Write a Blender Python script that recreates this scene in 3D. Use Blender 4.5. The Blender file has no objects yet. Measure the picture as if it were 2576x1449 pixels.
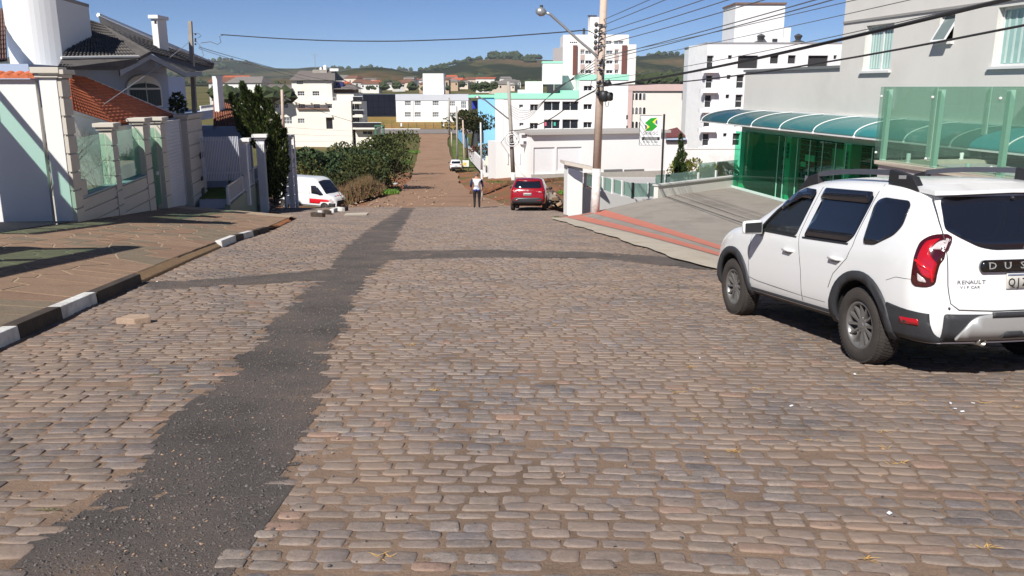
import bpy, bmesh, math, random
import numpy as np
from mathutils import Vector, Matrix, noise

random.seed(7)
RNG = np.random.default_rng(11)
SC = bpy.context.scene
COL = SC.collection

# ------------------------------------------------------------------ camera
PITCH = math.radians(13.5)
FPX = 2100.0                    # focal length in units of a 2576 px wide frame
EYE = 1.65
cam = bpy.data.cameras.new('camera')
cam.sensor_fit = 'HORIZONTAL'
cam.sensor_width = 36.0
cam.lens = 36.0 * FPX / 2576.0
cam.clip_start = 0.05
cam.clip_end = 12000
cam_o = bpy.data.objects.new('camera', cam)
cam_o.location = (0, 0, EYE)
cam_o.rotation_euler = (math.radians(90) - PITCH, 0, 0)
COL.objects.link(cam_o)
SC.camera = cam_o

# ------------------------------------------------------------------ sky, sun, exposure
LDIR = Vector((0.65 * 0.987 - 0.85 * 0.16, 0.65 * 0.16 + 0.85 * 0.987, -0.98)).normalized()      # direction the sunlight travels
SUN_EL = math.asin(-LDIR.z)
SUN_ROT = math.atan2(-LDIR.x, -LDIR.y)
wd = bpy.data.worlds.new('World'); SC.world = wd; wd.use_nodes = True
wt = wd.node_tree; wt.nodes.clear()
wo = wt.nodes.new('ShaderNodeOutputWorld'); wb = wt.nodes.new('ShaderNodeBackground')
sk = wt.nodes.new('ShaderNodeTexSky'); sk.sky_type = 'NISHITA'; sk.sun_disc = False
sk.sun_elevation = SUN_EL; sk.sun_rotation = SUN_ROT
sk.altitude = 900; sk.air_density = 0.5; sk.dust_density = 0.0; sk.ozone_density = 7.0
wb.inputs['Strength'].default_value = 0.078
wt.links.new(sk.outputs[0], wb.inputs[0]); wt.links.new(wb.outputs[0], wo.inputs[0])
sl = bpy.data.lights.new('sun', 'SUN'); sl.energy = 5.0; sl.angle = math.radians(0.53); sl.color = (1.0, 0.965, 0.91)
so = bpy.data.objects.new('sun', sl); COL.objects.link(so)
so.location = (-20, -50, 60)
so.rotation_euler = LDIR.to_track_quat('-Z', 'Y').to_euler()
SC.view_settings.view_transform = 'Standard'
SC.view_settings.look = 'None'
SC.view_settings.exposure = 0.30
SC.view_settings.gamma = 1.0
SC.view_settings.use_curve_mapping = False
SC.render.engine = 'CYCLES'
SC.cycles.use_denoising = True
SC.cycles.max_bounces = 6
SC.cycles.diffuse_bounces = 2
SC.cycles.glossy_bounces = 3
SC.cycles.transmission_bounces = 6
SC.cycles.transparent_max_bounces = 10
SC.cycles.caustics_reflective = False
SC.cycles.caustics_refractive = False

# ------------------------------------------------------------------ geometry helpers
TH = math.radians(9.2)                       # the street runs this much to the left of +Y
CT, ST = math.cos(TH), math.sin(TH)
def S(c, s, z=0.0):                          # street frame (across, along) -> world
    return Vector((c * CT - s * ST, c * ST + s * CT, z))
def cs(x, y):
    return (x * CT + y * ST, -x * ST + y * CT)
CP, SP = math.cos(PITCH), math.sin(PITCH)
def ray(u, v):
    a = (u - 1288.0) / FPX; b = (724.5 - v) / FPX
    d = CP + b * SP
    return a / d, (b * CP - SP) / d
def at(u, v, Y):
    rx, rz = ray(u, v)
    return Vector((rx * Y, Y, EYE + rz * Y))
# zoom-window converters of measured points to frame units
def cv(x0, y0, sc):
    k = 0.62891
    return lambda x, y: ((x0 + x / sc) * k, (y0 + y / sc) * k)
cA = cv(1100, 250, 3.22); cB = cv(2100, 250, 4.14); cC = cv(2150, 0, 2.898); cD = cv(2550, 0, 1.811)
cE = cv(1700, 200, 2.07); cG = cv(3300, 300, 3.22); cH = cv(2650, 400, 3.22); cI = cv(200, 200, 2.07)
cJ = cv(0, 0, 1.61); cK = cv(850, 350, 2.898); cL = cv(700, 50, 1.811); cR = cv(3296, 0, 1.811)

PROF = [(-30, 3.1), (0, 0), (42, -4.33), (50, -5.12), (60, -6.02), (80, -7.72), (100, -9.15), (120, -10.05), (150, -10.4), (180, -10.15), (210, -9.4), (262, -7.6), (300, -6.5), (420, -4.0), (600, 0.0), (900, 3.0), (3000, 6)]
def prof(y):
    for (a, za), (b, zb) in zip(PROF, PROF[1:]):
        if y <= b:
            t = (y - a) / (b - a)
            return za + (zb - za) * t
    return PROF[-1][1]
def sm(a, b, x):
    t = min(1, max(0, (x - a) / (b - a)))
    return t * t * (3 - 2 * t)
def lerp(a, b, t): return a + (b - a) * t
def street_z(x, y): return prof(y)
def gz(x, y):
    """height of the open ground"""
    z = prof(y)
    rc = -0.0927 * y
    if y > 40:
        lot = -4.45 - 0.0645 * (y - 43)
        k = sm(3.2, 6.5, x - rc) * sm(40, 48, y) * (1 - sm(92, 118, y))
        z = lerp(z, lot, k)
        kl = sm(4, 8, rc - x) * sm(44, 50, y) * (1 - sm(78, 120, y))
        z -= 1.05 * kl
    c, s = cs(x, y)
    if y <= 44:
        z -= 1.3 * sm(7.2, 8.2, c) * sm(6, 9, s)
    if c < -4.2 and y <= 44:
        z -= 0.35
    return z
def hitg(u, v, f=street_z, y0=2.0, y1=400.0):
    rx, rz = ray(u, v)
    y = y0
    while y < y1:
        if EYE + rz * y <= f(rx * y, y): break
        y += 0.05 + y * 0.004
    return Vector((rx * y, y, f(rx * y, y)))

class F:
    """a vertical plane; a = along it (to the picture's right), z = up, o = out of it towards the viewer"""
    def __init__(s, X, Y, ang=0.0):
        s.X, s.Y = X, Y
        s.d = (math.cos(ang), math.sin(ang)); s.n = (math.sin(ang), -math.cos(ang))
    def uv(s, u, v):
        rx, rz = ray(u, v)
        t = (s.X * s.n[0] + s.Y * s.n[1]) / (rx * s.n[0] + s.n[1])
        return ((t * rx - s.X) * s.d[0] + (t - s.Y) * s.d[1], EYE + t * rz)
    def P(s, a, z, o=0.0):
        return Vector((s.X + s.d[0] * a + s.n[0] * o, s.Y + s.d[1] * a + s.n[1] * o, z))
    def rect(s, p, q):
        a0, z0 = s.uv(*p); a1, z1 = s.uv(*q)
        return (min(a0, a1), max(a0, a1), min(z0, z1), max(z0, z1))
    def sub(s, o):        # parallel plane, o further out
        f = F(s.X + s.n[0] * o, s.Y + s.n[1] * o); f.d = s.d; f.n = s.n
        return f

class MB:
    def __init__(s): s.v = []; s.f = []; s.m = []; s.mi = 0
    def face(s, pts):
        i = len(s.v); s.v.extend([tuple(p) for p in pts]); s.f.append(tuple(range(i, i + len(pts)))); s.m.append(s.mi)
        return s
    def mesh(s, vs, fs):
        i = len(s.v); s.v.extend([tuple(p) for p in vs])
        for f in fs: s.f.append(tuple(i + k for k in f)); s.m.append(s.mi)
        return s
    def hexa(s, p):       # 8 points: bottom 0-3 ccw, top 4-7
        return s.mesh(p, [(0, 3, 2, 1), (4, 5, 6, 7), (0, 1, 5, 4), (1, 2, 6, 5), (2, 3, 7, 6), (3, 0, 4, 7)])
    def box(s, x0, x1, y0, y1, z0, z1):
        return s.hexa([(x0, y0, z0), (x1, y0, z0), (x1, y1, z0), (x0, y1, z0), (x0, y0, z1), (x1, y0, z1), (x1, y1, z1), (x0, y1, z1)])
    def fbox(s, f, a0, a1, z0, z1, o0, o1):
        o0, o1 = min(o0, o1), max(o0, o1)
        return s.hexa([f.P(a0, z0, o1), f.P(a1, z0, o1), f.P(a1, z0, o0), f.P(a0, z0, o0), f.P(a0, z1, o1), f.P(a1, z1, o1), f.P(a1, z1, o0), f.P(a0, z1, o0)])
    def sbox(s, c0, c1, s0, s1, z0, z1):
        return s.hexa([S(c0, s0, z0), S(c1, s0, z0), S(c1, s1, z0), S(c0, s1, z0), S(c0, s0, z1), S(c1, s0, z1), S(c1, s1, z1), S(c0, s1, z1)])
    def prism(s, poly, vec):      # polygon of 3-D points swept along vec
        n = len(poly); vec = Vector(vec); P = [Vector(p) for p in poly]; Q = [p + vec for p in P]
        return s.mesh(P + Q, [tuple(reversed(range(n))), tuple(range(n, 2 * n))] + [(i, (i + 1) % n, n + (i + 1) % n, n + i) for i in range(n)])
    def tube(s, pts, r, n=8, cap=True):
        pts = [Vector(p) for p in pts]; rs = r if isinstance(r, (list, tuple)) else [r] * len(pts)
        base = len(s.v); ref = None
        for i, p in enumerate(pts):
            t = (pts[min(i + 1, len(pts) - 1)] - pts[max(i - 1, 0)])
            if t.length < 1e-9: t = Vector((0, 0, 1))
            t.normalize()
            if ref is None: ref = t.orthogonal().normalized()
            ref = ref - t * ref.dot(t)
            if ref.length < 1e-6: ref = t.orthogonal()
            ref.normalize(); b = t.cross(ref)
            for k in range(n):
                a = 2 * math.pi * k / n
                s.v.append(tuple(p + (ref * math.cos(a) + b * math.sin(a)) * rs[i]))
        for i in range(len(pts) - 1):
            for k in range(n):
                s.f.append((base + i * n + k, base + i * n + (k + 1) % n, base + (i + 1) * n + (k + 1) % n, base + (i + 1) * n + k)); s.m.append(s.mi)
        if cap:
            s.f.append(tuple(base + k for k in reversed(range(n)))); s.m.append(s.mi)
            e = base + (len(pts) - 1) * n
            s.f.append(tuple(e + k for k in range(n))); s.m.append(s.mi)
        return s
    def lathe(s, prof_, n=32, M=None):     # profile [(r, h)] about local Z, M places it
        M = M or Matrix.Identity(4); base = len(s.v); m = len(prof_)
        for k in range(n):
            a = 2 * math.pi * k / n
            for r, h in prof_: s.v.append(tuple(M @ Vector((r * math.cos(a), r * math.sin(a), h))))
        for k in range(n):
            for i in range(m - 1):
                s.f.append((base + k * m + i, base + ((k + 1) % n) * m + i, base + ((k + 1) % n) * m + i + 1, base + k * m + i + 1)); s.m.append(s.mi)
        return s
    def ball(s, c, r, n=8, sq=(1, 1, 1)):
        c = Vector(c); pr = []
        for i in range(n // 2 + 1):
            a = -math.pi / 2 + math.pi * i / (n // 2)
            pr.append((max(1e-4, math.cos(a) * r), math.sin(a) * r))
        return s.lathe(pr, n, Matrix.Translation(c) @ Matrix.Diagonal((sq[0], sq[1], sq[2], 1)))
    def build(s, name, mat, parent=None, smooth=False, bevel=0.0, weld=False):
        me = bpy.data.meshes.new(name)
        me.from_pydata(s.v, [], s.f); me.validate()
        mats = mat if isinstance(mat, (list, tuple)) else [mat]
        for x in mats: me.materials.append(x)
        if len(mats) > 1 and len(me.polygons) == len(s.m): me.polygons.foreach_set('material_index', s.m)
        if weld or bevel:
            bm = bmesh.new(); bm.from_mesh(me)
            bmesh.ops.remove_doubles(bm, verts=bm.verts, dist=1e-5)
            bmesh.ops.recalc_face_normals(bm, faces=bm.faces)
            if bevel:
                ed = [e for e in bm.edges if len(e.link_faces) == 2 and e.calc_face_angle(0) > 0.6]
                bmesh.ops.bevel(bm, geom=ed, offset=bevel, segments=2, profile=0.7, affect='EDGES', clamp_overlap=True)
            bm.to_mesh(me); bm.free()
        if smooth: me.polygons.foreach_set('use_smooth', [True] * len(me.polygons))
        me.update()
        return link(name, me, parent)

def link(name, data, parent=None):
    o = bpy.data.objects.new(name, data); COL.objects.link(o)
    if parent is not None:
        o.parent = parent
        if parent.get('_w') is not None:
            o.matrix_parent_inverse = Matrix.Translation(-parent.location)
    return o
def tag(o, label=None, cat=None, group=None, kind=None):
    if label: o['label'] = label
    if cat: o['category'] = cat
    if group: o['group'] = group
    if kind: o['kind'] = kind
    return o
def thing(name, label, cat, loc=(0, 0, 0), group=None):      # parts are given in world coordinates
    o = bpy.data.objects.new(name, None); COL.objects.link(o); o.location = loc; o['_w'] = 1
    o.empty_display_size = 0.2
    return tag(o, label, cat, group)
def thing_local(name, label, cat, M, group=None):             # parts are given in the thing's own frame
    o = bpy.data.objects.new(name, None); COL.objects.link(o); o.matrix_world = M
    o.location, o.rotation_euler = M.to_translation(), M.to_euler()
    o.scale = M.to_scale()
    return tag(o, label, cat, group)
def dup(root, label=None, group=None, loc=None, rotz=None):
    r = root.copy(); COL.objects.link(r)
    if label: r['label'] = label
    if group: r['group'] = group
    if loc is not None: r.location = loc
    if rotz is not None: r.rotation_euler[2] = rotz
    for ch in root.children:
        c = ch.copy(); COL.objects.link(c); c.parent = r
        for g in ch.children:
            d = g.copy(); COL.objects.link(d); d.parent = c
    return r

# ------------------------------------------------------------------ materials
MATS = {}
def L(*c):        # sRGB 0-255 -> linear
    return tuple(((x / 255) / 12.92 if x / 255 <= 0.04045 else ((x / 255 + 0.055) / 1.055) ** 2.4) for x in c)
def mat(name, rgb, rough=0.75, var=0.12, scale=3.0, bump=0.0, bscale=60.0, metal=0.0, spec=0.5, coat=0.0, dirt=None, dscale=0.6, damt=0.5, attr=False):
    if name in MATS: return MATS[name]
    m = bpy.data.materials.new(name); m.use_nodes = True; MATS[name] = m
    t = m.node_tree; N = t.nodes; K = t.links; b = N['Principled BSDF']
    b.inputs['Roughness'].default_value = rough; b.inputs['Metallic'].default_value = metal
    b.inputs['Specular IOR Level'].default_value = spec; b.inputs['Coat Weight'].default_value = coat
    b.inputs['Coat Roughness'].default_value = 0.05
    tc = N.new('ShaderNodeTexCoord')
    geo = N.new('ShaderNodeNewGeometry')
    pos = geo.outputs['Position']
    n1 = N.new('ShaderNodeTexNoise'); n1.inputs['Scale'].default_value = scale; n1.inputs['Detail'].default_value = 6; n1.inputs['Roughness'].default_value = 0.65
    K.new(pos, n1.inputs['Vector'])
    mp = N.new('ShaderNodeMapRange'); mp.inputs['From Min'].default_value = 0.25; mp.inputs['From Max'].default_value = 0.75
    mp.inputs['To Min'].default_value = 1 - var; mp.inputs['To Max'].default_value = 1 + var
    K.new(n1.outputs['Fac'], mp.inputs['Value'])
    mx = N.new('ShaderNodeMix'); mx.data_type = 'RGBA'; mx.blend_type = 'MULTIPLY'; mx.inputs['Factor'].default_value = 1
    mx.inputs['A'].default_value = (*rgb, 1)
    if attr:
        at_ = N.new('ShaderNodeAttribute'); at_.attribute_name = 'tint'; K.new(at_.outputs['Color'], mx.inputs['A'])
    K.new(mp.outputs['Result'], mx.inputs['B'])
    out = mx.outputs['Result']
    if dirt:
        n2 = N.new('ShaderNodeTexNoise'); n2.inputs['Scale'].default_value = dscale; n2.inputs['Detail'].default_value = 8; n2.inputs['Roughness'].default_value = 0.7
        K.new(pos, n2.inputs['Vector'])
        m2 = N.new('ShaderNodeMapRange'); m2.inputs['From Min'].default_value = 0.48; m2.inputs['From Max'].default_value = 0.72; m2.inputs['To Max'].default_value = damt
        K.new(n2.outputs['Fac'], m2.inputs['Value'])
        x2 = N.new('ShaderNodeMix'); x2.data_type = 'RGBA'; K.new(m2.outputs['Result'], x2.inputs['Factor']); K.new(out, x2.inputs['A']); x2.inputs['B'].default_value = (*dirt, 1)
        out = x2.outputs['Result']
    K.new(out, b.inputs['Base Color'])
    if bump:
        n3 = N.new('ShaderNodeTexNoise'); n3.inputs['Scale'].default_value = bscale; n3.inputs['Detail'].default_value = 5
        K.new(pos, n3.inputs['Vector'])
        bp = N.new('ShaderNodeBump'); bp.inputs['Strength'].default_value = bump; bp.inputs['Distance'].default_value = 0.02
        K.new(n3.outputs['Fac'], bp.inputs['Height']); K.new(bp.outputs['Normal'], b.inputs['Normal'])
    return m
def glassmat(name, rgb, alpha=0.5, rough=0.03):      # tinted thin pane: tinted transparency with a mirror coat
    if name in MATS: return MATS[name]
    m = bpy.data.materials.new(name); m.use_nodes = True; MATS[name] = m
    t = m.node_tree; N = t.nodes; K = t.links; N.clear()
    o = N.new('ShaderNodeOutputMaterial'); tr = N.new('ShaderNodeBsdfTransparent'); gl = N.new('ShaderNodeBsdfGlossy'); df = N.new('ShaderNodeBsdfDiffuse')
    k = tuple(math.sqrt(c) for c in rgb); alpha = math.sqrt(alpha)      # a pane has two faces
    tr.inputs['Color'].default_value = (*k, 1); gl.inputs['Roughness'].default_value = rough; df.inputs['Color'].default_value = (*rgb, 1)
    lw = N.new('ShaderNodeLayerWeight'); lw.inputs['Blend'].default_value = 0.5
    pw = N.new('ShaderNodeMath'); pw.operation = 'POWER'; pw.inputs[1].default_value = 5.0; K.new(lw.outputs['Facing'], pw.inputs[0])
    fr = N.new('ShaderNodeMath'); fr.operation = 'MULTIPLY_ADD'; fr.inputs[1].default_value = 0.55; fr.inputs[2].default_value = 0.03; K.new(pw.outputs[0], fr.inputs[0])
    a = N.new('ShaderNodeMixShader'); a.inputs[0].default_value = 1 - alpha
    K.new(tr.outputs[0], a.inputs[1]); K.new(df.outputs[0], a.inputs[2])
    b = N.new('ShaderNodeMixShader'); K.new(fr.outputs[0], b.inputs[0]); K.new(a.outputs[0], b.inputs[1]); K.new(gl.outputs[0], b.inputs[2])
    K.new(b.outputs[0], o.inputs['Surface'])
    return m
white = mat('white_paint', (0.82, 0.81, 0.785), 0.8, 0.035, 0.7, 0.12, 40, dirt=(0.62, 0.60, 0.56), dscale=0.35, damt=0.25)
cream = mat('cream_paint', (0.85, 0.79, 0.70), 0.85, 0.04, 0.5, 0.1, 30, dirt=(0.62, 0.53, 0.44), dscale=0.3, damt=0.3)
glassdk = mat('dark_window_glass', (0.02, 0.024, 0.032), 0.08, 0.3, 0.8, spec=0.6)
glassmid = mat('curtained_window_glass', (0.16, 0.17, 0.18), 0.15, 0.5, 1.5, spec=0.6)
alu = mat('white_aluminium', (0.72, 0.72, 0.71), 0.4, 0.03)
aludk = mat('dark_aluminium', (0.06, 0.06, 0.065), 0.45, 0.05)
concrete = mat('concrete', (0.36, 0.33, 0.29), 0.9, 0.14, 2.0, 0.4, 30, dirt=(0.2, 0.17, 0.14), dscale=0.8, damt=0.5)
steel = mat('galvanised_steel', (0.45, 0.46, 0.47), 0.4, 0.08, metal=0.6)
blk = mat('black_plastic', (0.02, 0.02, 0.022), 0.5, 0.1)
interior = mat('dark_room', (0.03, 0.03, 0.032), 0.9, 0.2)

# ------------------------------------------------------------------ walls with openings
def holed(mb, f, a0, a1, z0, z1, holes, o=0.0, rev=0.15):
    H = [(max(a0, h[0]), min(a1, h[1]), max(z0, h[2]), min(z1, h[3])) for h in holes if h[0] < a1 and h[1] > a0 and h[2] < z1 and h[3] > z0]
    A = sorted(set([a0, a1] + [h[0] for h in H] + [h[1] for h in H])); Z = sorted(set([z0, z1] + [h[2] for h in H] + [h[3] for h in H]))
    for i in range(len(A) - 1):
        for j in range(len(Z) - 1):
            ma, mz = (A[i] + A[i + 1]) / 2, (Z[j] + Z[j + 1]) / 2
            if any(h[0] < ma < h[1] and h[2] < mz < h[3] for h in H): continue
            mb.face([f.P(A[i], Z[j], o), f.P(A[i + 1], Z[j], o), f.P(A[i + 1], Z[j + 1], o), f.P(A[i], Z[j + 1], o)])
    for h in H:
        b = o - rev
        mb.face([f.P(h[0], h[2], o), f.P(h[0], h[3], o), f.P(h[0], h[3], b), f.P(h[0], h[2], b)])
        mb.face([f.P(h[1], h[2], o), f.P(h[1], h[2], b), f.P(h[1], h[3], b), f.P(h[1], h[3], o)])
        mb.face([f.P(h[0], h[2], o), f.P(h[0], h[2], b), f.P(h[1], h[2], b), f.P(h[1], h[2], o)])
        mb.face([f.P(h[0], h[3], o), f.P(h[1], h[3], o), f.P(h[1], h[3], b), f.P(h[0], h[3], b)])
def body(mb, f, a0, a1, z0, z1, depth, holes=(), o=0.0, rev=0.15, top=True):
    holed(mb, f, a0, a1, z0, z1, holes, o, rev)
    d = o - depth
    mb.face([f.P(a0, z0, o), f.P(a0, z1, o), f.P(a0, z1, d), f.P(a0, z0, d)])
    mb.face([f.P(a1, z0, o), f.P(a1, z0, d), f.P(a1, z1, d), f.P(a1, z1, o)])
    mb.face([f.P(a0, z0, d), f.P(a0, z1, d), f.P(a1, z1, d), f.P(a1, z0, d)])
    if top: mb.face([f.P(a0, z1, o), f.P(a1, z1, o), f.P(a1, z1, d), f.P(a0, z1, d)])
def window(f, r, parent, fm=None, pm=None, nx=2, nz=1, o=0.0, rev=0.15, w=0.05, sill=0.0, name='window', sillm=None):
    a0, a1, z0, z1 = r; fm = fm or alu; pm = pm or glassdk
    mb = MB(); q0, q1 = o - rev + 0.005, o - rev + 0.06
    mb.fbox(f, a0, a1, z0, z0 + w, q0, q1); mb.fbox(f, a0, a1, z1 - w, z1, q0, q1)
    mb.fbox(f, a0, a0 + w, z0 + w, z1 - w, q0, q1); mb.fbox(f, a1 - w, a1, z0 + w, z1 - w, q0, q1)
    for i in range(1, nx):
        x = lerp(a0, a1, i / nx); mb.fbox(f, x - w / 2, x + w / 2, z0 + w, z1 - w, q0, q1)
    for i in range(1, nz):
        z = lerp(z0, z1, i / nz); mb.fbox(f, a0 + w, a1 - w, z - w / 2, z + w / 2, q0, q1 - 0.003)
    W = mb.build(name, fm, parent)
    p = MB().fbox(f, a0, a1, z0, z1, o - rev - 0.03, o - rev + 0.02).build('pane', pm, W)
    if sill:
        MB().fbox(f, a0 - 0.08, a1 + 0.08, z0 - 0.07, z0 - 0.004, o + 0.003, o + sill).build('sill', sillm or fm, W)
    return W
def strip_text(txt, size, mat_, parent, M, name='lettering', extrude=0.002, align='CENTER', spacing=1.0, sx=1.0):
    cu = bpy.data.curves.new(name, 'FONT'); cu.body = txt; cu.size = size; cu.extrude = extrude; cu.align_x = align; cu.align_y = 'CENTER'
    cu.space_character = spacing; cu.resolution_u = 2
    tmp = bpy.data.objects.new('tmp', cu); COL.objects.link(tmp)
    dg = bpy.context.evaluated_depsgraph_get()
    me = bpy.data.meshes.new_from_object(tmp.evaluated_get(dg))
    bpy.data.objects.remove(tmp); bpy.data.curves.remove(cu)
    me.transform(M @ Matrix.Diagonal((sx, 1, 1, 1))); me.materials.clear(); me.materials.append(mat_)
    return link(name, me, parent)
# ================================================================== ground, street, pavements
def grid_sheet(name, xs, ys, zf, m, parent=None, keep=None, smooth=True):
    idx = {}; v = []; f = []
    for j, y in enumerate(ys):
        for i, x in enumerate(xs):
            idx[i, j] = len(v); v.append((x, y, zf(x, y)))
    for j in range(len(ys) - 1):
        for i in range(len(xs) - 1):
            if keep and not keep((xs[i] + xs[i + 1]) / 2, (ys[j] + ys[j + 1]) / 2): continue
            f.append((idx[i, j], idx[i + 1, j], idx[i + 1, j + 1], idx[i, j + 1]))
    me = bpy.data.meshes.new(name); me.from_pydata(v, [], f); me.materials.append(m)
    me.polygons.foreach_set('use_smooth', [smooth] * len(f)); me.update()
    return link(name, me, parent)

def ground_mat(name, cols, scale, bump=0.5, bscale=9.0, rough=0.95, fine=None):
    """several earth colours mixed by noise; cols = [(pos, rgb)]"""
    m = bpy.data.materials.new(name); m.use_nodes = True; t = m.node_tree; N = t.nodes; K = t.links; b = N['Principled BSDF']
    b.inputs['Roughness'].default_value = rough; b.inputs['Specular IOR Level'].default_value = 0.15
    g = N.new('ShaderNodeNewGeometry')
    n = N.new('ShaderNodeTexNoise'); n.inputs['Scale'].default_value = scale; n.inputs['Detail'].default_value = 9; n.inputs['Roughness'].default_value = 0.62
    K.new(g.outputs['Position'], n.inputs['Vector'])
    r = N.new('ShaderNodeValToRGB'); e = r.color_ramp.elements
    while len(e) < len(cols): e.new(0.5)
    for k, (p, c) in enumerate(cols): e[k].position = p; e[k].color = (*c, 1)
    K.new(n.outputs['Fac'], r.inputs['Fac'])
    n2 = N.new('ShaderNodeTexNoise'); n2.inputs['Scale'].default_value = bscale * 3; n2.inputs['Detail'].default_value = 8; n2.inputs['Roughness'].default_value = 0.7
    K.new(g.outputs['Position'], n2.inputs['Vector'])
    mp = N.new('ShaderNodeMapRange'); mp.inputs['From Min'].default_value = 0.3; mp.inputs['From Max'].default_value = 0.7; mp.inputs['To Min'].default_value = 0.72; mp.inputs['To Max'].default_value = 1.28
    K.new(n2.outputs['Fac'], mp.inputs['Value'])
    x = N.new('ShaderNodeMix'); x.data_type = 'RGBA'; x.blend_type = 'MULTIPLY'; x.inputs['Factor'].default_value = 1
    K.new(r.outputs['Color'], x.inputs['A']); K.new(mp.outputs['Result'], x.inputs['B']); K.new(x.outputs['Result'], b.inputs['Base Color'])
    bp = N.new('ShaderNodeBump'); bp.inputs['Strength'].default_value = bump; bp.inputs['Distance'].default_value = 0.05
    n3 = N.new('ShaderNodeTexNoise'); n3.inputs['Scale'].default_value = bscale; n3.inputs['Detail'].default_value = 10; n3.inputs['Roughness'].default_value = 0.75
    K.new(g.outputs['Position'], n3.inputs['Vector']); K.new(n3.outputs['Fac'], bp.inputs['Height']); K.new(bp.outputs['Normal'], b.inputs['Normal'])
    MATS[name] = m
    return m

earth = ground_mat('red_earth', [(0.30, L(92, 88, 54)), (0.42, L(118, 96, 68)), (0.55, L(140, 92, 66)), (0.75, L(142, 104, 80))], 0.16, 0.6, 4.0)
def spread(lo, hi, n, p=1.0):
    return [lo + (hi - lo) * (i / n) ** p for i in range(n + 1)]
gx = [-3500, -2200, -1300, -800, -500, -320, -220, -160, -120] + [x * 2.0 - 90 for x in range(91)] + [120, 160, 220, 320, 500, 800, 1300, 2200, 3500]
gy = [-60, -30, -12] + [y * 1.5 for y in range(-4, 84)] + [128 + k * 6 for k in range(24)] + [290, 320, 380, 480, 640, 900, 1300, 2000, 3000, 4200]
og = grid_sheet('ground', gx, gy, lambda x, y: gz(x, y) - 0.10 + 0.10 * noise.noise((x * 0.3, y * 0.3, 1.0)) * sm(44, 52, y) - 0.16 * (1 - sm(3, 7, abs(x + 0.0927 * y))) * sm(40, 46, y), earth)
tag(og, kind='structure')
field = ground_mat('far_field', [(0.3, L(70, 76, 40)), (0.5, L(96, 92, 54)), (0.62, L(110, 96, 62)), (0.8, L(126, 96, 66))], 0.03, 0.4, 1.0)
og.data.materials.append(field)
og.data.polygons.foreach_set('material_index', [1 if p_.center.y > 122 else 0 for p_ in og.data.polygons])

# ---- cobbled street bed -------------------------------------------------
sand = ground_mat('joint_sand', [(0.30, L(116, 98, 84)), (0.45, L(136, 115, 98)), (0.60, L(148, 124, 105)), (0.78, L(146, 114, 90))], 1.3, 0.5, 38.0)
K0 = [(-3.64, -4.0), (-3.66, 17.0), (-3.58, 22.0), (-3.15, 26.7), (-3.1, 34.0), (-4.2, 38.0), (-6.0, 46.0)]      # left edge (c, s)
E0 = [(6.15, -4.0), (6.25, 8.0), (6.3, 15.0), (6.75, 22.0), (7.2, 32.3), (8.3, 36.0), (8.6, 46.0)]              # right edge
def edge(tab, s):
    for (c0, s0), (c1, s1) in zip(tab, tab[1:]):
        if s <= s1: return c0 + (c1 - c0) * (s - s0) / (s1 - s0)
    return tab[-1][0]
def in_street(x, y, pad=0.0):
    c, s = cs(x, y)
    return -4 < s < 45 and edge(K0, s) - pad < c < edge(E0, s) + pad
def sandz(x, y):
    n = noise.noise((x * 1.6, y * 1.6, 3.1)) + 0.5 * noise.noise((x * 5, y * 5, 9.1))
    dust = sm(-1.9, -0.9, x + 0.06 * y) * (1 - sm(0.3, 1.6, x + 0.06 * y))
    return street_z(x, y) - 0.0078 + 0.0028 * n + 0.0012 * dust
xs = spread(-12, 9.5, 215); ys = [-4 + 0.12 * i for i in range(150)] + [14 + 0.3 * i for i in range(112)]
bed = grid_sheet('street', xs, ys, sandz, sand, keep=lambda x, y: in_street(x, y, 0.12))
tag(bed, kind='structure')

def px_poly(pts): return [hitg(u, v).to_2d() for u, v in pts]
GL = px_poly([(-160, 1760), (-40, 1560), (40, 1449), (150, 1300), (290, 1210), (370, 1165), (420, 1055), (500, 1000), (560, 945), (610, 890), (690, 800), (745, 750), (790, 717), (828, 690), (840, 650), (880, 612), (930, 575), (985, 540), (1012, 520)])
GR = px_poly([(420, 1760), (500, 1560), (575, 1449), (610, 1380), (690, 1270), (720, 1180), (790, 1050), (815, 960), (820, 890), (862, 815), (885, 760), (915, 705), (975, 660), (978, 634), (1000, 590), (1022, 555), (1045, 520)])
CR0 = px_poly([(930, 655), (1200, 648), (1500, 650), (1800, 682)]); CR1 = px_poly([(1800, 655), (1500, 634), (1200, 628), (930, 632)])
CL0 = px_poly([(860, 704), (755, 708), (560, 719), (440, 728), (366, 729)]); CL1 = px_poly([(358, 708), (470, 706), (620, 695), (755, 684), (860, 672)])
PATCH = [GL + GR[::-1], CR0 + CR1, CL0 + CL1]
def inside(x, y, poly):
    r = False; n = len(poly); j = n - 1
    for i in range(n):
        xi, yi = poly[i]; xj, yj = poly[j]
        if (yi > y) != (yj > y) and x < (xj - xi) * (y - yi) / (yj - yi) + xi: r = not r
        j = i
    return r
def in_patch(x, y):
    return any(inside(x, y, p) for p in PATCH)
tar = ground_mat('worn_asphalt_gravel', [(0.3, L(86, 80, 77)), (0.46, L(102, 95, 91)), (0.58, L(112, 102, 96)), (0.72, L(134, 115, 101))], 1.1, 0.7, 45.0)
def patchz(x, y):
    return street_z(x, y) - 0.003 + 0.006 * noise.noise((x * 2.5, y * 2.5, 7)) + 0.004 * noise.noise((x * 14, y * 14, 2))
pxs = spread(-8.2, 5.5, 228); pys = [1.6 + 0.06 * i for i in range(240)] + [16 + 0.15 * i for i in range(185)]
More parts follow.
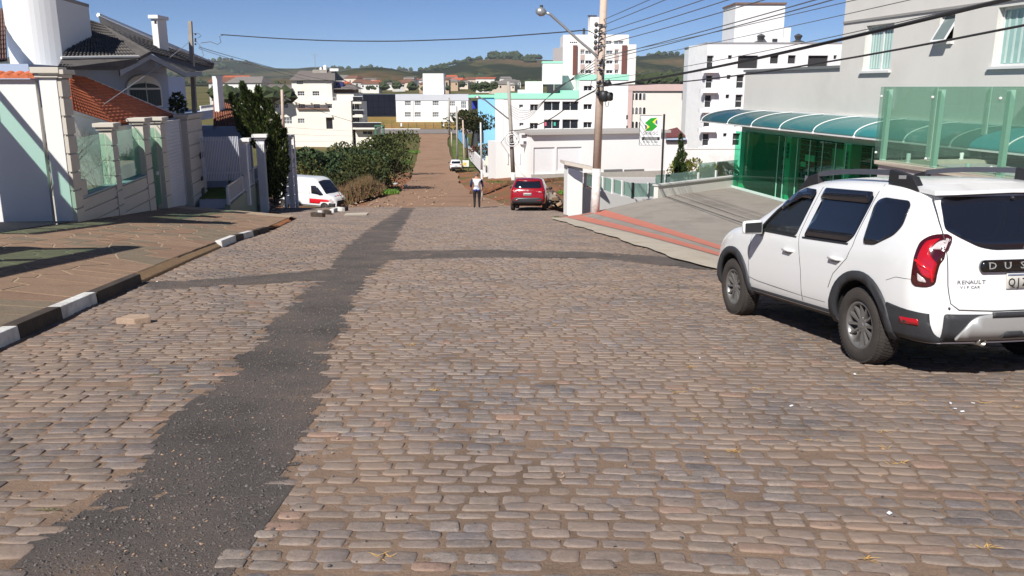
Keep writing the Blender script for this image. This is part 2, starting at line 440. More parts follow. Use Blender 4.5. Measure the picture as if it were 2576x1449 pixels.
pt = grid_sheet('gravel_patch', pxs, pys, patchz, tar, keep=lambda x, y: in_patch(x + .10 * noise.noise((x * 3, y * 3, 8)) - .10 * max(0, noise.noise((x * 4, y * 4, 0))) - .12 * max(0, noise.noise((x * 15, y * 15, 3))), y + 0.05 * noise.noise((x * 5, y * 5, 5))))
tag(pt, 'dark worn asphalt and gravel strips filling trenches in the cobbles', 'gravel', kind='stuff')

# ---- cobbles -----------------------------------------------------------
cobm = ground_mat('cobblestone', [(0.2, L(108, 102, 99)), (0.5, L(131, 121, 115)), (0.8, L(142, 128, 118))], 3.0, 0.35, 30.0, rough=0.85)
def cob_mat():
    m = cobm; t = m.node_tree; N = t.nodes; K = t.links; b = N['Principled BSDF']
    at_ = N.new('ShaderNodeAttribute'); at_.attribute_name = 'tint'
    src = b.inputs['Base Color'].links[0].from_socket
    x = N.new('ShaderNodeMix'); x.data_type = 'RGBA'; x.blend_type = 'MULTIPLY'; x.inputs['Factor'].default_value = 1
    K.new(src, x.inputs['A']); K.new(at_.outputs['Color'], x.inputs['B'])
    # tan dust lying on the stones in broad smears
    g = N.new('ShaderNodeNewGeometry'); n = N.new('ShaderNodeTexNoise'); n.inputs['Scale'].default_value = 0.9; n.inputs['Detail'].default_value = 9; n.inputs['Roughness'].default_value = 0.68
    K.new(g.outputs['Position'], n.inputs['Vector'])
    mp = N.new('ShaderNodeMapRange'); mp.inputs['From Min'].default_value = 0.40; mp.inputs['From Max'].default_value = 0.62; mp.inputs['To Max'].default_value = 0.82
    K.new(n.outputs['Fac'], mp.inputs['Value'])
    n4 = N.new('ShaderNodeTexNoise'); n4.inputs['Scale'].default_value = 15; n4.inputs['Detail'].default_value = 6; n4.inputs['Roughness'].default_value = 0.6; n4.inputs['Distortion'].default_value = 1.2
    K.new(g.outputs['Position'], n4.inputs['Vector'])
    m4 = N.new('ShaderNodeMapRange'); m4.inputs['From Min'].default_value = 0.3; m4.inputs['From Max'].default_value = 0.7; m4.inputs['To Min'].default_value = 0.78; m4.inputs['To Max'].default_value = 1.22
    K.new(n4.outputs['Fac'], m4.inputs['Value'])
    x4 = N.new('ShaderNodeMix'); x4.data_type = 'RGBA'; x4.blend_type = 'MULTIPLY'; x4.inputs['Factor'].default_value = 1; K.new(x.outputs['Result'], x4.inputs['A']); K.new(m4.outputs['Result'], x4.inputs['B']); x = x4
    d = N.new('ShaderNodeMix'); d.data_type = 'RGBA'; K.new(mp.outputs['Result'], d.inputs['Factor']); K.new(x.outputs['Result'], d.inputs['A']); d.inputs['B'].default_value = (*L(150, 130, 115), 1)
    K.new(d.outputs['Result'], b.inputs['Base Color'])
cob_mat()
def stone_mesh(cx, cy, hl, hw, ang, fine, rnd, sink):
    n = 10 if fine else 8
    e = rnd.uniform(.28, .55)
    ca, sa = math.cos(ang), math.sin(ang)
    ring = []
    for k in range(n):
        a = 2 * math.pi * (k + 0.5) / n
        x = math.copysign(abs(math.cos(a)) ** e, math.cos(a)) * hl * (1 + rnd.uniform(-.10, .06))
        y = math.copysign(abs(math.sin(a)) ** e, math.sin(a)) * hw * (1 + rnd.uniform(-.14, .07))
        ring.append((x, y))
    tx, ty = rnd.uniform(-.03, .03), rnd.uniform(-.04, .04)
    v = []; f = []
    if fine: levels = [(1.0, -0.05), (0.985, -0.0045), (0.91, -0.0010), (0.5, rnd.uniform(-.0012, .001))]
    else: levels = [(1.0, -0.03), (0.96, -0.003), (0.75, 0.0)]
    for r, dz in levels:
        for x, y in ring:
            X = cx + (x * ca - y * sa) * r; Y = cy + (x * sa + y * ca) * r
            v.append((X, Y, street_z(X, Y) + dz - sink + x * tx * 0.5 + y * ty * 0.5))
    for l in range(len(levels) - 1):
        for k in range(n): f.append((l * n + k, l * n + (k + 1) % n, (l + 1) * n + (k + 1) % n, (l + 1) * n + k))
    f.append(tuple((len(levels) - 1) * n + k for k in range(n)))
    return v, f
def tint(rnd):
    k = rnd.random()
    b = rnd.uniform(0.8, 1.16)
    if k < 0.04: return (1.22 * b, 0.96 * b, 0.84 * b, 1)
    if k < 0.25: return (0.84 * b, 0.86 * b, 0.92 * b, 1)
    return (1.0 * b, rnd.uniform(0.97, 1.0) * b, rnd.uniform(0.94, 1.0) * b, 1)
rnd = random.Random(5)
stones = []
y0 = 1.2
while y0 < 47.5:
    rh = rnd.uniform(0.092, 0.138)
    x = -13.0 + rnd.uniform(0, .2)
    off = rnd.uniform(0, .1)
    while x < 9:
        ln = rnd.uniform(0.125, 0.225) * (1.3 if x < -1.8 else 1)
        xc = x + ln / 2
        yc = y0 - 0.03 * xc - 0.014 * max(xc, 0) ** 2 * (1 if y0 < 25 else 25 / y0) + 0.06 * min(0, xc + 2.6) + 0.03 * math.sin(xc * 0.9 + y0 * 0.5) + 0.02 * math.sin(xc * 2.3 + y0 * 1.9) + .05 * noise.noise((xc * .9, y0 * .9, 6)) + rnd.uniform(-.012, .012)
        slope = -0.03 - 0.028 * max(xc, 0) + (0.06 if xc < -2.6 else 0) + 0.027 * math.cos(xc * .9 + y0 * .5)
        x += ln + 0.004
        if not in_street(xc, yc, -0.05): continue
        if in_patch(xc + rnd.gauss(0, .03) - (.10 * rnd.random() if rnd.random() < .5 else 0), yc + rnd.gauss(0, .03)): continue
        if rnd.random() < 0.008: continue
        if abs(xc) > yc * 0.68 + 2.0: continue
        dust = sm(-1.9, -0.9, xc + 0.06 * yc) * (1 - sm(0.3, 1.6, xc + 0.06 * yc))
        sink = rnd.uniform(-.003, .005) + 0.001 * dust
        stones.append((xc, yc, ln / 2 - rnd.uniform(.001, .007), rh / 2 * rnd.uniform(.90, 1.06) - rnd.uniform(.001, .005), math.atan(slope) + rnd.uniform(-.055, .055), sink))
    y0 += rh
def showing(st):
    return abs(st[0]) < 0.6 * st[1] + .1 and st[1] > 2.75
vis = sorted([s for s in stones if showing(s)], key=lambda s: -(s[2] * s[3]) / (s[0] ** 2 + s[1] ** 2) ** 1.5)[:300]
vset = set(id(s) for s in vis)
def add_tint(me, cols):
    a = me.color_attributes.new('tint', 'FLOAT_COLOR', 'POINT')
    a.data.foreach_set('color', np.array(cols, dtype=np.float32).ravel())
V = []; FF = []; CC = []
for s in stones:
    fine = s[1] < 11
    v, f = stone_mesh(s[0], s[1], s[2], s[3], s[4], fine, rnd, s[5])
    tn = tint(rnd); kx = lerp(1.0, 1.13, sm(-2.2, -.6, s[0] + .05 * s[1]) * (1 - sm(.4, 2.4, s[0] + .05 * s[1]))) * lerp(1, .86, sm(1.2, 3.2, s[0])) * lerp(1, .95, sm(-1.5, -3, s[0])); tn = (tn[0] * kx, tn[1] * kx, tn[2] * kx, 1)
    if id(s) in vset:
        me = bpy.data.meshes.new('cobblestone'); o = Vector((s[0], s[1], street_z(s[0], s[1])))
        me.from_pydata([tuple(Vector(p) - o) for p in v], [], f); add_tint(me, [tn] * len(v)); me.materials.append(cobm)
        me.polygons.foreach_set('use_smooth', [True] * len(f))
        so_ = link('cobblestone', me, bed); so_.location = o
    else:
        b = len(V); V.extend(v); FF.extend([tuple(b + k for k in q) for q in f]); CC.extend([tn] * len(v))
me = bpy.data.meshes.new('cobblestones'); me.from_pydata(V, [], FF); add_tint(me, CC); me.materials.append(cobm)
me.polygons.foreach_set('use_smooth', [True] * len(FF)); me.update()
tag(link('cobblestones', me, bed), kind='stuff')

# ---- loose stones of the gravel strip and litter of chippings ------------
def pebble(mb, p, r, rnd, flat=0.6):
    o = [Vector((rnd.uniform(-1, 1), rnd.uniform(-1, 1), rnd.uniform(-1, 1))) * 0.3 for _ in range(6)]
    q = [Vector((1, 0, 0)), Vector((0, 1, 0)), Vector((-1, 0, 0)), Vector((0, -1, 0)), Vector((0, 0, 1)), Vector((0, 0, -.6))]
    a = rnd.uniform(0, 6.28); M = Matrix.Rotation(a, 3, 'Z')
    vs = [Vector(p) + M @ Vector(((q[i] + o[i]).x * r, (q[i] + o[i]).y * r * .8, (q[i] + o[i]).z * r * flat)) for i in range(6)]
    mb.mesh(vs, [(0, 1, 4), (1, 2, 4), (2, 3, 4), (3, 0, 4), (1, 0, 5), (2, 1, 5), (3, 2, 5), (0, 3, 5)])
rnd = random.Random(21)
pm = [mat('chipping_dark', L(86, 80, 77), 0.9, 0.3, 20), mat('chipping_mid', L(104, 97, 93), 0.9, 0.3, 20), mat('chipping_tan', L(158, 128, 104), 0.9, 0.3, 20)]
mb = MB(); cnt = 0
while cnt < 22000:
    y = 2.2 + 19 * rnd.random() ** 1.6; x = rnd.uniform(-5.5, 1.0)
    edge_ = in_patch(x - abs(rnd.gauss(0, .12)) if rnd.random() < .5 else x, y)
    if not edge_: continue
    cnt += 1
    mb.mi = rnd.choices([0, 1, 2], [5, 4, 0.35])[0]
    r = rnd.choice([.003, .004, .005, .006, .007, .010]) * rnd.uniform(.7, 1.3) * (1.6 if rnd.random() < .03 else 1)
    pebble(mb, (x, y, patchz(x, y) + r * .2), r, rnd)
cnt = 0
while cnt < 1500:
    y = 2.5 + 14 * rnd.random() ** 1.5; x = rnd.uniform(-5, 6.2)
    if not in_street(x, y): continue
    cnt += 1
    mb.mi = rnd.choices([0, 1, 2], [2, 3, 4])[0]; r = rnd.uniform(.004, .012)
    pebble(mb, (x, y, street_z(x, y) + r * .3), r, rnd)
o = mb.build('gravel', pm); tag(o, 'loose dark chippings scattered over the trench strip and cobbles', 'gravel', kind='stuff')
# dry grass tufts in the joints (right half of the street)
straw = mat('dry_grass', L(196, 158, 92), 0.9, 0.3, 30)
mossy = mat('green_joint_grass', L(106, 104, 58), 0.9, 0.3, 30)
mb = MB(); k = 0
while k < 130:
    y = 2.8 + 13 * rnd.random() ** 1.2; x = rnd.uniform(-5.2, 6)
    if not in_street(x, y, -0.1) or in_patch(x, y): continue
    if x < 1.2 and rnd.random() < .75: continue
    k += 1; mb.mi = 0 if x > -1 and rnd.random() < .85 else 1
    z = street_z(x, y) - 0.012; nb = rnd.randint(5, 12); sp = rnd.uniform(.015, .06)
    for b in range(nb):
        a = rnd.gauss(0, .5) + (0 if rnd.random() < .5 else math.pi); l = rnd.uniform(.02, .075)
        bx, by = x + rnd.uniform(-sp, sp), y + rnd.uniform(-.012, .012)
        d = Vector((math.cos(a), math.sin(a), rnd.uniform(.05, .6))).normalized() * l; w = Vector((-math.sin(a), math.cos(a), 0)) * rnd.uniform(.0012, .0024)
        p = Vector((bx, by, z + .01))
        mb.mesh([p - w, p + w, p + d * .6 + w, p + d + Vector((0, 0, -.004)), p + d * .6 - w], [(0, 1, 2, 3, 4)])
o = mb.build('grass', [straw, mossy]); tag(o, 'dry straw and moss growing in the cobble joints', 'grass', kind='stuff')
litter = mat('paper_scrap', (0.75, 0.76, 0.78), 0.8, 0.05)
mb = MB()
for u, v in [(2150, 944), (2402, 1032), (2420, 1040), (2390, 1022), (2447, 1018), (1990, 1028), (2235, 1308), (395, 710), (1760, 905)]:
    p = hitg(u, v); a = rnd.uniform(0, 3); w = Vector((math.cos(a), math.sin(a), 0)) * rnd.uniform(.008, .016); d = Vector((-math.sin(a), math.cos(a), .2)) * rnd.uniform(.005, .010)
    p.z += .008; mb.prism([p - w - d, p + w - d, p + w + d, p - w + d * .7], (0, 0, .004))
tag(mb.build('litter', litter), 'small white scraps of litter lying on the cobbles', 'litter', kind='stuff')
lm = mat('loose_sandstone', L(170, 146, 126), 0.9, 0.2, 8, .5)
p = hitg(340, 812); mb = MB()
mb.prism([p + Vector((-.17, -.09, 0)), p + Vector((.05, -.12, .0)), p + Vector((.19, -.02, 0)), p + Vector((.12, .1, 0)), p + Vector((-.1, .08, 0))], (0.0, 0, .075))
tag(mb.build('loose_stone', lm, bevel=.012), 'flat broken stone lying loose on the cobbles near the kerb', 'stone')

# ---- left sidewalk -------------------------------------------------------
WALLC = -7.35
def walk_z(c, s):
    p = S(c, s); e = edge(K0, s)
    t = max(0, min(1.6, (e - .15 - c) / (e - .15 - WALLC)))
    return street_z(p.x, p.y) + 0.13 + 0.40 * t
mortar = mat('sidewalk_mortar', L(172, 150, 125), 0.95, 0.15, 3, 0.4, 40)
cxs = spread(-7.4, -3.35, 20); css = spread(2, 33.5, 90)
sv = []; sf = []
for j, s in enumerate(css):
    for i in range(21):
        e = edge(K0, s) - 0.15; c = lerp(WALLC - .05, e, i / 20); sv.append(tuple(S(c, s, walk_z(c, s) - 0.004)))
for j in range(90):
    for i in range(20): sf.append((j * 21 + i, j * 21 + i + 1, (j + 1) * 21 + i + 1, (j + 1) * 21 + i))
me = bpy.data.meshes.new('sidewalk'); me.from_pydata(sv, [], sf); me.materials.append(mortar)
walk = tag(link('sidewalk', me), kind='structure')
flags = [ground_mat('flagstone_' + n_, [(0.25, tuple(x * .86 for x in c_)), (0.5, c_), (0.8, tuple(x * 1.14 for x in c_))], 2.2, 0.35, 14.0, rough=0.85) for n_, c_ in (('tan', L(148, 123, 103)), ('grey', L(130, 116, 99)), ('rose', L(142, 116, 97)))]
def clip(poly, p, n):
    out = []
    for i in range(len(poly)):
        a, b = poly[i], poly[(i + 1) % len(poly)]
        da = (a[0] - p[0]) * n[0] + (a[1] - p[1]) * n[1]; db = (b[0] - p[0]) * n[0] + (b[1] - p[1]) * n[1]
        if da <= 0: out.append(a)
        if da * db < 0: t = da / (da - db); out.append((a[0] + (b[0] - a[0]) * t, a[1] + (b[1] - a[1]) * t))
    return out
rnd = random.Random(3)
pts = []
for s in np.arange(8.6, 31.5, 0.56):
    c = -7.2
    while c < edge(K0, s) - .35:
        pts.append((c + rnd.uniform(-.2, .2), s + rnd.uniform(-.22, .22))); c += rnd.uniform(.45, .66)
for i, p in enumerate(pts):
    e = edge(K0, p[1]) - .16
    poly = [(WALLC, 8.4), (e, 8.4), (e, 31.6), (WALLC, 31.6)]
    for j, q in enumerate(pts):
        if i == j or abs(q[1] - p[1]) > 1.9: continue
        mx_, my_ = (p[0] + q[0]) / 2, (p[1] + q[1]) / 2; n = (q[0] - p[0], q[1] - p[1]); d = math.hypot(*n); g = 0.021
        poly = clip(poly, (mx_ - n[0] / d * g, my_ - n[1] / d * g), n)
        if len(poly) < 3: break
    if len(poly) < 3: continue
    top = [S(c, s, walk_z(c, s) + rnd.uniform(0, .004)) for c, s in poly]; m = len(top)
    o = top[0].copy(); vs = [t - o for t in top] + [t - o - Vector((0, 0, .03)) for t in top]
    me = bpy.data.meshes.new('flagstone'); me.from_pydata([tuple(q) for q in vs], [], [tuple(range(m))] + [(k, m + k, m + (k + 1) % m, (k + 1) % m) for k in range(m)])
    me.materials.append(flags[0 if noise.noise((p[0] * .5, p[1] * .35, 2)) + rnd.uniform(-.25, .25) > .02 else (1 if rnd.random() < .75 else 2)]); fo = link('flagstone', me, walk); fo.location = o

# ---- kerbs ---------------------------------------------------------------
kw = mat('kerb_whitewash', (0.72, 0.71, 0.68), 0.9, 0.1, 4, .5, 30, dirt=(0.3, 0.26, 0.22), dscale=3, damt=.7)
kd = mat('kerb_dark_stone', L(66, 56, 48), 0.9, 0.25, 5, .6, 25, dirt=L(96, 80, 64), dscale=3, damt=.6)
ko = mat('kerb_ochre_stone', L(160, 128, 92), 0.9, 0.2, 5, .6, 25)
KS = [(-70, 868, 'w'), (50, 818, 'd'), (150, 775, 'w'), (248, 736, 'd'), (355, 690, 'o'), (455, 645, 'o'), (540, 608, 'w'), (590, 594, 'd'), (612, 588, 'w'), (640, 581, 'd'), (665, 577, 'd'), (697, 571, None)]
kb = []
for u, v, k in KS: kb.append((cs(*hitg(u, v, lambda x, y: street_z(x, y) + .14).to_2d())[1], k))
kb = [(5.4, 'd'), (6.5, 'w'), (7.3, 'd')] + kb
kerb = tag(bpy.data.objects.new('kerb', None), kind='structure'); COL.objects.link(kerb)
rnd = random.Random(9)
for (s0, k), (s1, _) in zip(kb, kb[1:]):
    e0, e1 = edge(K0, s0), edge(K0, s1); h = .145 if k != 'o' else .04; j = rnd.uniform(-.03, .03) if s0 > 15 else rnd.uniform(-.012, .012)
    s0 += .012
    pts8 = []
    for z in (-.12, h + rnd.uniform(-.01, .01)):
        tp = 0.02 if z > 0 else 0
        for c, s in ((e0 - .17 + j, s0), (e0 + j * .5 - tp, s0), (e1 + j - tp, s1), (e1 - .17 + j, s1)):
            p = S(c, s); pts8.append((p.x, p.y, street_z(p.x, p.y) + z + (.10 if k == 'o' and z > 0 and c < edge(K0, s) - .1 else 0)))
    MB().hexa(pts8).build('kerb_stone', {'w': kw, 'd': kd, 'o': ko}[k], kerb, bevel=.022)
# dislodged kerb pieces by the corner further down
for u, v, k, l, a in [(805, 541, 'w', .5, .5), (824, 539, 'd', .45, .7), (840, 534, 'w', .5, .3), (856, 531, 'w', .35, .9), (868, 530, 'd', .3, .2), (800, 546, 'd', .4, 1.1)]:
    p = hitg(u, v); d = Vector((math.cos(a + 1.3), math.sin(a + 1.3), 0)); w = Vector((-d.y, d.x, 0)) * .09
    q = p - d * l; r_ = p + d * l
    q.z = street_z(q.x, q.y) - .05; r_.z = street_z(r_.x, r_.y) - .03
    MB().prism([q - w, q + w, r_ + w, r_ - w], (0, 0, .22)).build('kerb_stone', kw if k == 'w' else kd, kerb, bevel=.03)
p, q = hitg(868, 543), hitg(925, 541)
tag(MB().prism([p + Vector((0, -.25, .02)), q + Vector((0, -.25, .02)), q + Vector((0, .3, .02)), p + Vector((0, .3, .02))], (0, 0, .05)).build('concrete_slab', mat('pale_concrete', L(186, 176, 160), .9, .1, 3), bevel=.01), 'long pale concrete slab lying flat on the cobbles by broken kerb', 'slab')

# ---- forecourt on the right ----------------------------------------------
apm = mat('forecourt_concrete', L(148, 140, 131), 0.9, 0.09, 1.6, 0.25, 45, dirt=L(110, 103, 95), dscale=0.7, damt=.6)
def az(c, s):
    p = S(c, s); e = edge(E0, s); t = max(0, min(1, (c - e) / (11.6 - e)))
    return lerp(street_z(p.x, p.y) + .03, -2.7, t * t * (3 - 2 * t) * .5 + t * .5)
def smax(c): return 32.4 + (max(0, c - 8.0)) * .0 if c < 11.2 else 32.6 + (c - 11.2) * .68
def strip_on_apron(name, cl0, cl1, s0, s1, m, dz, n=24, nc=8, kind='structure', parent=None):
    v = []; f = []
    for j in range(n + 1):
        s = lerp(s0, s1, j / n)
        a, b = cl0(s), cl1(s)
        for i in range(nc + 1):
            c = lerp(a, b, i / nc); v.append(tuple(S(c, s, az(c, s) + dz)))
    for j in range(n):
        for i in range(nc): k = j * (nc + 1) + i; f.append((k, k + 1, k + nc + 2, k + nc + 1))
    me = bpy.data.meshes.new(name); me.from_pydata(v, [], f); me.materials.append(m); me.polygons.foreach_set('use_smooth', [True] * len(f))
    return tag(link(name, me, parent), kind=kind)
fc = strip_on_apron('forecourt', lambda s: edge(E0, s), lambda s: 16.2, 7.0, 32.6, apm, 0, 60, 26)
strip_on_apron('forecourt_corner', lambda s: max(edge(E0, s), 11.2 + (s - 32.6) / .68), lambda s: 16.2, 32.6, 35.9, apm, 0, 10, 10)
pale = mat('pale_screed', L(180, 169, 153), 0.92, 0.1, 2.0, 0.5, 30, dirt=L(160, 146, 128), dscale=1.2, damt=.7)
strip_on_apron('forecourt_edge', lambda s: edge(E0, s) - .50 - .05 * math.sin(s * 1.7) - .03 * math.sin(s * 4.1), lambda s: max(edge(E0, s) + .15, 7.16), 8.0, 32.0, pale, .006, 60, 6)
orange = mat('orange_tactile_paving', L(192, 116, 98), 0.85, 0.08, 3, 0.3, 60, dirt=L(186, 130, 110), dscale=1.0, damt=.6)
st1 = strip_on_apron('tactile_strip', lambda s: 7.32, lambda s: 7.92, 9, 31.9, orange, .009, 50, 2)
st2 = strip_on_apron('tactile_strip', lambda s: 8.42, lambda s: 9.0, 9, 32.3, orange, .009, 50, 2)
strip_on_apron('tactile_strip', lambda s: 7.0, lambda s: 8.6, 31.9, 32.25, orange, .010, 4, 6)

# ---- road beyond the cobbles and the cross street -------------------------
dirt = ground_mat('dirt_road', [(0.25, L(124, 98, 80)), (0.42, L(146, 116, 95)), (0.6, L(154, 124, 102)), (0.8, L(134, 94, 70))], 0.28, 0.5, 5.0)
def road_w(y): return lerp(4.4, 3.0, sm(44, 75, y)) + .5 * noise.noise((y * .11, 3, 0)) + (1.2 * sm(185, 215, y))
dys = [43.2 + 1.2 * i for i in range(145)]
def strip(name, ys, cx, hw, zf, m, dz, n=10, kind='structure'):
    v = []; f = []
    for y in ys:
        a, b = cx(y) - hw(y), cx(y) + hw(y)
        for i in range(n + 1): x = lerp(a, b, i / n); v.append((x, y, zf(x, y) + dz))
    for j in range(len(ys) - 1):
        for i in range(n): k = j * (n + 1) + i; f.append((k, k + 1, k + n + 2, k + n + 1))
    me = bpy.data.meshes.new(name); me.from_pydata(v, [], f); me.materials.append(m); me.polygons.foreach_set('use_smooth', [True] * len(f))
    return tag(link(name, me), kind=kind)
strip('dirt_road', dys, lambda y: -0.0927 * y + .4 * noise.noise((y * .05, 0, 0)), road_w, lambda x, y: prof(y), dirt, -.02)
asph = mat('asphalt', L(128, 120, 116), .9, .1, .5, .2, 8)
g_ = lambda x, y: -9.25 + .002 * 0
cxr = grid_sheet('cross_road', spread(-70, 60, 30), [209, 213, 217, 222], lambda x, y: prof(y) + .06, asph); tag(cxr, kind='structure')
mb = MB()
for a0, a1 in [(-62, -24), (-15, 40)]:
    mb.box(a0, a1, 222, 222.5, prof(222) - .3, prof(222) + .22)
tag(mb.build('far_kerb', mat('far_kerb_paint', (.7, .69, .66), .9, .05)), kind='structure')
bank = ground_mat('dry_grass_bank', [(0.3, L(112, 100, 54)), (0.5, L(134, 112, 64)), (0.7, L(150, 112, 70))], .15, .4, 2.0)
strip('grass_bank', [222.5, 226, 232, 240], lambda y: -26, lambda y: 40, lambda x, y: prof(222) + .1 + (y - 222.5) * .2, bank, 0, 30)
# pale yard in front of the long garage
yard = mat('pale_yard', L(188, 184, 180), .9, .05, .4, .1, 6)
grid_sheet('yard', spread(6, 24, 12), spread(47, 84, 14), lambda x, y: gz(x, y) + .03, yard); tag(bpy.data.objects['yard'], kind='structure')
grass_m = ground_mat('verge_grass', [(0.3, L(72, 92, 40)), (0.5, L(92, 106, 52)), (0.75, L(140, 118, 78))], .5, .5, 5.0)
for nm, ys_, cx_, hw_ in [('grass_verge', [128 + 3 * i for i in range(22)], lambda y: -.0927 * y + 5.2, lambda y: 1.6), ('grass_verge', [132 + 3 * i for i in range(9)], lambda y: -.0927 * y - 5.6, lambda y: 1.6)]:
    strip(nm, ys_, cx_, hw_, lambda x, y: gz(x, y), grass_m, .0)
# ================================================================== hills and the far town
def hill_mat():
    m = bpy.data.materials.new('hillside'); m.use_nodes = True; t = m.node_tree; N = t.nodes; K = t.links; b = N['Principled BSDF']
    b.inputs['Roughness'].default_value = 1; b.inputs['Specular IOR Level'].default_value = 0
    g = N.new('ShaderNodeNewGeometry')
    mapn = N.new('ShaderNodeMapping'); mapn.inputs['Scale'].default_value = (1, .6, 3.0); K.new(g.outputs['Position'], mapn.inputs['Vector'])
    n = N.new('ShaderNodeTexNoise'); n.inputs['Scale'].default_value = .0042; n.inputs['Detail'].default_value = 5; n.inputs['Roughness'].default_value = .55; n.inputs['Distortion'].default_value = .6
    K.new(mapn.outputs['Vector'], n.inputs['Vector'])
    r = N.new('ShaderNodeValToRGB'); r.color_ramp.interpolation = 'LINEAR'; e = r.color_ramp.elements
    cols = [(0.0, L(32, 40, 28)), (.49, L(38, 46, 30)), (.52, L(66, 68, 42)), (.58, L(88, 78, 54)), (.66, L(104, 84, 62)), (.8, L(66, 74, 42))]
    while len(e) < len(cols): e.new(.5)
    for k, (p, c) in enumerate(cols): e[k].position = p; e[k].color = (*c, 1)
    K.new(n.outputs['Fac'], r.inputs['Fac'])
    n2 = N.new('ShaderNodeTexNoise'); n2.inputs['Scale'].default_value = .09; n2.inputs['Detail'].default_value = 6; K.new(g.outputs['Position'], n2.inputs['Vector'])
    mp = N.new('ShaderNodeMapRange'); mp.inputs['From Min'].default_value = .3; mp.inputs['From Max'].default_value = .7; mp.inputs['To Min'].default_value = .7; mp.inputs['To Max'].default_value = 1.25; K.new(n2.outputs['Fac'], mp.inputs['Value'])
    x = N.new('ShaderNodeMix'); x.data_type = 'RGBA'; x.blend_type = 'MULTIPLY'; x.inputs['Factor'].default_value = 1
    K.new(r.outputs['Color'], x.inputs['A']); K.new(mp.outputs['Result'], x.inputs['B']); K.new(x.outputs['Result'], b.inputs['Base Color'])
    return m
hm = hill_mat()
fm_ = mat('forest_green', L(52, 66, 40), 1.0, .35, .05)
def hill(name, ridge, D, depth, seed):
    us = [-900 + 30 * i for i in range(160)]
    def rv(u):
        if u <= ridge[0][0]: return ridge[0][1]
        for (a, va), (b, vb) in zip(ridge, ridge[1:]):
            if u <= b: t = (u - a) / (b - a); t = t * t * (3 - 2 * t) * .6 + t * .4; return va + (vb - va) * t
        return ridge[-1][1]
    nr = 26; v = []; f = []
    for j in range(nr + 1):
        t = j / nr
        for u in us:
            p = at(u, rv(u), D); zt = p.z
            y = D - depth + depth * 1.5 * t
            if t < 2 / 3: k = t * 1.5; h = lerp(4.0, zt, (k ** 1.25) * .75 + .25 * k * k * (3 - 2 * k))
            else: h = zt - (t - 2 / 3) * 3 * 40
            x = p.x * (y / D) * .5 + p.x * .5
            h += (noise.noise((x * .004 + seed, y * .004, 0)) * 14 + noise.noise((x * .013, y * .013, seed)) * 5) * math.sin(math.pi * min(1, t * 1.5)) * (zt / 80 + .2)
            v.append((x, y, h))
    m = len(us)
    for j in range(nr):
        for i in range(m - 1): f.append((j * m + i, j * m + i + 1, (j + 1) * m + i + 1, (j + 1) * m + i))
    me = bpy.data.meshes.new(name); me.from_pydata(v, [], f); me.materials.append(hm); me.polygons.foreach_set('use_smooth', [True] * len(f))
    o = tag(link(name, me), kind='structure')
    return v, m
R1 = [(-900, 140), (300, 148), (540, 152), (580, 149), (625, 154), (660, 164), (690, 171), (740, 172), (800, 167), (860, 172), (930, 170), (1010, 176), (1080, 180), (1400, 172), (3000, 168)]
R2 = [(-900, 215), (900, 212), (1010, 186), (1060, 180), (1095, 177), (1130, 166), (1165, 158), (1200, 151), (1250, 147), (1330, 149), (1400, 151), (1500, 150), (1590, 141), (1645, 140), (1690, 137), (1760, 142), (1900, 146), (2300, 140), (3000, 135)]
R3 = [(-900, 190), (500, 193), (620, 196), (700, 200), (780, 194), (840, 183), (900, 173), (950, 168), (985, 172), (1040, 184), (1100, 194), (1250, 206), (3000, 205)]
H1 = hill('hills', R1, 3000, 1100, 1); H2 = hill('hills', R2, 2000, 900, 5); H3 = hill('hills', R3, 1500, 600, 9)
def blob(mb, c, r, rnd, n=7):
    # a lumpy little tree crown
    pts = []; fs = []
    rings = [(-.5, .55), (0, 1.0), (.5, .75)]
    for h, w in rings:
        for k in range(n):
            a = 2 * math.pi * k / n + h; q = w * rnd.uniform(.75, 1.2)
            pts.append((c[0] + math.cos(a) * r * q, c[1] + math.sin(a) * r * q, c[2] + (h + rnd.uniform(-.15, .15)) * r))
    pts.append((c[0], c[1], c[2] + r * rnd.uniform(.85, 1.15)))
    for l in range(2):
        for k in range(n): fs.append((l * n + k, l * n + (k + 1) % n, (l + 1) * n + (k + 1) % n, (l + 1) * n + k))
    for k in range(n): fs.append((2 * n + k, 2 * n + (k + 1) % n, 3 * n))
    mb.mesh(pts, fs)
rnd = random.Random(4)
mb = MB(); cnt = 0
for (hv, m), scl in ((H1, 9), (H2, 7), (H3, 5)):
    rows = len(hv) // m
    for _ in range(1500):
        j = min(rows - 1, int(rnd.triangular(2, rows * .72, rows * .68))); i = rnd.randrange(m)
        x, y, z = hv[j * m + i]
        if noise.noise((x * .006, y * .006, 2.2)) < (.3 if j < rows * .62 else .05): continue
        if abs(x) > y * .66: continue
        for q in range(rnd.randint(1, 3)):
            r = rnd.uniform(.5, 1.1) * scl; blob(mb, (x + rnd.uniform(-22, 22), y + rnd.uniform(-12, 12), z + r * .3), r, rnd)
# clump of trees on the crest of the near right hill
for k in range(60):
    p = at(rnd.uniform(1232, 1308), 149, 1985); r = rnd.uniform(6, 12); blob(mb, (p.x, p.y + rnd.uniform(-20, 10), p.z + r * .6 + rnd.uniform(0, 5) * math.sin((p.x / 1985 - .0) * 5)), r, rnd)
for k in range(18):
    p = at(rnd.uniform(1322, 1362), 149, 1985); r = rnd.uniform(4, 8); blob(mb, (p.x, p.y, p.z + r * .5), r, rnd)
for k in range(70):
    p = at(rnd.uniform(1080, 1170), 168, 1985); u = rnd.uniform(1085, 1190); vv = 172 - (u - 1085) * .18; p = at(u, vv, 1990); r = rnd.uniform(3, 6); blob(mb, (p.x, p.y, p.z + r * .4), r, rnd)
tag(mb.build('forest', fm_), 'dark woods on the far hills', 'forest', kind='stuff')

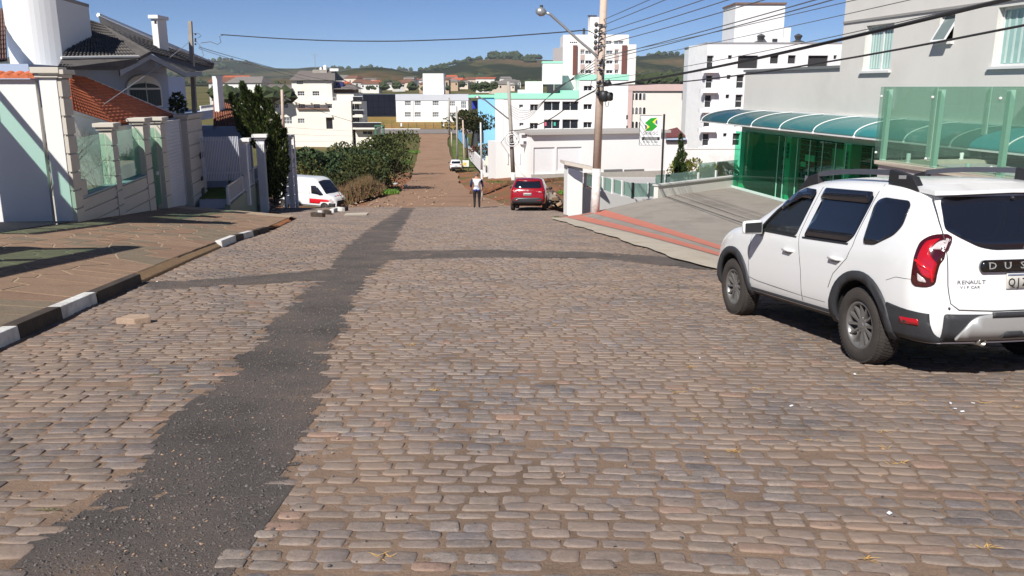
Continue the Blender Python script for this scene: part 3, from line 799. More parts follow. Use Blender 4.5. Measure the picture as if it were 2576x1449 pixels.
wallc = [mat('far_wall_white', (.72, .70, .66), .9, .05, .3), mat('far_wall_cream', (.66, .56, .45), .9, .05, .3), mat('far_wall_ochre', (.5, .36, .24), .9, .05, .3)]
roofc = [mat('terracotta_roof', L(176, 92, 66), .9, .2, 1.0), mat('grey_sheet_roof', L(122, 116, 112), .9, .15, 1.0), mat('brown_tile_roof', L(118, 82, 66), .9, .15, 1.0)]
rnd = random.Random(8)
hlab = {(0, 0): 'white house with a terracotta roof', (0, 1): 'white house with a grey roof', (0, 2): 'white house with a brown roof', (1, 0): 'cream house with a terracotta roof', (1, 1): 'cream house with a grey roof', (1, 2): 'cream house with a brown roof', (2, 0): 'ochre house with a terracotta roof', (2, 1): 'ochre house with a grey roof', (2, 2): 'ochre house with a brown roof'}
def far_house(u, v, Y, w, h, wi, ri, gable, rot, label=None):
    p = at(u, v, Y); M = Matrix.Translation(p) @ Matrix.Rotation(rot, 4, 'Z')
    T = lambda *q: M @ Vector(q)
    d = w * .7
    t = thing('town_house', label or hlab[wi, ri] + ' in the far town below the hills', 'house', p, None if label else 'small houses of the far town')
    mb = MB(); mb.hexa([T(-w / 2, -d / 2, -6), T(w / 2, -d / 2, -6), T(w / 2, d / 2, -6), T(-w / 2, d / 2, -6), T(-w / 2, -d / 2, h), T(w / 2, -d / 2, h), T(w / 2, d / 2, h), T(-w / 2, d / 2, h)])
    wl = mb.build('wall', wallc[wi], t)
    e = .4; rh = w * .17
    if gable:
        mb = MB(); mb.mesh([T(-w / 2 - e, -d / 2 - e, h + .02), T(w / 2 + e, -d / 2 - e, h + .02), T(w / 2 + e, d / 2 + e, h + .02), T(-w / 2 - e, d / 2 + e, h + .02), T(-w / 2 - e + w * .15, 0, h + rh), T(w / 2 + e - w * .15, 0, h + rh)], [(0, 1, 5, 4), (1, 2, 5), (2, 3, 4, 5), (3, 0, 4), (3, 2, 1, 0)])
    else:
        mb = MB().hexa([T(-w / 2 - e, -d / 2 - e, h + .02), T(w / 2 + e, -d / 2 - e, h + .02), T(w / 2 + e, d / 2 + e, h + .9), T(-w / 2 - e, d / 2 + e, h + .9), T(-w / 2 - e, -d / 2 - e, h + .3), T(w / 2 + e, -d / 2 - e, h + .3), T(w / 2 + e, d / 2 + e, h + 1.2), T(-w / 2 - e, d / 2 + e, h + 1.2)])
    mb.build('roof', roofc[ri], t)
    n = max(2, int(w / 3.5))
    for i in range(n):
        x = lerp(-w / 2 + 1.2, w / 2 - 1.2, i / (n - 1)); mb = MB()
        mb.hexa([T(x - .5, -d / 2 - .05, h * .35), T(x + .5, -d / 2 - .05, h * .35), T(x + .5, -d / 2 + .05, h * .35), T(x - .5, -d / 2 + .05, h * .35), T(x - .5, -d / 2 - .05, h * .75), T(x + .5, -d / 2 - .05, h * .75), T(x + .5, -d / 2 + .05, h * .75), T(x - .5, -d / 2 + .05, h * .75)]).build('window', glassdk, t)
for k in range(52):
    if k < 40: u = rnd.uniform(850, 1225); v = rnd.uniform(212, 228)
    elif k < 52: u = rnd.uniform(1110, 1330); v = rnd.uniform(214, 230)
    else: u = rnd.uniform(545, 730); v = rnd.uniform(214, 236)
    v -= 4; Y = lerp(820, 460, (v - 206) / 26) * rnd.uniform(.9, 1.1)
    far_house(u, v, Y, rnd.uniform(7, 13), rnd.choice([2.8, 3, 3.2, 5.6]), rnd.choices([0, 1, 2], [6, 3, 1])[0], rnd.choices([0, 1, 2], [2, 5, 3])[0], rnd.random() < .7, rnd.uniform(-.5, .5))
for u, v, Y, w, h, wi, ri, lab in [(572, 236, 240, 9, 3.0, 0, 2, 'white house with brown roof left of the juniper top'), (600, 232, 260, 10, 3.2, 1, 0, 'cream house with terracotta roof just above the juniper'), (632, 238, 230, 10, 3.0, 0, 1, 'white house with grey roof beside the cream block')]: far_house(u, v, Y, w, h, wi, ri, True, rnd.uniform(-.3, .3), lab)
mb = MB()
for k in range(60):
    u = rnd.uniform(535, 720); v = rnd.uniform(205, 245); Y = lerp(330, 105, (v - 205) / 40); p = at(u, v + 6, Y); r = rnd.uniform(.7, 1.9); blob(mb, (p.x, p.y, p.z + r * .1), r, rnd)
for k in range(110):
    u = rnd.choice([rnd.uniform(540, 720), rnd.uniform(840, 1340), rnd.uniform(1590, 1740), rnd.uniform(840, 1340)]); v = rnd.uniform(206, 228); Y = lerp(800, 450, (v - 206) / 24)
    p = at(u, v, Y); r = rnd.choice([1.0, 1.4, 2.0, 2.6, 3.4]) * rnd.uniform(.8, 1.2); blob(mb, (p.x, p.y, p.z + r * .5), r, rnd)
for k in range(46):
    p = at(rnd.uniform(1590, 1730), rnd.uniform(188, 206), rnd.uniform(300, 360)); r = rnd.uniform(2.5, 4.5); blob(mb, (p.x, p.y, p.z - r * .5), r, rnd)
for k in range(34):
    p = at(rnd.uniform(1188, 1248), rnd.uniform(212, 228), 330); r = rnd.uniform(.7, 1.7); blob(mb, (p.x, p.y, p.z), r, rnd)
tag(mb.build('treeline', mat('town_tree_green', L(58, 68, 42), 1, .35, .3)), 'dark trees among the houses of the far town', 'trees', kind='stuff')

# ================================================================== valley buildings
# ---- cream apartment block ------------------------------------------------
f = F(0, 175.0)
roofg = mat('weathered_sheet_roof', L(112, 104, 100), .85, .18, .4, .3, 3)
def A2(x0, y0, x1, y1, ff=f, c=cA): return ff.rect(c(x0, y0), c(x1, y1))
t = thing('apartment_building', 'cream apartment block with grey roofs and small barred windows behind the thicket', 'building', f.P(f.uv(*cA(500, 1100))[0], -11))
main = A2(-150, 490, 1005, 1160); left = A2(-150, 340, 212, 490); cen = A2(212, 235, 740, 490); rgt = A2(740, 395, 1003, 490)
W = [(290, 370, 380, 428), (482, 370, 572, 428), (300, 535, 388, 592), (497, 535, 580, 592), (672, 533, 738, 588), (110, 375, 162, 425), (112, 530, 170, 586), (-10, 375, 60, 425), (-20, 530, 50, 586), (110, 705, 222, 790), (295, 722, 382, 782), (275, 236, 362, 280)]
door = A2(655, 710, 745, 855)
holes = [A2(*w) for w in W] + [door]
mb = MB()
for r, o in ((main, 0), (left, -.02), (cen, 0.0), (rgt, -1.2)):
    body(mb, f, r[0], r[1], r[2] - (3 if r is main else 0), r[3], 11, holes, o, .2)
mb.build('wall', cream, t)
for w, h in zip(W, holes): window(f, h, t, alu, glassdk if w[1] < 700 else glassmid, 3, 2, 0, .2, .07)
dr = MB().fbox(f, door[0], door[1], door[2], door[3], -.25, -.2).build('door', glassdk, t)
MB().fbox(f, door[0] - .1, door[1] + .1, door[3] + .05, door[3] + .45, .01, .5).build('canopy', cream, t)
def gable_roof(name, f, a0, a1, ze, zr, o1, o0, m, parent, inset=0.0):
    mo = (o0 + o1) / 2
    mb = MB(); mb.mesh([f.P(a0, ze, o1), f.P(a1, ze, o1), f.P(a1, ze, o0), f.P(a0, ze, o0), f.P(a0 + inset, zr, mo), f.P(a1 - inset, zr, mo)], [(0, 1, 5, 4), (1, 2, 5), (2, 3, 4, 5), (3, 0, 4), (3, 2, 1, 0)])
    return mb.build(name, m, parent)
cr = A2(180, 100, 780, 230); gable_roof('roof', f, cr[0], cr[1], cr[2] + .01, cr[3], .6, -10, roofg, t, 1.0)
lr = A2(-170, 280, 235, 340); gable_roof('roof', f, lr[0], lr[1], lr[2] + .02, lr[3], .8, -9, roofg, t, .5)
rr = A2(735, 280, 1062, 345); gable_roof('roof', f, rr[0], rr[1], rr[2] + .02, rr[3], -.2, -8, roofg, t, 1.5)
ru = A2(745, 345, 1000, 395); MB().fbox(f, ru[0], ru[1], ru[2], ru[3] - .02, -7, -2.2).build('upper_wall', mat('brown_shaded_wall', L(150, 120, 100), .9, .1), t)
tank = A2(750, 285, 850, 312); MB().fbox(f, tank[0], tank[1], tank[2], tank[3] + .5, -3.6, -2.2).build('water_tank', mat('blue_tank', L(40, 50, 110), .5, .05), t)
sk_ = A2(665, 138, 780, 172); MB().fbox(f, sk_[0], sk_[1], sk_[2] + 1.0, sk_[3] + 1.0, -3.4, -3.1).build('roof_hatch', white, t)
for x0, y0, x1, y1 in [(500, 55, 540, 90), (550, 25, 605, 60)]:
    r = A2(x0, y0, x1, y1); MB().lathe([(0.01, r[2] - 1.2), ((r[1] - r[0]) / 2, r[2] - 1.2), ((r[1] - r[0]) / 2, r[3] - .3), ((r[1] - r[0]) / 3, r[3]), (.01, r[3])], 12, Matrix.Translation(f.P((r[0] + r[1]) / 2, 0, -5))).build('water_tank', white, t)
pl = A2(430, 88, 620, 112); MB().fbox(f, pl[0], pl[1], pl[2] - 1.5, pl[3], -6.5, -3.5).build('tank_platform', concrete, t)
p0 = f.uv(*cA(445, 90)); p1 = f.uv(*cA(440, -120)); mb = MB().tube([f.P(*p0, -5), f.P(*p1, -5)], .05, 5)
for k in range(3): mb.tube([f.P(p1[0] - .9 + .2 * k, p1[1] - .3 * k, -5), f.P(p1[0] + .9 - .2 * k, p1[1] - .3 * k, -5)], .03, 4)
mb.build('aerial', steel, t)
# terrace balustrade, pergola beam and brackets
rl = A2(740, 445, 1003, 487); mb = MB(); mb.fbox(f, rl[0], rl[1], rl[3] - .08, rl[3], -.1, 0)
for k in range(9): a = lerp(rl[0], rl[1] - .06, k / 8); mb.fbox(f, a, a + .06, rl[2], rl[3] - .08, -.09, -.02)
mb.build('railing', alu, t)
bm_ = A2(215, 495, 690, 518); MB().fbox(f, bm_[0], bm_[1], bm_[2], bm_[3], .7, 1.0).build('pergola_beam', cream, t)
for x in (255, 455, 640): r = A2(x, 505, x + 16, 520); MB().fbox(f, r[0], r[1], r[2], r[3], .01, .69).build('pergola_bracket', concrete, t)
lb = A2(290, 585, 690, 603); MB().fbox(f, lb[0], lb[1], lb[2], lb[3], .02, .5).build('ledge', mat('ledge_brown', L(128, 104, 92), .9, .1), t)
# balconies on the right end
for y0, y1, yb0, yb1, x1 in [(440, 490, 505, 530, 1130), (615, 668, 680, 705, 1148), (775, 835, 838, 860, 1372)]:
    q = A2(1010, y0, x1, y1); s_ = A2(1005, yb0, x1 - 10, yb1); b_ = MB().fbox(f, s_[0], s_[1], s_[2], s_[3], -4, .6).build('balcony', cream, t)
    MB().fbox(f, q[0], q[1], q[2], q[3], .52, .58).build('balcony_glass', glassdk, b_); MB().fbox(f, q[0], q[1] + .1, q[3] + .004, q[3] + .12, .48, .62).build('handrail', alu, b_)
for x0, y0, x1, y1 in [(1010, 535, 1075, 612), (1012, 700, 1078, 775), (1030, 880, 1082, 932), (1108, 885, 1245, 930)]:
    r = A2(x0, y0, x1, y1); window(f, r, t, alu, glassdk, 2, 1, -1.0, .1, .06)
gw = A2(1006, 505, 1250, 1160); gq = MB(); body(gq, f, gw[0], A2(1085, 0, 1085, 1)[0], gw[2] - 2, gw[3], 6, [A2(1010, 535, 1075, 612), A2(1012, 700, 1078, 775)], -1.0, .1)
body(gq, f, A2(1085, 0, 1085, 1)[0], A2(1260, 0, 1260, 1)[0], gw[2] - 2, A2(0, 862, 1, 863)[3], 6, [A2(1108, 885, 1245, 930)], -1.0, .1)
gq.build('wall', cream, t)
gp = A2(1300, 820, 1430, 960); mb = MB()
for a in (gp[0], gp[1] - .4): mb.fbox(f, a, a + .4, gp[2] - 2, gp[3], 1.5, 1.9)
mb.fbox(f, gp[0], gp[1], gp[3], gp[3] + .3, 1.2, 2.2)
tag(mb.build('gateway', mat('green_gateway', L(70, 110, 84), .7, .1)), 'small green gateway at the right end of the cream block', 'gateway')

# ---- black glazed building and the long white one ---------------------------
f = F(0, 236.0)
t = thing('office_building', 'black glazed box of a building left of the long white one', 'building', f.P(f.uv(*cA(1300, 740))[0], -6))
r = f.rect(cA(1040, 412), cA(1560, 745)); mb = MB(); body(mb, f, r[0], r[1], r[2] - 3, r[3], 12); mb.build('wall', mat('black_cladding', (.006, .007, .012), .25, .3, .2), t)
nx = 7
for i in range(nx):
    for j in range(4):
        a0 = lerp(r[0], r[1], i / nx); a1 = lerp(r[0], r[1], (i + 1) / nx); z0 = lerp(r[2], r[3], j / 4); z1 = lerp(r[2], r[3], (j + 1) / 4)
        MB().fbox(f, a0 + .04, a1 - .04, z0 + .04, z1 - .04, .01, .06).build('pane', mat('black_pane', (.010, .012, .022), .1, .3, .3, spec=.7), t)
f = F(0, 230.0)
t = thing('institute_building', 'long two storey white building with grey parapet and white tower block', 'building', f.P(f.uv(*cA(2000, 750))[0], -6))
r = f.rect(cA(1555, 492), cA(2490, 752)); W = [(x, y, x + 80, y + 62) for y in (493, 640) for x in (1672, 1800, 2030)] + [(2250, 500, 2320, 560), (2395, 500, 2465, 590), (2250, 645, 2330, 700)]
holes = [f.rect(cA(*w[:2]), cA(*w[2:])) for w in W]
mb = MB(); body(mb, f, r[0], r[1], r[2] - 3, r[3], 14, holes, 0, .2); mb.build('wall', white, t)
for h in holes: window(f, h, t, alu, glassmid, 3, 2, 0, .2, .1)
r2 = f.rect(cA(1550, 410), cA(2492, 491)); mb = MB(); body(mb, f, r2[0], r2[1], r2[2] + .02, r2[3], 14.2, (), .12); mb.build('parapet', mat('grey_corrugated', L(196, 198, 204), .6, .05, .5), t)
r3 = f.rect(cA(1882, 138), cA(2158, 412)); mb = MB(); body(mb, f, r3[0], r3[1], r3[2] - .2, r3[3], 6, (), -4); mb.build('tower', white, t)
a = f.uv(*cA(2015, 170)); b = f.uv(*cA(2015, 405)); MB().fbox(f, a[0] - .05, a[0] + .05, b[1], a[1], -3.98, -3.9).build('downpipe', alu, t)
for x in (1778, 2212): a = f.uv(*cA(x, 492)); b = f.uv(*cA(x, 750)); MB().fbox(f, a[0] - .06, a[0] + .06, b[1], a[1], .01, .1).build('downpipe', alu, t)
r = f.rect(cA(2360, 615), cA(2530, 640)); MB().fbox(f, r[0], r[1], r[2], r[3], .01, 4).build('porch_roof', white, t)
# fence along the grass bank with two white notices
f = F(0, 223.3)
z0 = f.uv(*cA(1500, 868))[1]; fe = thing('wire_fence', 'thin dark wire fence along the dry grass bank in front of white building', 'fence', f.P(f.uv(*cA(1800, 868))[0], z0))
for k, x in enumerate(range(1400, 2200, 107)):
    a = f.uv(*cA(x, 868)); h = f.uv(*cA(x, 775))[1]; MB().tube([f.P(a[0], z0 - .5), f.P(a[0], h)], .06, 6).build('post', aludk, fe)
a0 = f.uv(*cA(1400, 800))[0]; a1 = f.uv(*cA(2150, 800))[0]
for k in range(3): MB().tube([f.P(a0, z0 + 1.2 + k * 1.2), f.P(a1, z0 + 1.2 + k * 1.2)], .02, 4).build('wire', aludk, fe)
for x, nm in ((1625, 'leftmost'), (2168, 'rightmost')):
    r = f.rect(cA(x - 10, 780), cA(x + 12, 822)); tag(MB().fbox(f, r[0], r[1], r[2], r[3], .1, .14).build('notice_board', white, bevel=.02), 'small white notice on the wire fence, %s of the two' % nm, 'sign')

# ---- blue building, tank ---------------------------------------------------
f = F(0, 143.0)
t = thing('blue_building', 'light blue rendered building left of the white and mint apartments', 'building', f.P(f.uv(*cE(485, 760))[0], -9))
r = f.rect(cE(438, 395), cE(600, 770)); mb = MB(); body(mb, f, r[0], r[1], r[2] - 4, r[3], 12); mb.build('wall', mat('light_blue_paint', L(142, 196, 236), .8, .04, .4), t)
r = f.rect(cE(355, 374), cE(600, 395)); MB().fbox(f, r[0], r[1], r[2] + .02, r[3], -12, .25).build('fascia', mat('mint_paint', L(150, 222, 190), .8, .04, .4), t)
r = f.rect(cE(430, 670), cE(480, 760)); window(f, r, t, aludk, glassdk, 1, 1, .3, .1, .08)
f2 = F(0, 150)
t = thing('water_tank_tower', 'blue box water tank on dark legs beside the light blue building', 'water tank', f2.P(f2.uv(*cE(405, 590))[0], -9))
r = f2.rect(cE(388, 420), cE(430, 487)); MB().fbox(f2, r[0], r[1], r[2], r[3], -2, 0).build('tank', mat('royal_blue', L(44, 62, 168), .5, .05), t, bevel=.08)
for a in (r[0] + .1, r[1] - .4):
    for o in (-.4, -1.9): MB().fbox(f2, a, a + .3, -12, r[2] - .01, o, o + .3).build('leg', aludk, t)

# ---- white and mint apartment building ---------------------------------------
mint = mat('mint_paint2', L(160, 226, 200), .8, .04, .4)
f = F(0, 129.0)
t = thing('mint_apartments', 'white apartment building with mint green parapets and large dark balconies', 'building', f.P(f.uv(*cE(900, 800))[0], -9))
def B2(x0, y0, x1, y1, ff=f): return ff.rect(cB(x0, y0), cB(x1, y1))
W = [(85, 692, 215, 800), (80, 1000, 215, 1105), (312, 645, 578, 800), (618, 645, 885, 800), (315, 945, 578, 1100), (620, 942, 882, 1100), (972, 385, 1112, 472), (970, 688, 1108, 782), (968, 985, 1105, 1085)]
holes = [B2(*w) for w in W]; holes += [f.rect(cE(780, 452), cE(812, 480)), f.rect(cE(782, 603), cE(815, 630))]
L0 = f.uv(*cE(580, 405))[0]; M0 = f.uv(*cB(893, 500))[0]; R0 = f.uv(*cB(1705, 500))[0]
zl = f.uv(*cE(700, 405))[1]; zr = f.uv(*cB(1000, 292))[1]
mb = MB(); body(mb, f, L0, M0, -13, zl, 14, holes, 0, .35); body(mb, f, M0 + .003, R0, -13, zr, 16, holes, .05, .35); mb.build('wall', white, t)
for i, h in enumerate(holes):
    big = h[1] - h[0] > 10
    window(f, h, t, alu, glassdk, 5 if big else 2, 2 if big else 1, .05 if h[0] > M0 else 0, .35, .08)
    if not big and i < 9 and h[0] > -1e9 and (h[1] - h[0]) > 5:
        s0 = lerp(h[0], h[1], .5); MB().fbox(f, s0, h[1] - .1, h[2] + .1, h[3] - .1, -.25 + (.05 if h[0] > M0 else 0), -.2 + (.05 if h[0] > M0 else 0)).build('shutter', alu, t)
zs = f.uv(*cB(400, 512))[1]; zs2 = f.uv(*cB(700, 462))[1]; xs_ = f.uv(*cB(615, 500))[0]
mb = MB(); mb.fbox(f, L0 - .1, xs_, zl + .01, zs, -14.1, .12); mb.fbox(f, xs_ + .003, M0 - .01, zl + .01, zs2, -8, .12); mb.build('parapet', mint, t)
zp = f.uv(*cB(1200, 197))[1]; MB().fbox(f, M0 + .01, R0 + .1, zr + .01, zp, -16, .17).build('parapet', mint, t)
# mint flank, receding
ls = f.rect(cE(540, 410), cE(580, 860)); mb = MB(); mb.face([f.P(L0 - .02, -13, 0), f.P(L0 - .02, zl, 0), f.P(L0 - .02, zl, -14), f.P(L0 - .02, -13, -14)]); mb.build('flank', mint, t)
MB().fbox(f, L0, L0 + 1.3, -13, zl, .004, .05).build('corner_strip', white, t)
for o in (-4, -9):
    MB().hexa([f.P(L0 - .06, zz, oo) for zz, oo in ((-9, o), (-9, o - 2))] + [f.P(L0 - .03, -9, o - 2), f.P(L0 - .03, -9, o)] + [f.P(L0 - .06, -3, o), f.P(L0 - .06, -3, o - 2), f.P(L0 - .03, -3, o - 2), f.P(L0 - .03, -3, o)]).build('window', glassdk, t)
r = f.rect(cE(985, 100), cE(1150, 282)); MB().fbox(f, r[0], r[1], r[2], r[3], -8, -4.5).build('stair_tower', white, t)
MB().fbox(f, r[0] - .1, r[1] + .1, r[3] + .003, r[3] + .25, -8.1, -4.4).build('tower_cap', mint, t)
r_ = f.rect(cE(1020, 282), cE(1075, 350)); MB().fbox(f, r_[0], r_[1], r_[2] - .5, r_[3] - .003, -4.6, -4.55).build('roof_door', interior, t)
r = f.rect(cE(835, 258), cE(985, 362)); MB().fbox(f, r[0], r[1] - .01, r[2] - .3, r[3], -9, -5).build('penthouse', white, t)
r = f.rect(cE(770, 330), cE(835, 362)); MB().fbox(f, r[0], r[1] - .01, r[2] - .3, r[3], -9, -5).build('penthouse', white, t)
r = f.rect(cE(1100, 205), cE(1275, 360)); MB().fbox(f, r[0], r[1] - .01, r[2] - .3, r[3], -10, -8.2).build('penthouse', white, t)
for x0, y0, x1, y1 in [(1676, 870, 1700, 940), (1676, 1045, 1700, 1100)]: h = B2(x0, y0, x1, y1); MB().fbox(f, h[0], h[1], h[2], h[3], .06, .1).build('window', glassdk, t)
# laundry on the lower balcony
for x, col, nm in ((340, L(230, 96, 130), 'pink'), (492, L(70, 190, 160), 'green')):
    h = B2(x - 14, 990, x + 16, 1050); tag(MB().fbox(f, h[0], h[1], h[2], h[3], -.27, -.22).build('hanging_laundry', mat('cloth_' + nm, col, .9, .1)), nm + ' cloth hanging in the lower dark balcony of mint apartments', 'laundry')

# ---- beige tower block ----------------------------------------------------------
f = F(0, 250.0)
beige = mat('beige_paint', (.84, .80, .76), .85, .04, .3); brownst = mat('brown_strip', L(112, 70, 62), .8, .1, .5); pink = mat('rose_strip', L(190, 168, 160), .85, .06, .5)
t = thing('tower_block', 'tall beige tower block with brown and rose stripes', 'building', f.P(f.uv(*cC(700, 860))[0], -8))
def C2(x0, y0, x1, y1, ff=f): return ff.rect(cC(x0, y0), cC(x1, y1))
W = [(x0, y, x1, y + dy) for y, dy in ((586, 42), (700, 40), (812, 40), (926, 40)) for x0, x1 in ((555, 627), (797, 870), (897, 935), (500, 542))] + [(797, 470, 862, 512), (890, 470, 1000, 512)]
holes = [C2(*w) for w in W]
r = C2(295, 515, 1130, 1000); mb = MB(); body(mb, f, r[0], r[1], -14, r[3], 18, holes, 0, .3)
r2 = C2(240, 400, 1060, 515); body(mb, f, r2[0] + 1.5, r2[1], r2[2] + .003, r2[3], 15, holes, -.6, .3); mb.build('wall', beige, t)
lf = C2(200, 545, 295, 1000); MB().mesh([f.P(lf[0], -14, -10), f.P(r[0] - .02, -14, 0), f.P(r[0] - .02, lf[3], 0), f.P(lf[0], lf[3], -10)], [(0, 1, 2, 3)]).build('side_wall', mat('beige_grey', L(196, 188, 186), .85, .05), t)
for h, w in zip(holes, W): window(f, h, t, alu, glassdk if w[1] > 650 else glassmid, 2, 1, -.6 if w[1] < 500 else 0, .3, .1)
for x0, x1, m_ in ((412, 452, brownst), (980, 1022, brownst)): q = C2(x0, 525, x1, 1000); MB().fbox(f, q[0], q[1], -12, q[3], .01, .5).build('stripe', m_, t)
for x0, x1 in ((665, 722),): q = C2(x0, 515, x1, 1000); MB().fbox(f, q[0], q[1], -12, q[3], .01, .3).build('stripe', pink, t)
for x0, x1 in ((497, 545), (893, 940)):
    for y0, y1 in ((565, 582), (632, 696), (744, 808), (856, 922)): q = C2(x0, y0, x1, y1); MB().fbox(f, q[0], q[1], q[2], q[3], .01, .08).build('stripe', pink, t)
q = C2(575, 192, 760, 400); MB().fbox(f, q[0] + 1, q[1], q[2] + .003, q[3], -8, -1.5).build('lift_tower', beige, t)
for k in (620, 675): q = C2(k - 25, 165, k + 25, 192); mb = MB().fbox(f, q[0], q[1], q[3] - .4, q[3], -4, -3); mb.fbox(f, (q[0] + q[1]) / 2 - .2, (q[0] + q[1]) / 2 + .2, q[2] + .003, q[3] - .41, -3.7, -3.3); mb.build('roof_tank_stand', aludk, t)
for x in (378, 400, 422, 444): q = C2(x, 483, x + 14, 500); MB().fbox(f, q[0], q[1], q[2], q[3], -.59, -.55).build('vent', glassdk, t)
q = C2(545, 365, 552, 400); MB().tube([f.P(q[0], q[2], -2), f.P(q[0], q[3] + 1, -2)], .35, 8).build('chimney', aludk, t)

# ---- rose and cream building with arched windows ------------------------------------
f = F(0, 165.0)
t = thing('arched_window_building', 'cream building with rose top band and columns of arched windows', 'building', f.P(f.uv(*cB(2000, 1100))[0], -8))
creamp = mat('pale_cream', (.80, .74, .68), .85, .04, .3); rose = mat('rose_band', L(206, 178, 172), .85, .05, .4)
r = B2(1700, 370, 2760, 1200, f); body_ = MB(); body(body_, f, r[0], r[1], r[2] - 6, r[3], 14); body_.build('wall', creamp, t)
b_ = B2(1690, 368, 2764, 470, f); MB().fbox(f, b_[0], b_[1], b_[2], b_[3] + .1, .01, .4).build('parapet', rose, t)
b_ = B2(1690, 340, 1755, 1200, f); MB().fbox(f, b_[0], b_[1], b_[2] - 6, B2(0, 470, 1, 471, f)[3] - .01, .012, .35).build('pilaster', rose, t)
f.p = None
for y0, y1 in ((505, 615), (740, 850), (975, 1085), (1180, 1260)):
    for x0 in (1762, 1825, 1888, 1952):
        q = B2(x0, y0, x0 + 40, y1, f); ca = (q[0] + q[1]) / 2; hw = (q[1] - q[0]) / 2
        def arch(k, o): 
            pts = [f.P(ca - hw * k, q[2] - .05 * (k - 1), o), f.P(ca + hw * k, q[2] - .05 * (k - 1), o)]
            for i in range(9): a = math.pi * i / 8; pts.append(f.P(ca + hw * k * math.cos(a), q[3] - hw + hw * k * math.sin(a), o))
            return pts
        w_ = MB().prism(arch(1.14, .01), Vector((f.n[0], f.n[1], 0)) * .06).build('window', creamp, t)
        MB().prism(arch(.92, .075), Vector((f.n[0], f.n[1], 0)) * .01).build('pane', glassdk if (x0 + y0) % 3 else glassmid, w_)
q = B2(2690, 470, 2760, 1200, f)
for k in range(4):
    q = cD(322, 668 + 108 * k), cD(350, 720 + 108 * k); q = f.rect(*q); MB().fbox(f, q[0], q[1], q[2], q[3], .01, .5).build('balcony_window', glassdk, t)

# ---- unfinished white building ----------------------------------------------------
f = F(0, 122.0)
raw = mat('white_block_wall', (.80, .80, .80), .9, .05, 1.2, .3, 6, dirt=(.6, .6, .6), dscale=.4, damt=.3)
t = thing('unfinished_building', 'unfinished white building with empty window openings and rooftop tower', 'building', f.P(f.uv(*cD(900, 1080))[0], -7))
def D2(x0, y0, x1, y1, ff=f): return ff.rect(cD(x0, y0), cD(x1, y1))
W = [(505, 402, 548, 495), (498, 545, 541, 640), (490, 687, 533, 780), (482, 830, 525, 920), (474, 967, 517, 1057), (657, 400, 683, 428), (730, 402, 868, 495), (963, 400, 1018, 460), (1092, 400, 1143, 460), (1238, 402, 1375, 495), (1422, 400, 1442, 428),
     (648, 543, 674, 572), (720, 543, 768, 640), (640, 685, 664, 713), (712, 685, 757, 780), (632, 830, 655, 858), (706, 830, 750, 920), (622, 965, 645, 990), (692, 965, 740, 1055)]
holes = [D2(*w) for w in W]
cr_ = f.uv(*cD(488, 700))[0]; r = D2(488, 318, 1560, 1090)
mb = MB(); body(mb, f, cr_, r[1], r[2] - 8, r[3], 16, holes, 0, .35)
a = F(f.P(cr_, 0).x, f.P(cr_, 0).y, math.radians(52)); 
fl = f.sub(-6).uv(*cD(372, 340))
mb.mesh([f.P(fl[0], -16, -6), f.P(cr_ - .003, -16, 0), f.P(cr_ - .003, r[3], 0), f.P(fl[0], r[3], -6), f.P(fl[0] + 4.5, -16, -18), f.P(fl[0] + 4.5, r[3], -18), f.P(cr_ + 4.5, r[3], -18)], [(0, 1, 2, 3), (4, 0, 3, 5), (3, 2, 6, 5)])
mb.build('wall', raw, t)
for w, h in zip(W, holes):
    big = (h[1] - h[0]) > 6
    if w[0] < 560 or (690 < w[0] < 770 and w[1] > 500): window(f, h, t, alu, interior, 1, 2, 0, .35, .08)
    else: MB().fbox(f, h[0], h[1], h[2], h[3], -.75, -.36).build('opening', interior, t)
for k, y in enumerate((500, 645, 787, 927, 1064)):
    q = D2(455 - 7 * k, y, 575 - 7 * k, y + 28); MB().fbox(f, q[0], q[1], q[2], q[3], .01, .9).build('balcony', raw, t)
MB().fbox(f, cr_ - .1, r[1], r[3] + .004, r[3] + .22, -16, .06).build('coping', mat('grey_coping', L(150, 150, 152), .9, .1), t)
q = D2(740, 22, 1083, 318); MB().fbox(f, q[0], q[1], q[2] + .3, q[3], -9, -2).build('roof_tower', raw, t)
MB().fbox(f, q[0] - .15, q[1] + .15, q[3] + .003, q[3] + .25, -9.2, -1.8).build('tower_cap', mat('rust_cap', L(120, 96, 84), .9, .2), t)
q = D2(1086, 192, 1140, 318); MB().fbox(f, q[0], q[1], q[2] + .3, q[3], -8, -2.2).build('roof_block', raw, t)
q = D2(1008, 275, 1042, 312); MB().fbox(f, q[0], q[1], q[2] + .3, q[3], -1.99, -1.9).build('roof_hatch', interior, t)
for x in (915, 1188):
    q = D2(x - 20, 238, x + 20, 314); c_ = f.P((q[0] + q[1]) / 2, 0, -1.4); h = q[3] - q[2]
    MB().lathe([(.01, q[2] - .1), (1.15, q[2]), (.9, q[2] + h * .2), (.35, q[2] + h * .35), (.42, q[2] + h * .5), (.62, q[2] + h * .75), (.45, q[3] - .2), (.01, q[3])], 10, Matrix.Translation((c_.x, c_.y, 0))).build('roof_vent', aludk, t)
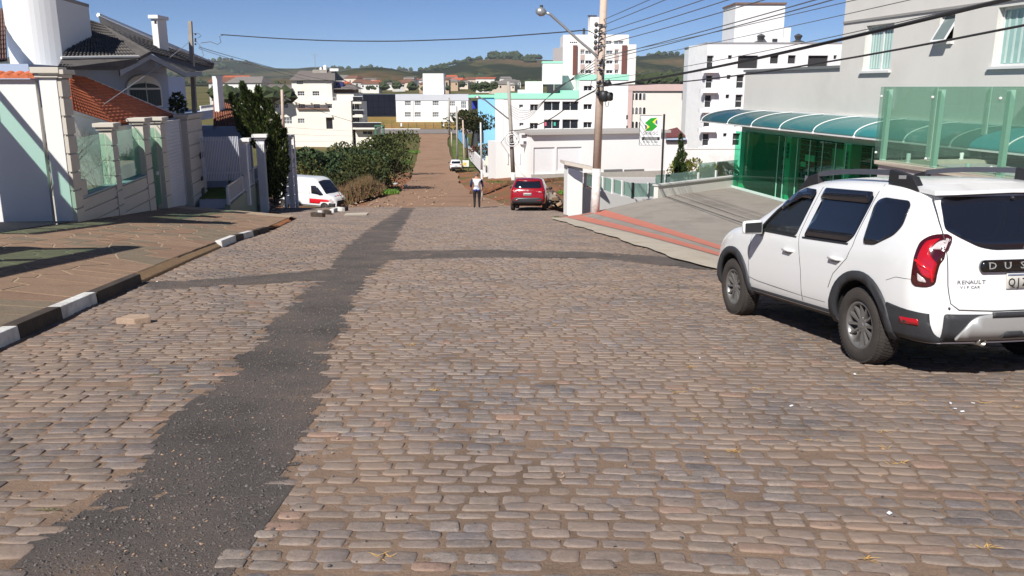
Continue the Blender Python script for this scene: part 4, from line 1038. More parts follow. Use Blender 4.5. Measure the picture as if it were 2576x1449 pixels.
# stained retaining wall in front of it
f = F(0, 100.0, .0)
r = f.rect(cD(205, 1055), cD(760, 1235)); wt_ = mat('stained_white_wall', (.78, .77, .75), .9, .06, 1.5, .3, 8, dirt=(.4, .38, .36), dscale=.5, damt=.5)
tg = MB(); rr = f.rect(cD(345, 1080), cD(780, 1240)); tg.fbox(f, rr[0], rr[1], rr[2] - 2, rr[3], -.3, 0); tg.fbox(f, rr[0] - .05, rr[1], rr[3] + .003, rr[3] + .12, -.36, .06)
tag(tg.build('boundary_wall', wt_), 'white boundary wall with dark streaks below the unfinished building', 'wall')
ff2 = F(0, 108); rr = ff2.rect(cD(165, 965), cD(345, 1215)); t = thing('shed', 'low white shed with maroon roof behind the advertising sign', 'shed', ff2.P(rr[0], rr[2]))
q = ff2.rect(cD(205, 1030), cD(350, 1230)); MB().fbox(ff2, q[0], q[1], q[2] - 2, q[3] + .6, -6, 0).build('wall', white, t)
q = ff2.rect(cD(160, 935), cD(340, 985)); MB().mesh([ff2.P(q[0], q[2], .6), ff2.P(q[1], q[2] + .1, .6), ff2.P(q[1], q[3], -5), ff2.P(q[0] + 2, q[3] - .3, -5), ff2.P(q[0], q[2] - .2, .6), ff2.P(q[1], q[2] - .1, .6)], [(0, 1, 2, 3), (4, 5, 1, 0)]).build('roof', mat('maroon_roof', L(112, 62, 58), .7, .1, .6), t)
q = ff2.rect(cD(205, 990), cD(345, 1012)); MB().fbox(ff2, q[0], q[1], q[2], q[3], .1, .5).build('fascia', mat('steel_blue', L(176, 190, 212), .6, .05), t)
q = ff2.rect(cD(205, 1012), cD(345, 1030)); MB().fbox(ff2, q[0], q[1], q[2], q[3] - .005, .02, .3).build('gutter', aludk, t)

# ---- long white garage ---------------------------------------------------------------
c0 = at(*cE(880, 700), 84.0)
f = F(c0.x, c0.y, math.radians(17))
t = thing('garage_building', 'long plain white garage with beige fascia and recessed door panels', 'building', f.P(8, -7))
ztop = f.uv(*cE(890, 702))[1]; zb = f.uv(*cE(885, 1040))[1]; aend = f.uv(*cD(207, 980))[0]
d1 = [f.uv(*cE(900, 808)), f.uv(*cE(1070, 1035))]; d2 = [f.uv(*cE(1092, 805)), f.uv(*cE(1292, 1035))]
holes = [(d1[0][0], d1[1][0], zb + .1, d1[0][1]), (d2[0][0], d2[1][0], zb + .4, d2[0][1])]
mb = MB(); body(mb, f, 0, aend, zb - 3, ztop, 5, holes, 0, .12); mb.build('wall', white, t)
for h in holes: MB().fbox(f, h[0], h[1], h[2], h[3], -.17, -.12).build('door', mat('white_door', (.78, .78, .78), .6, .03), t)
zt2 = f.uv(*cE(890, 680))[1]
MB().fbox(f, -.2, aend + .3, ztop + .004, zt2, -5.2, .5).build('fascia', mat('beige_fascia', L(174, 168, 162), .85, .06, .4), t)
bw = f.rect(cE(1480, 985), cE(1810, 1022)); 
for x0, x1 in ((1480, 1630), (1648, 1810)):
    q = f.rect(cE(x0, 990), cE(x1, 1012)); MB().fbox(f, q[0], q[1], q[2] - .1, q[3], .01, .1).build('vent_grille', mat('grey_block_vent', L(112, 110, 108), .9, .2, 4), t)
MB().fbox(f, 0, aend, zb - 3, zb + .12, .012, .16).build('plinth', mat('plinth_grey', L(170, 166, 158), .9, .1), t)
# left flank with sign boards
sg = F(c0.x, c0.y, math.radians(17 + 64)); q0 = cE(862, 700)
s1 = [F(c0.x, c0.y, math.radians(-50))]
fl = f.sub(-.6)
t2 = thing('garage_annex', 'white annex stepping back at the left end of the garage', 'building', f.P(-4, zb))
an = f.sub(-3.0); r = an.rect(cE(585, 680), cE(878, 1000)); mb = MB(); body(mb, an, r[0], r[1], r[2] - 4, r[3] - 1.0, 3, (), 0); mb.build('wall', white, t2)
for x in (680, 780): q = an.rect(cE(x, 850), cE(x + 3, 945)); MB().fbox(an, q[0], q[1] + .05, q[2], q[3], .01, .1).build('pilaster', alu, t2)
sgn = an.sub(1.5)
r = sgn.rect(cE(782, 690), cE(868, 780)); gb = thing('shop_board', 'hanging white shop board with dark bands on the garage corner', 'sign', sgn.P(r[0], r[2]))
MB().fbox(sgn, r[0], r[1], r[2], r[3], -.1, 0).build('board', white, gb)
for y0, y1, x0, x1 in ((702, 728, 800, 850), (755, 778, 815, 840)): q = sgn.rect(cE(x0, y0), cE(x1, y1)); MB().fbox(sgn, q[0], q[1], q[2], q[3], .004, .012).build('dark_band', mat('board_print', L(92, 86, 92), .7, .4, 9), gb)
MB().fbox(sgn, r[0] + .2, r[1] - .2, r[2] + .3, r[3] - .3, -1.48, -.11).build('bracket', alu, gb)
# ================================================================== right-hand building
tang = math.radians(-90 + 9.2)
p0 = S(16.0, 27.6)
RB = F(p0.x, p0.y, tang)
greyw = mat('grey_render', L(216, 213, 206), .9, .03, .8, .18, 70, dirt=L(188, 182, 172), dscale=.25, damt=.4)
t = thing('office_house', 'pale grey rendered two storey building with green glazed shopfront', 'building', S(16, 27.6, -2.7))
aL = RB.uv(1868, 300)[0]; zT = RB.uv(*cD(1100, 510))[1]; zA = RB.uv(*cD(770, 795))[1]
def R2(x0, y0, x1, y1): return RB.rect(cR(x0, y0), cR(x1, y1))
w1 = (RB.uv(*cR(305, 350))[0], RB.uv(*cR(505, 350))[0], RB.uv(*cR(400, 512))[1], RB.uv(*cR(400, 178))[1])
w2 = (RB.uv(*cR(848, 200))[0], RB.uv(*cR(955, 200))[0], RB.uv(*cR(890, 300))[1], RB.uv(*cR(890, 100))[1])
w3 = (RB.uv(*cR(1250, 300))[0], RB.uv(*cR(1250, 300))[0] + 2.3, RB.uv(*cR(1230, 482))[1], RB.uv(*cR(1280, 55))[1])
mb = MB(); body(mb, RB, 0, 24, -.2, 8.0, 12, [w1, w2, w3], .06, .22)
body(mb, RB, aL, -.003, -.2, zT, 12, (), 0)
mb.build('wall', greyw, t)
for k, w in enumerate((w1, w3)):
    W_ = window(RB, w, t, alu, mat('window_curtain_glass', L(150, 186, 178), .12, .15, 2.5, spec=.6) if 1 else glassmid, 2, 1, .06, .22, .06, .10)
    # curtain folds behind/at the glass
    mb = MB()
    for i in range(9):
        x = lerp(w[0] + .1, w[1] - .1, (i + .5) / 9); mb.fbox(RB, x - .03, x + .035, w[2] + .08, w[3] - .1, -.138, -.130)
    mb.build('curtain', mat('curtain_white', L(196, 214, 208), .6, .05), W_)
Wt = MB().fbox(RB, w2[0], w2[1], w2[2], w2[3], -.24, -.14).build('window', interior, t)
mb = MB(); b0, b1 = .30, -.13
def tilt(a0, a1, k0, k1, m, nm, th=.02):      # panel hinged at the top, swung out at the bottom
    def q(a, k, d): z = lerp(w2[2], w2[3], k); o = lerp(b0, b1, k); return RB.P(a, z, o + d)
    MB().hexa([q(a0, k0, th), q(a1, k0, th), q(a1, k0, -th), q(a0, k0, -th), q(a0, k1, th), q(a1, k1, th), q(a1, k1, -th), q(a0, k1, -th)]).build(nm, m, Wt)
tilt(w2[0] + .05, w2[1] - .05, .06, .94, mat('grey_glass', L(120, 132, 130), .08, .1, spec=.6), 'pane', .008)
tilt(w2[0] + .01, w2[1] - .01, .0, .06, alu, 'frame_rail'); tilt(w2[0] + .01, w2[1] - .01, .94, 1.0, alu, 'frame_rail')
tilt(w2[0] + .01, w2[0] + .06, .062, .938, alu, 'frame_rail'); tilt(w2[1] - .06, w2[1] - .01, .062, .938, alu, 'frame_rail')
MB().fbox(RB, w2[0] - .05, w2[1] + .05, w2[2] - .08, w2[2] - .01, .062, .14).build('sill', white, t)
zg = RB.uv(*cR(600, 103))[1]
MB().fbox(RB, 0, 24, zg - .04, zg + .03, .062, .10).build('drip_groove', mat('grey_groove', L(150, 148, 144), .9, .1), t)
MB().fbox(RB, aL - .05, -.01, zT + .004, zT + .1, -12, .08).build('coping', mat('coping_dark', L(112, 116, 116), .8, .1), t)
# storefront: pillars, block wall behind, green glass in front
gmint = mat('green_painted_pillar', L(214, 236, 226), .6, .06, 1.0)
def aH(x, y): return RB.uv(*cH(x, y))[0]
PA = [(aH(1000, 700), aH(1050, 700)), (aH(1575, 800), aH(1640, 800)), (aH(2320, 800), aH(2415, 800)), (13.3, 13.9), (18.0, 18.6)]
for a0, a1 in PA: MB().fbox(RB, a0, a1, -2.7, -.205, -.4, 0).build('pillar', gmint, t)
for k, (a0, a1) in enumerate(PA[1:3]):      # house number plaques with stacked marks
    z = RB.uv(*cH((1620, 2355)[k], (650, 775)[k]))[1]
    pq = MB().fbox(RB, (a0 + a1) / 2 - .12, (a0 + a1) / 2 + .12, z - .32, z + .32, .004, .012).build('plaque', mat('plaque_blue', L(96, 190, 170), .6, .1), t)
    for i in range(4): MB().fbox(RB, (a0 + a1) / 2 - .08, (a0 + a1) / 2 + .08, z - .28 + i * .15, z - .18 + i * .15, .014, .016).build('mark', mat('mark_blue', L(40, 70, 110), .7, .1), pq)
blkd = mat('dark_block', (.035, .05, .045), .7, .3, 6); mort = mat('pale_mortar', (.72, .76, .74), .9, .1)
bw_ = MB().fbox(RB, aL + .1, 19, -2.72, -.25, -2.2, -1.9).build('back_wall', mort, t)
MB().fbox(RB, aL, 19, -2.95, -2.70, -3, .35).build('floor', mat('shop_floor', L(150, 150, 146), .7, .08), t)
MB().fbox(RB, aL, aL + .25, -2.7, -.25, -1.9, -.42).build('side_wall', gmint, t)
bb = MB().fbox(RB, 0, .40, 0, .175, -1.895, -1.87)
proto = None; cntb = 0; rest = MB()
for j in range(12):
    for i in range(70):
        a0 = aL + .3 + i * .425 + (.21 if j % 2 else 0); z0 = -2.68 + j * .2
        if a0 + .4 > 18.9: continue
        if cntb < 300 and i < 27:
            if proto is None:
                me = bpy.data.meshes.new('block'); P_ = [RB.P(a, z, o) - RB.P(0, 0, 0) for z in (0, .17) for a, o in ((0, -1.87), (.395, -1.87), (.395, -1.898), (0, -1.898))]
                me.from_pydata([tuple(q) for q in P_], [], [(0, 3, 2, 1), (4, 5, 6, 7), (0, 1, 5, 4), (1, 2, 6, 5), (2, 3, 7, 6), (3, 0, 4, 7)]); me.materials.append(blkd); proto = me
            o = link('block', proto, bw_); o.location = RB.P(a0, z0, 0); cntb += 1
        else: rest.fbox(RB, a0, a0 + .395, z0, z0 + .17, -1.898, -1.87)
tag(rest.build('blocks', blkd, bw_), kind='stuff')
gg = glassmat('green_shop_glass', (.14, .80, .48), .96, .02)
gx_ = [aL + .03] + [lerp(PA[0][1], PA[1][0], .999)] + [PA[1][1] + .1, aH(1820, 800), aH(1985, 800), aH(2150, 800), PA[2][0], PA[2][1] + .2] + [PA[2][1] + .2 + 1.55 * k for k in range(1, 8)]
for a0, a1 in zip(gx_, gx_[1:]):
    if a1 - a0 < .1: continue
    MB().fbox(RB, a0 + .006, a1 - .006, -2.68, -.21, .28, .29).build('pane', gg, t)
    MB().fbox(RB, a1 - .02, a1 + .02, -2.68, -.21, .292, .31).build('mullion', mat('green_alu', L(150, 226, 190), .4, .05), t)
MB().fbox(RB, aL, 19, -2.699, -2.60, .27, .33).build('threshold', gmint, t)
# door furniture and things standing inside
a = aH(1965, 930); hnd = MB().fbox(RB, a - .09, a + .09, -1.75, -1.5, .31, .34).build('door_lock', alu, t)
for (x0, y0, x1, y1) in [(1920, 700, 2035, 800), (1860, 790, 1920, 865)]:
    q = RB.rect(cH(x0, y0), cH(x1, y1)); MB().fbox(RB, q[0], q[1], q[2], q[3], .24, .25).build('notice', gmint, t)
q = RB.sub(-1.2).rect(cH(2190, 620), cH(2320, 960)); RBi = RB.sub(-1.2); tag(MB().fbox(RBi, q[0], q[1], q[2], q[3], -.2, 0).build('notice_stand', mat('pale_stand', (.5, .6, .56), .7, .1)), 'pale notice stand inside the green glass shopfront', 'stand')
# curved awning
awm = mat('teal_polycarbonate', L(56, 128, 126), .38, .10, .7, spec=.5, coat=.1)
AW = 1.75; zo = .22
def arc(k): an = k * math.pi / 2; return (AW * math.cos(an) ** 1.0, zo + (zA - zo) * math.sin(an))      # k 0 = outer edge
aw0, aw1 = aL - .35, 19.0
aw = thing('awning', 'curved teal polycarbonate awning with white ribs over the shopfront', 'awning', RB.P(aL, zo, 1))
vs = []; fs = []; nk = 14
for k in range(nk + 1):
    o, z = arc(k / nk); vs += [tuple(RB.P(aw0, z, o)), tuple(RB.P(aw1, z, o))]
for k in range(nk): fs.append((2 * k, 2 * k + 1, 2 * k + 3, 2 * k + 2))
me = bpy.data.meshes.new('sheet'); me.from_pydata(vs, [], fs); me.materials.append(awm); me.polygons.foreach_set('use_smooth', [True] * len(fs)); so_ = link('sheet', me, aw)
md = so_.modifiers.new('solid', 'SOLIDIFY'); md.thickness = .012
RBo = RB.sub(AW)
ribs = [aw0 + .02] + [RBo.uv(*cH(x, y))[0] for x, y in ((840, 312), (1145, 352), (1510, 398), (1942, 438), (2468, 500))]
ribs += [RBo.uv(*cG(1015, 888))[0]]; d_ = ribs[-1] - ribs[-2]
ribs += [ribs[-1] + 1.9 * k for k in range(1, 5)]
for a in ribs:
    if a > aw1: continue
    mb = MB(); mb.tube([RB.P(a, arc(k / nk)[1] + .02, arc(k / nk)[0] + .012) for k in range(nk + 1)], .022, 6); mb.ball(RB.P(a, zo - .02, AW + .02), .05, 8); mb.build('rib', alu, aw, smooth=True)
MB().fbox(RB, aw0, aw1, zo - .05, zo - .005, AW - .03, AW + .015).build('edge_rail', alu, aw)
for a in ribs[1:]:
    if a < aw1: MB().tube([RB.P(a, zo - .03, AW - .05), RB.P(a, -.05, .02)], .02, 6).build('strut', alu, aw)
MB().fbox(RB, aL, 24, zA - .01, zA + .05, .066, .12).build('flashing', white, aw)

# ---- raised terrace with glass balustrade --------------------------------------------
tc_, ts_ = 11.8, 18.35
TF = F(S(tc_, ts_).x, S(tc_, ts_).y, tang)          # face along the street
TB = F(S(tc_, ts_).x, S(tc_, ts_).y, math.radians(9.2))   # back edge, across
t = thing('terrace', 'raised grey terrace wall with stone coping beside the parked white car', 'terrace', S(tc_, ts_, -2.6))
gw2 = mat('grey_terrace_render', L(190, 184, 182), .9, .05, 1.2, .2, 50, dirt=L(160, 152, 150), dscale=.8, damt=.6)
z0c = TF.uv(*cG(900, 1130))[1]
MB().fbox(TF, 0, 16, -3.4, z0c - .09, -4.2, 0).build('wall', gw2, t)
MB().fbox(TF, -.08, 16, z0c - .088, z0c, -.40, .06).build('coping', mat('stone_coping', L(196, 186, 168), .8, .08, 4), t)
MB().fbox(TF, -.078, .30, z0c - .087, z0c - .001, -4.2, -.402).build('coping', mat('stone_coping', L(196, 186, 168), .8, .08, 4), t)
MB().fbox(TF, .31, 16, z0c - .3, z0c - .14, -4.1, -.41).build('floor', mat('terrace_floor', L(200, 200, 192), .8, .05), t)
gr = thing('glass_balustrade', 'tall green glass balustrade with white posts on the terrace edge', 'balustrade', S(tc_, ts_, z0c))
gbal = glassmat('green_balustrade_glass', (.52, .69, .60), .86, .015)
zt_ = EYE + .02
posts = [TF.uv(*cG(x, y))[0] for x, y in ((690, 1075), (1335, 1170), (2190, 1290))]; dp = posts[2] - posts[1]
posts += [posts[-1] + dp * k for k in range(1, 5)]
edges_ = [posts[0] - .18] + [p_ - .12 for p_ in posts[1:]]
for a0, a1 in zip(edges_, edges_[1:]): MB().fbox(TF, a0 + .006, a1 - .006, z0c + .05, zt_, .0, .012).build('pane', gbal, gr)
for p_ in posts[:-1]:
    MB().fbox(TF, p_ - .055, p_ + .055, z0c + .002, zt_ - .06, -.16, -.06).build('post', mat('pale_green_post', L(196, 226, 212), .5, .04), gr)
    for z in (z0c + .18, zt_ - .22):
        c_ = TF.P(p_ - .10, z, .02); MB().ball(c_, .032, 10).build('clip', alu, gr)
bp = [TB.uv(*cG(1412, 1070))[0], TB.uv(*cG(2100, 1060))[0]]; dp = bp[1] - bp[0]; bp += [bp[1] + dp]
for a0, a1 in zip([.05] + bp, bp): MB().fbox(TB, a0 + .01, a1 - .01, z0c + .05, zt_, -.17, -.158).build('pane', gbal, gr)
for p_ in bp: MB().fbox(TB, p_ - .045, p_ + .045, z0c + .002, zt_, -.30, -.18).build('post', white, gr)
for k, (x, y) in enumerate(((940, 1110), (1690, 1220))):
    a = TF.uv(*cG(x, y + 15))[0]; tag(MB().lathe([(.001, z0c), (.06, z0c), (.06, z0c + .02), (.035, z0c + .04), (.05, z0c + .16), (.001, z0c + .17)], 10, Matrix.Translation(TF.P(a, 0, -.25))).build('coping_lamp', white, smooth=True), 'small white lamp on the street side terrace coping, %s of two' % ('further from the car' if k == 0 else 'nearer the car'), 'lamp')
for k, x in enumerate((1035, 1715, 2410)):
    a = TB.uv(*cG(x, 1060))[0]; tag(MB().lathe([(.001, z0c), (.06, z0c), (.06, z0c + .02), (.035, z0c + .04), (.05, z0c + .16), (.001, z0c + .17)], 10, Matrix.Translation(TB.P(a, 0, .12))).build('coping_lamp', white, smooth=True), 'small white lamp on the rear terrace coping behind glass, %s' % ('leftmost', 'middle one', 'rightmost')[k], 'lamp')
# arched truss at the end of the porch canopy, seen through the glass
tr = thing('canopy_truss', 'white arched canopy truss filled with rings seen through the balustrade', 'truss', S(14.5, 20.5, 0))
TT = F(S(12.6, 20.3).x, S(12.6, 20.3).y, math.radians(9.2))
x0, zb0 = TT.uv(*cG(1825, 950)); x1, zb1 = TT.uv(*cG(2563, 935)); L_ = 3.4
pts = [TT.P(x0 + L_ * k / 12, zb0 + .12 + .95 * math.sin(math.pi * .5 * k / 12), 0) for k in range(13)]
mb = MB(); mb.tube(pts, .04, 6); mb.build('top_chord', alu, tr, smooth=True)
mb = MB(); mb.tube([TT.P(x0, zb0, 0), TT.P(x0 + L_, zb0 + .04, 0)], .035, 6); mb.build('bottom_chord', alu, tr)
for k in range(4):
    cx_ = x0 + 1.0 + k * .62; r_ = .14 + .16 * min(1, k / 3 + .2)
    mb = MB(); mb.tube([TT.P(cx_ + r_ * math.cos(q), zb0 + .08 + r_ + r_ * math.sin(q), 0) for q in [2 * math.pi * i / 20 for i in range(21)]], .016, 5, False); mb.build('ring', alu, tr, smooth=True)
cs_ = MB(); n_ = 10
for k in range(n_): 
    a0, a1 = x0 + L_ * k / n_, x0 + L_ * (k + 1) / n_; za = lambda a: zb0 + .16 + .95 * math.sin(math.pi * .5 * (a - x0) / L_)
    cs_.mesh([TT.P(a0, za(a0), 0), TT.P(a1, za(a1), 0), TT.P(a1, za(a1), -2.5), TT.P(a0, za(a0), -2.5)], [(0, 1, 2, 3)])
cs_.build('canopy_sheet', awm, tr)

# ---- low parapet at the forecourt end, glass rail and ramp wall beyond -------------------
pa, pb = at(1655, 490, 34.0), at(1858, 469, 37.8)
ang_ = math.atan2(pb.y - pa.y, pb.x - pa.x); PF = F(pa.x, pa.y, ang_); ln_ = (pb - pa).length
pw = mat('pale_parapet', L(214, 212, 204), .9, .05, 1.0, .2, 40)
t = thing('parapet_wall', 'low pale parapet wall along the far edge of the forecourt', 'wall', pa)
MB().fbox(PF, 0, ln_, -5.2, -2.25, -.22, 0).build('wall', pw, t); MB().fbox(PF, -.05, ln_, -2.247, -2.19, -.26, .05).build('coping', mat('coping_pale2', L(196, 196, 190), .8, .05), t)
g2 = thing('ramp_balustrade', 'pale green glass panels on white posts behind the low parapet', 'balustrade', PF.P(2, -2.2, -1))
gram = glassmat('ramp_glass', (.46, .66, .58), .45, .03)
PG = PF.sub(-1.6)
for x in (32, 455, 680): 
    a, z = PG.uv(*cH(x, 1040)); zt2 = PG.uv(*cH(x, {32: 1035, 455: 935, 680: 905}[x]))[1]
    MB().fbox(PG, a - .05, a + .05, z - 2.0, max(z + .3, zt2), -.05, .05).build('post', white, g2)
a0 = PG.uv(*cH(-100, 1000))[0]; a1 = PG.uv(*cH(455, 1000))[0]; a2 = PG.uv(*cH(680, 1000))[0]; a3 = PG.uv(*cH(960, 1000))[0]
for b0_, b1_ in ((a0, a1), (a1, a2), (a2, a3)): MB().fbox(PG, b0_ + .06, b1_ - .06, -4.0, -1.72 if b0_ >= a1 else -2.05, -.01, .01).build('pane', gram, g2)
# ramp wall with panels, going away behind the pole
cM = cv(2350, 500, 3.6225)
ra, rb = at(*cM(-10, 890), 36.5), at(*cM(680, 1075), 38.2)
RF = F(ra.x, ra.y, math.atan2(rb.y - ra.y, rb.x - ra.x)); rl_ = math.hypot(rb.x - ra.x, rb.y - ra.y)
t = thing('ramp_wall', 'white ramp wall with pale green glass panels sloping down behind the pole', 'wall', ra)
mb = MB(); mb.prism([RF.P(-.6, -6.5, 0), RF.P(rl_ + 8, -6.5, 0), RF.P(rl_ + 8, rb.z - .6, 0), RF.P(rl_, rb.z, 0), RF.P(-.6, ra.z + .1, 0)], Vector((RF.n[0], RF.n[1], 0)) * -.2); mb.build('wall', white, t)
xs_p = [-10, 240, 378, 520, 672, 900, 1125]
for i, x in enumerate(xs_p):
    y = lerp(890, 1062, min(1, (x + 10) / 690)) if x < 680 else 1050
    a, z = RF.uv(*cM(x, y)); zt2 = RF.uv(*cM(x, lerp(705, 850, min(1, (x + 10) / 690))))[1]
    MB().fbox(RF, a - .045, a + .045, z - .05, zt2 + .03, -.15, -.05).build('post', white if x != 672 else blk, t)
    if i + 1 < len(xs_p):
        x2 = xs_p[i + 1]; y2 = lerp(890, 1062, min(1, (x2 + 10) / 690)) if x2 < 680 else 1050
        a2_, z2 = RF.uv(*cM(x2, y2)); zt3 = RF.uv(*cM(x2, lerp(705, 850, min(1, (x2 + 10) / 690))))[1]
        P4 = [RF.P(a + .06, z + .03, -.11), RF.P(a2_ - .06, z2 + .03, -.11), RF.P(a2_ - .06, zt3, -.11), RF.P(a + .06, zt2, -.11)]
        MB().prism(P4, Vector((RF.n[0], RF.n[1], 0)) * .012).build('pane', gram, t)
# white meter pillar with sloping concrete hood
cN = cv(2200, 600, 2.576)
NF = F(0, 35.5, math.radians(6)); t = thing('meter_pillar', 'white pillar with sloping concrete hood beside the street pole', 'pillar', NF.P(*NF.uv(*cN(255, 625))))
q0 = NF.rect(cN(182, 160), cN(330, 630)); MB().fbox(NF, q0[0], q0[1], q0[2] - .3, q0[3], -.9, 0).build('body', white, t)
q1 = NF.rect(cN(150, 120), cN(440, 215))
MB().hexa([NF.P(q0[0] - .15, q0[3] + .05, .15), NF.P(q0[1] + .5, q0[3] - .22, .15), NF.P(q0[1] + .5, q0[3] - .22, -1.1), NF.P(q0[0] - .15, q0[3] + .05, -1.1), NF.P(q0[0] - .15, q0[3] + .17, .15), NF.P(q0[1] + .5, q0[3] - .1, .15), NF.P(q0[1] + .5, q0[3] - .1, -1.1), NF.P(q0[0] - .15, q0[3] + .17, -1.1)]).build('hood', mat('hood_concrete', L(206, 196, 184), .9, .08, 2), t)
q = NF.rect(cN(185, 175), cN(332, 335)); mb = MB(); mb.prism([NF.P(q[0] + .01, q[3], .01), NF.P(q[0] + .01, q[3] - .25, .01), NF.P(lerp(q[0], q[1], .4), q[2] + .22, .01), NF.P(q[1], q[2], .01), NF.P(q[1], q[3] - .22, .01)], Vector((NF.n[0], NF.n[1], 0)) * .03); mb.build('dark_panel', mat('dark_panel_grey', L(92, 92, 108), .7, .08), t)  # dark blue-grey shape on the pillar front under the hood
# advertising sign
SF = F(0, 36.6, math.radians(-4)); cS = cB
t = thing('advertising_sign', 'white hanging sign with green and yellow emblem on a thin black post', 'sign', SF.P(*SF.uv(1663.5, 465)))
a, zb_ = SF.uv(1663.5, 470); zt2 = SF.uv(1663.5, 287)[1]
MB().tube([SF.P(a, -5.0), SF.P(a, zt2)], .045, 10).build('post', blk, t)
q = SF.rect(cS(1912, 880), cS(2250, 1365)); bd = MB().fbox(SF, q[0], q[1] - .02, q[2], q[3], -.03, .03).build('board', mat('sign_white', (.8, .8, .8), .5, .02), t)
fr_ = MB(); e_ = .02
fr_.fbox(SF, q[0] - e_, q[1], q[3], q[3] + e_, -.04, .04); fr_.fbox(SF, q[0] - e_, q[1], q[2] - e_, q[2], -.04, .04); fr_.fbox(SF, q[0] - e_, q[0], q[2], q[3], -.04, .04); fr_.build('frame', mat('sign_frame', L(130, 132, 134), .5, .05), t)
def sgpoly(pts, m, nm, o): MB().prism([SF.P(*SF.uv(*cS(x, y)), o) for x, y in pts], Vector((SF.n[0], SF.n[1], 0)) * .004).build(nm, m, bd)
sg_, sy_, sb_ = mat('sign_green', L(36, 150, 40), .5, .03), mat('sign_yellow', L(244, 226, 60), .5, .03), mat('sign_blue', L(76, 98, 160), .5, .03)
sgpoly([(1985, 1000), (2082, 920), (2185, 912), (2108, 985), (2190, 1055), (2105, 1130), (1990, 1132), (2065, 1065)], sg_, 'emblem_green', .034)
sgpoly([(2108, 985), (2185, 918), (2192, 1028)], sy_, 'emblem_yellow', .040); sgpoly([(1985, 1022), (2065, 1063), (1992, 1122)], sy_, 'emblem_yellow', .040)
sgpoly([(2152, 985), (2165, 960), (2188, 945), (2191, 1020), (2168, 1010)], sb_, 'emblem_blue', .046); sgpoly([(1986, 1030), (2008, 1036), (2022, 1062), (2012, 1090), (1990, 1108)], sb_, 'emblem_blue', .046)
sc_ = SF.rect(cS(1970, 1145), cS(2190, 1200)); Mx = Matrix.Translation(SF.P((sc_[0] + sc_[1]) / 2, (sc_[2] + sc_[3]) / 2, .034)) @ Matrix(((SF.d[0], 0, SF.n[0], 0), (SF.d[1], 0, SF.n[1], 0), (0, 1, 0, 0), (0, 0, 0, 1)))
strip_text('SINE/SC', .19, mat('sign_grey_text', L(96, 98, 104), .6, .03), bd, Mx)
q2 = SF.rect(cS(1938, 1232), cS(2228, 1286)); MB().fbox(SF, q2[0], q2[1], q2[2], q2[3], .032, .036).build('black_band', blk, bd)
for i in range(2): MB().fbox(SF, q2[0] + .08 + .02 * i, q2[1] - .1, lerp(q2[2], q2[3], .2 + .4 * i), lerp(q2[2], q2[3], .42 + .4 * i), .038, .040).build('print_line', mat('print_pale', L(170, 172, 172), .7, .35, 40), bd)
for i, (x0, x1) in enumerate(((1955, 1985), (2000, 2065), (2090, 2110), (2130, 2200))): q3 = SF.rect(cS(x0, 1302), cS(x1, 1326)); MB().fbox(SF, q3[0], q3[1], q3[2], q3[3], .032, .035).build('small_print', mat('print_faint', L(176, 178, 172), .7, .35, 50), bd)

# ================================================================== left-hand side
lang = math.radians(99.2)
q = S(WALLC, 21.9); LF = F(q.x, q.y, lang)
cream_w = mat('off_white_fence', L(206, 199, 186), .88, .04, .9, .2, 40, dirt=L(206, 196, 178), dscale=.5, damt=.4)
def lz(x, y): return LF.uv(*cI(x, y))
a_c = lz(135, 700)[0]; a_p0 = lz(205, 700)[0]; a_g0 = lz(845, 900)[0]; a_g1 = lz(930, 900)[0]; a_s1 = lz(1120, 900)[0]; a_b1 = LF.uv(*cJ(1300, 900))[0]
def ground_a(a): p = LF.P(a, 0); c, s = cs(p.x, p.y); return walk_z(c, s) - .25
t = thing('garden_wall', 'off white street wall with stepped pillars and green glass openings', 'wall', LF.P(0, -1.6))
# courses: the wall face is built as stacked bands with a shallow groove between
def banded(a0, a1, ztop, nm, o1=.0, o0=-.28, zbot=None, n=None):
    zb = (ground_a((a0 + a1) / 2) - .3) if zbot is None else zbot
    n = n or max(1, round((ztop - zb) / .42)); hgt = (ztop - zb) / n
    for k in range(n):
        MB().fbox(LF, a0, a1, zb + k * hgt + (.0 if k == 0 else .026), zb + (k + 1) * hgt - .026, o0, o1).build('course', cream_w, nm)
    MB().fbox(LF, a0 + .012, a1 - .012, zb, ztop - .02, o0 + .012, o1 - .045).build('core', cream_w, nm)
def cap(a0, a1, z, nm):
    mb = MB(); mb.fbox(LF, a0 - .06, a1 + .06, z + .002, z + .09, -.36, .08); mb.fbox(LF, a0 - .12, a1 + .12, z + .092, z + .2, -.42, .14); mb.build('cap', cream_w, nm, bevel=.012)
zcap = lz(110, 235)[1]
banded(a_c, a_p0, zcap, t, .03, -.45, n=9); cap(a_c, a_p0, zcap, t)
P1 = (lz(510, 800)[0], lz(556, 800)[0]); P2 = (lz(775, 800)[0], lz(825, 800)[0]); P3 = (a_g1, a_g1 + (P2[1] - P2[0]))
for (a0, a1), y in ((P1, 660), (P2, 610), (P3, 600)):
    z = LF.uv(*cI((530, 795, 940)[(P1, P2, P3).index((a0, a1))], y))[1]; banded(a0, a1, z, t, .03, -.3, n=7); cap(a0, a1, z, t)
s1z = lz(440, 1165)[1]; s2z = lz(700, 1085)[1]
banded(a_p0 + .003, P1[0] - .003, s1z, t, n=4); banded(P1[1] + .003, P2[0] - .003, s2z, t, n=4)
MB().fbox(LF, a_p0 + .003, a_p0 + .45, s1z + .003, lz(280, 1075)[1], -.28, 0).build('step', cream_w, t)
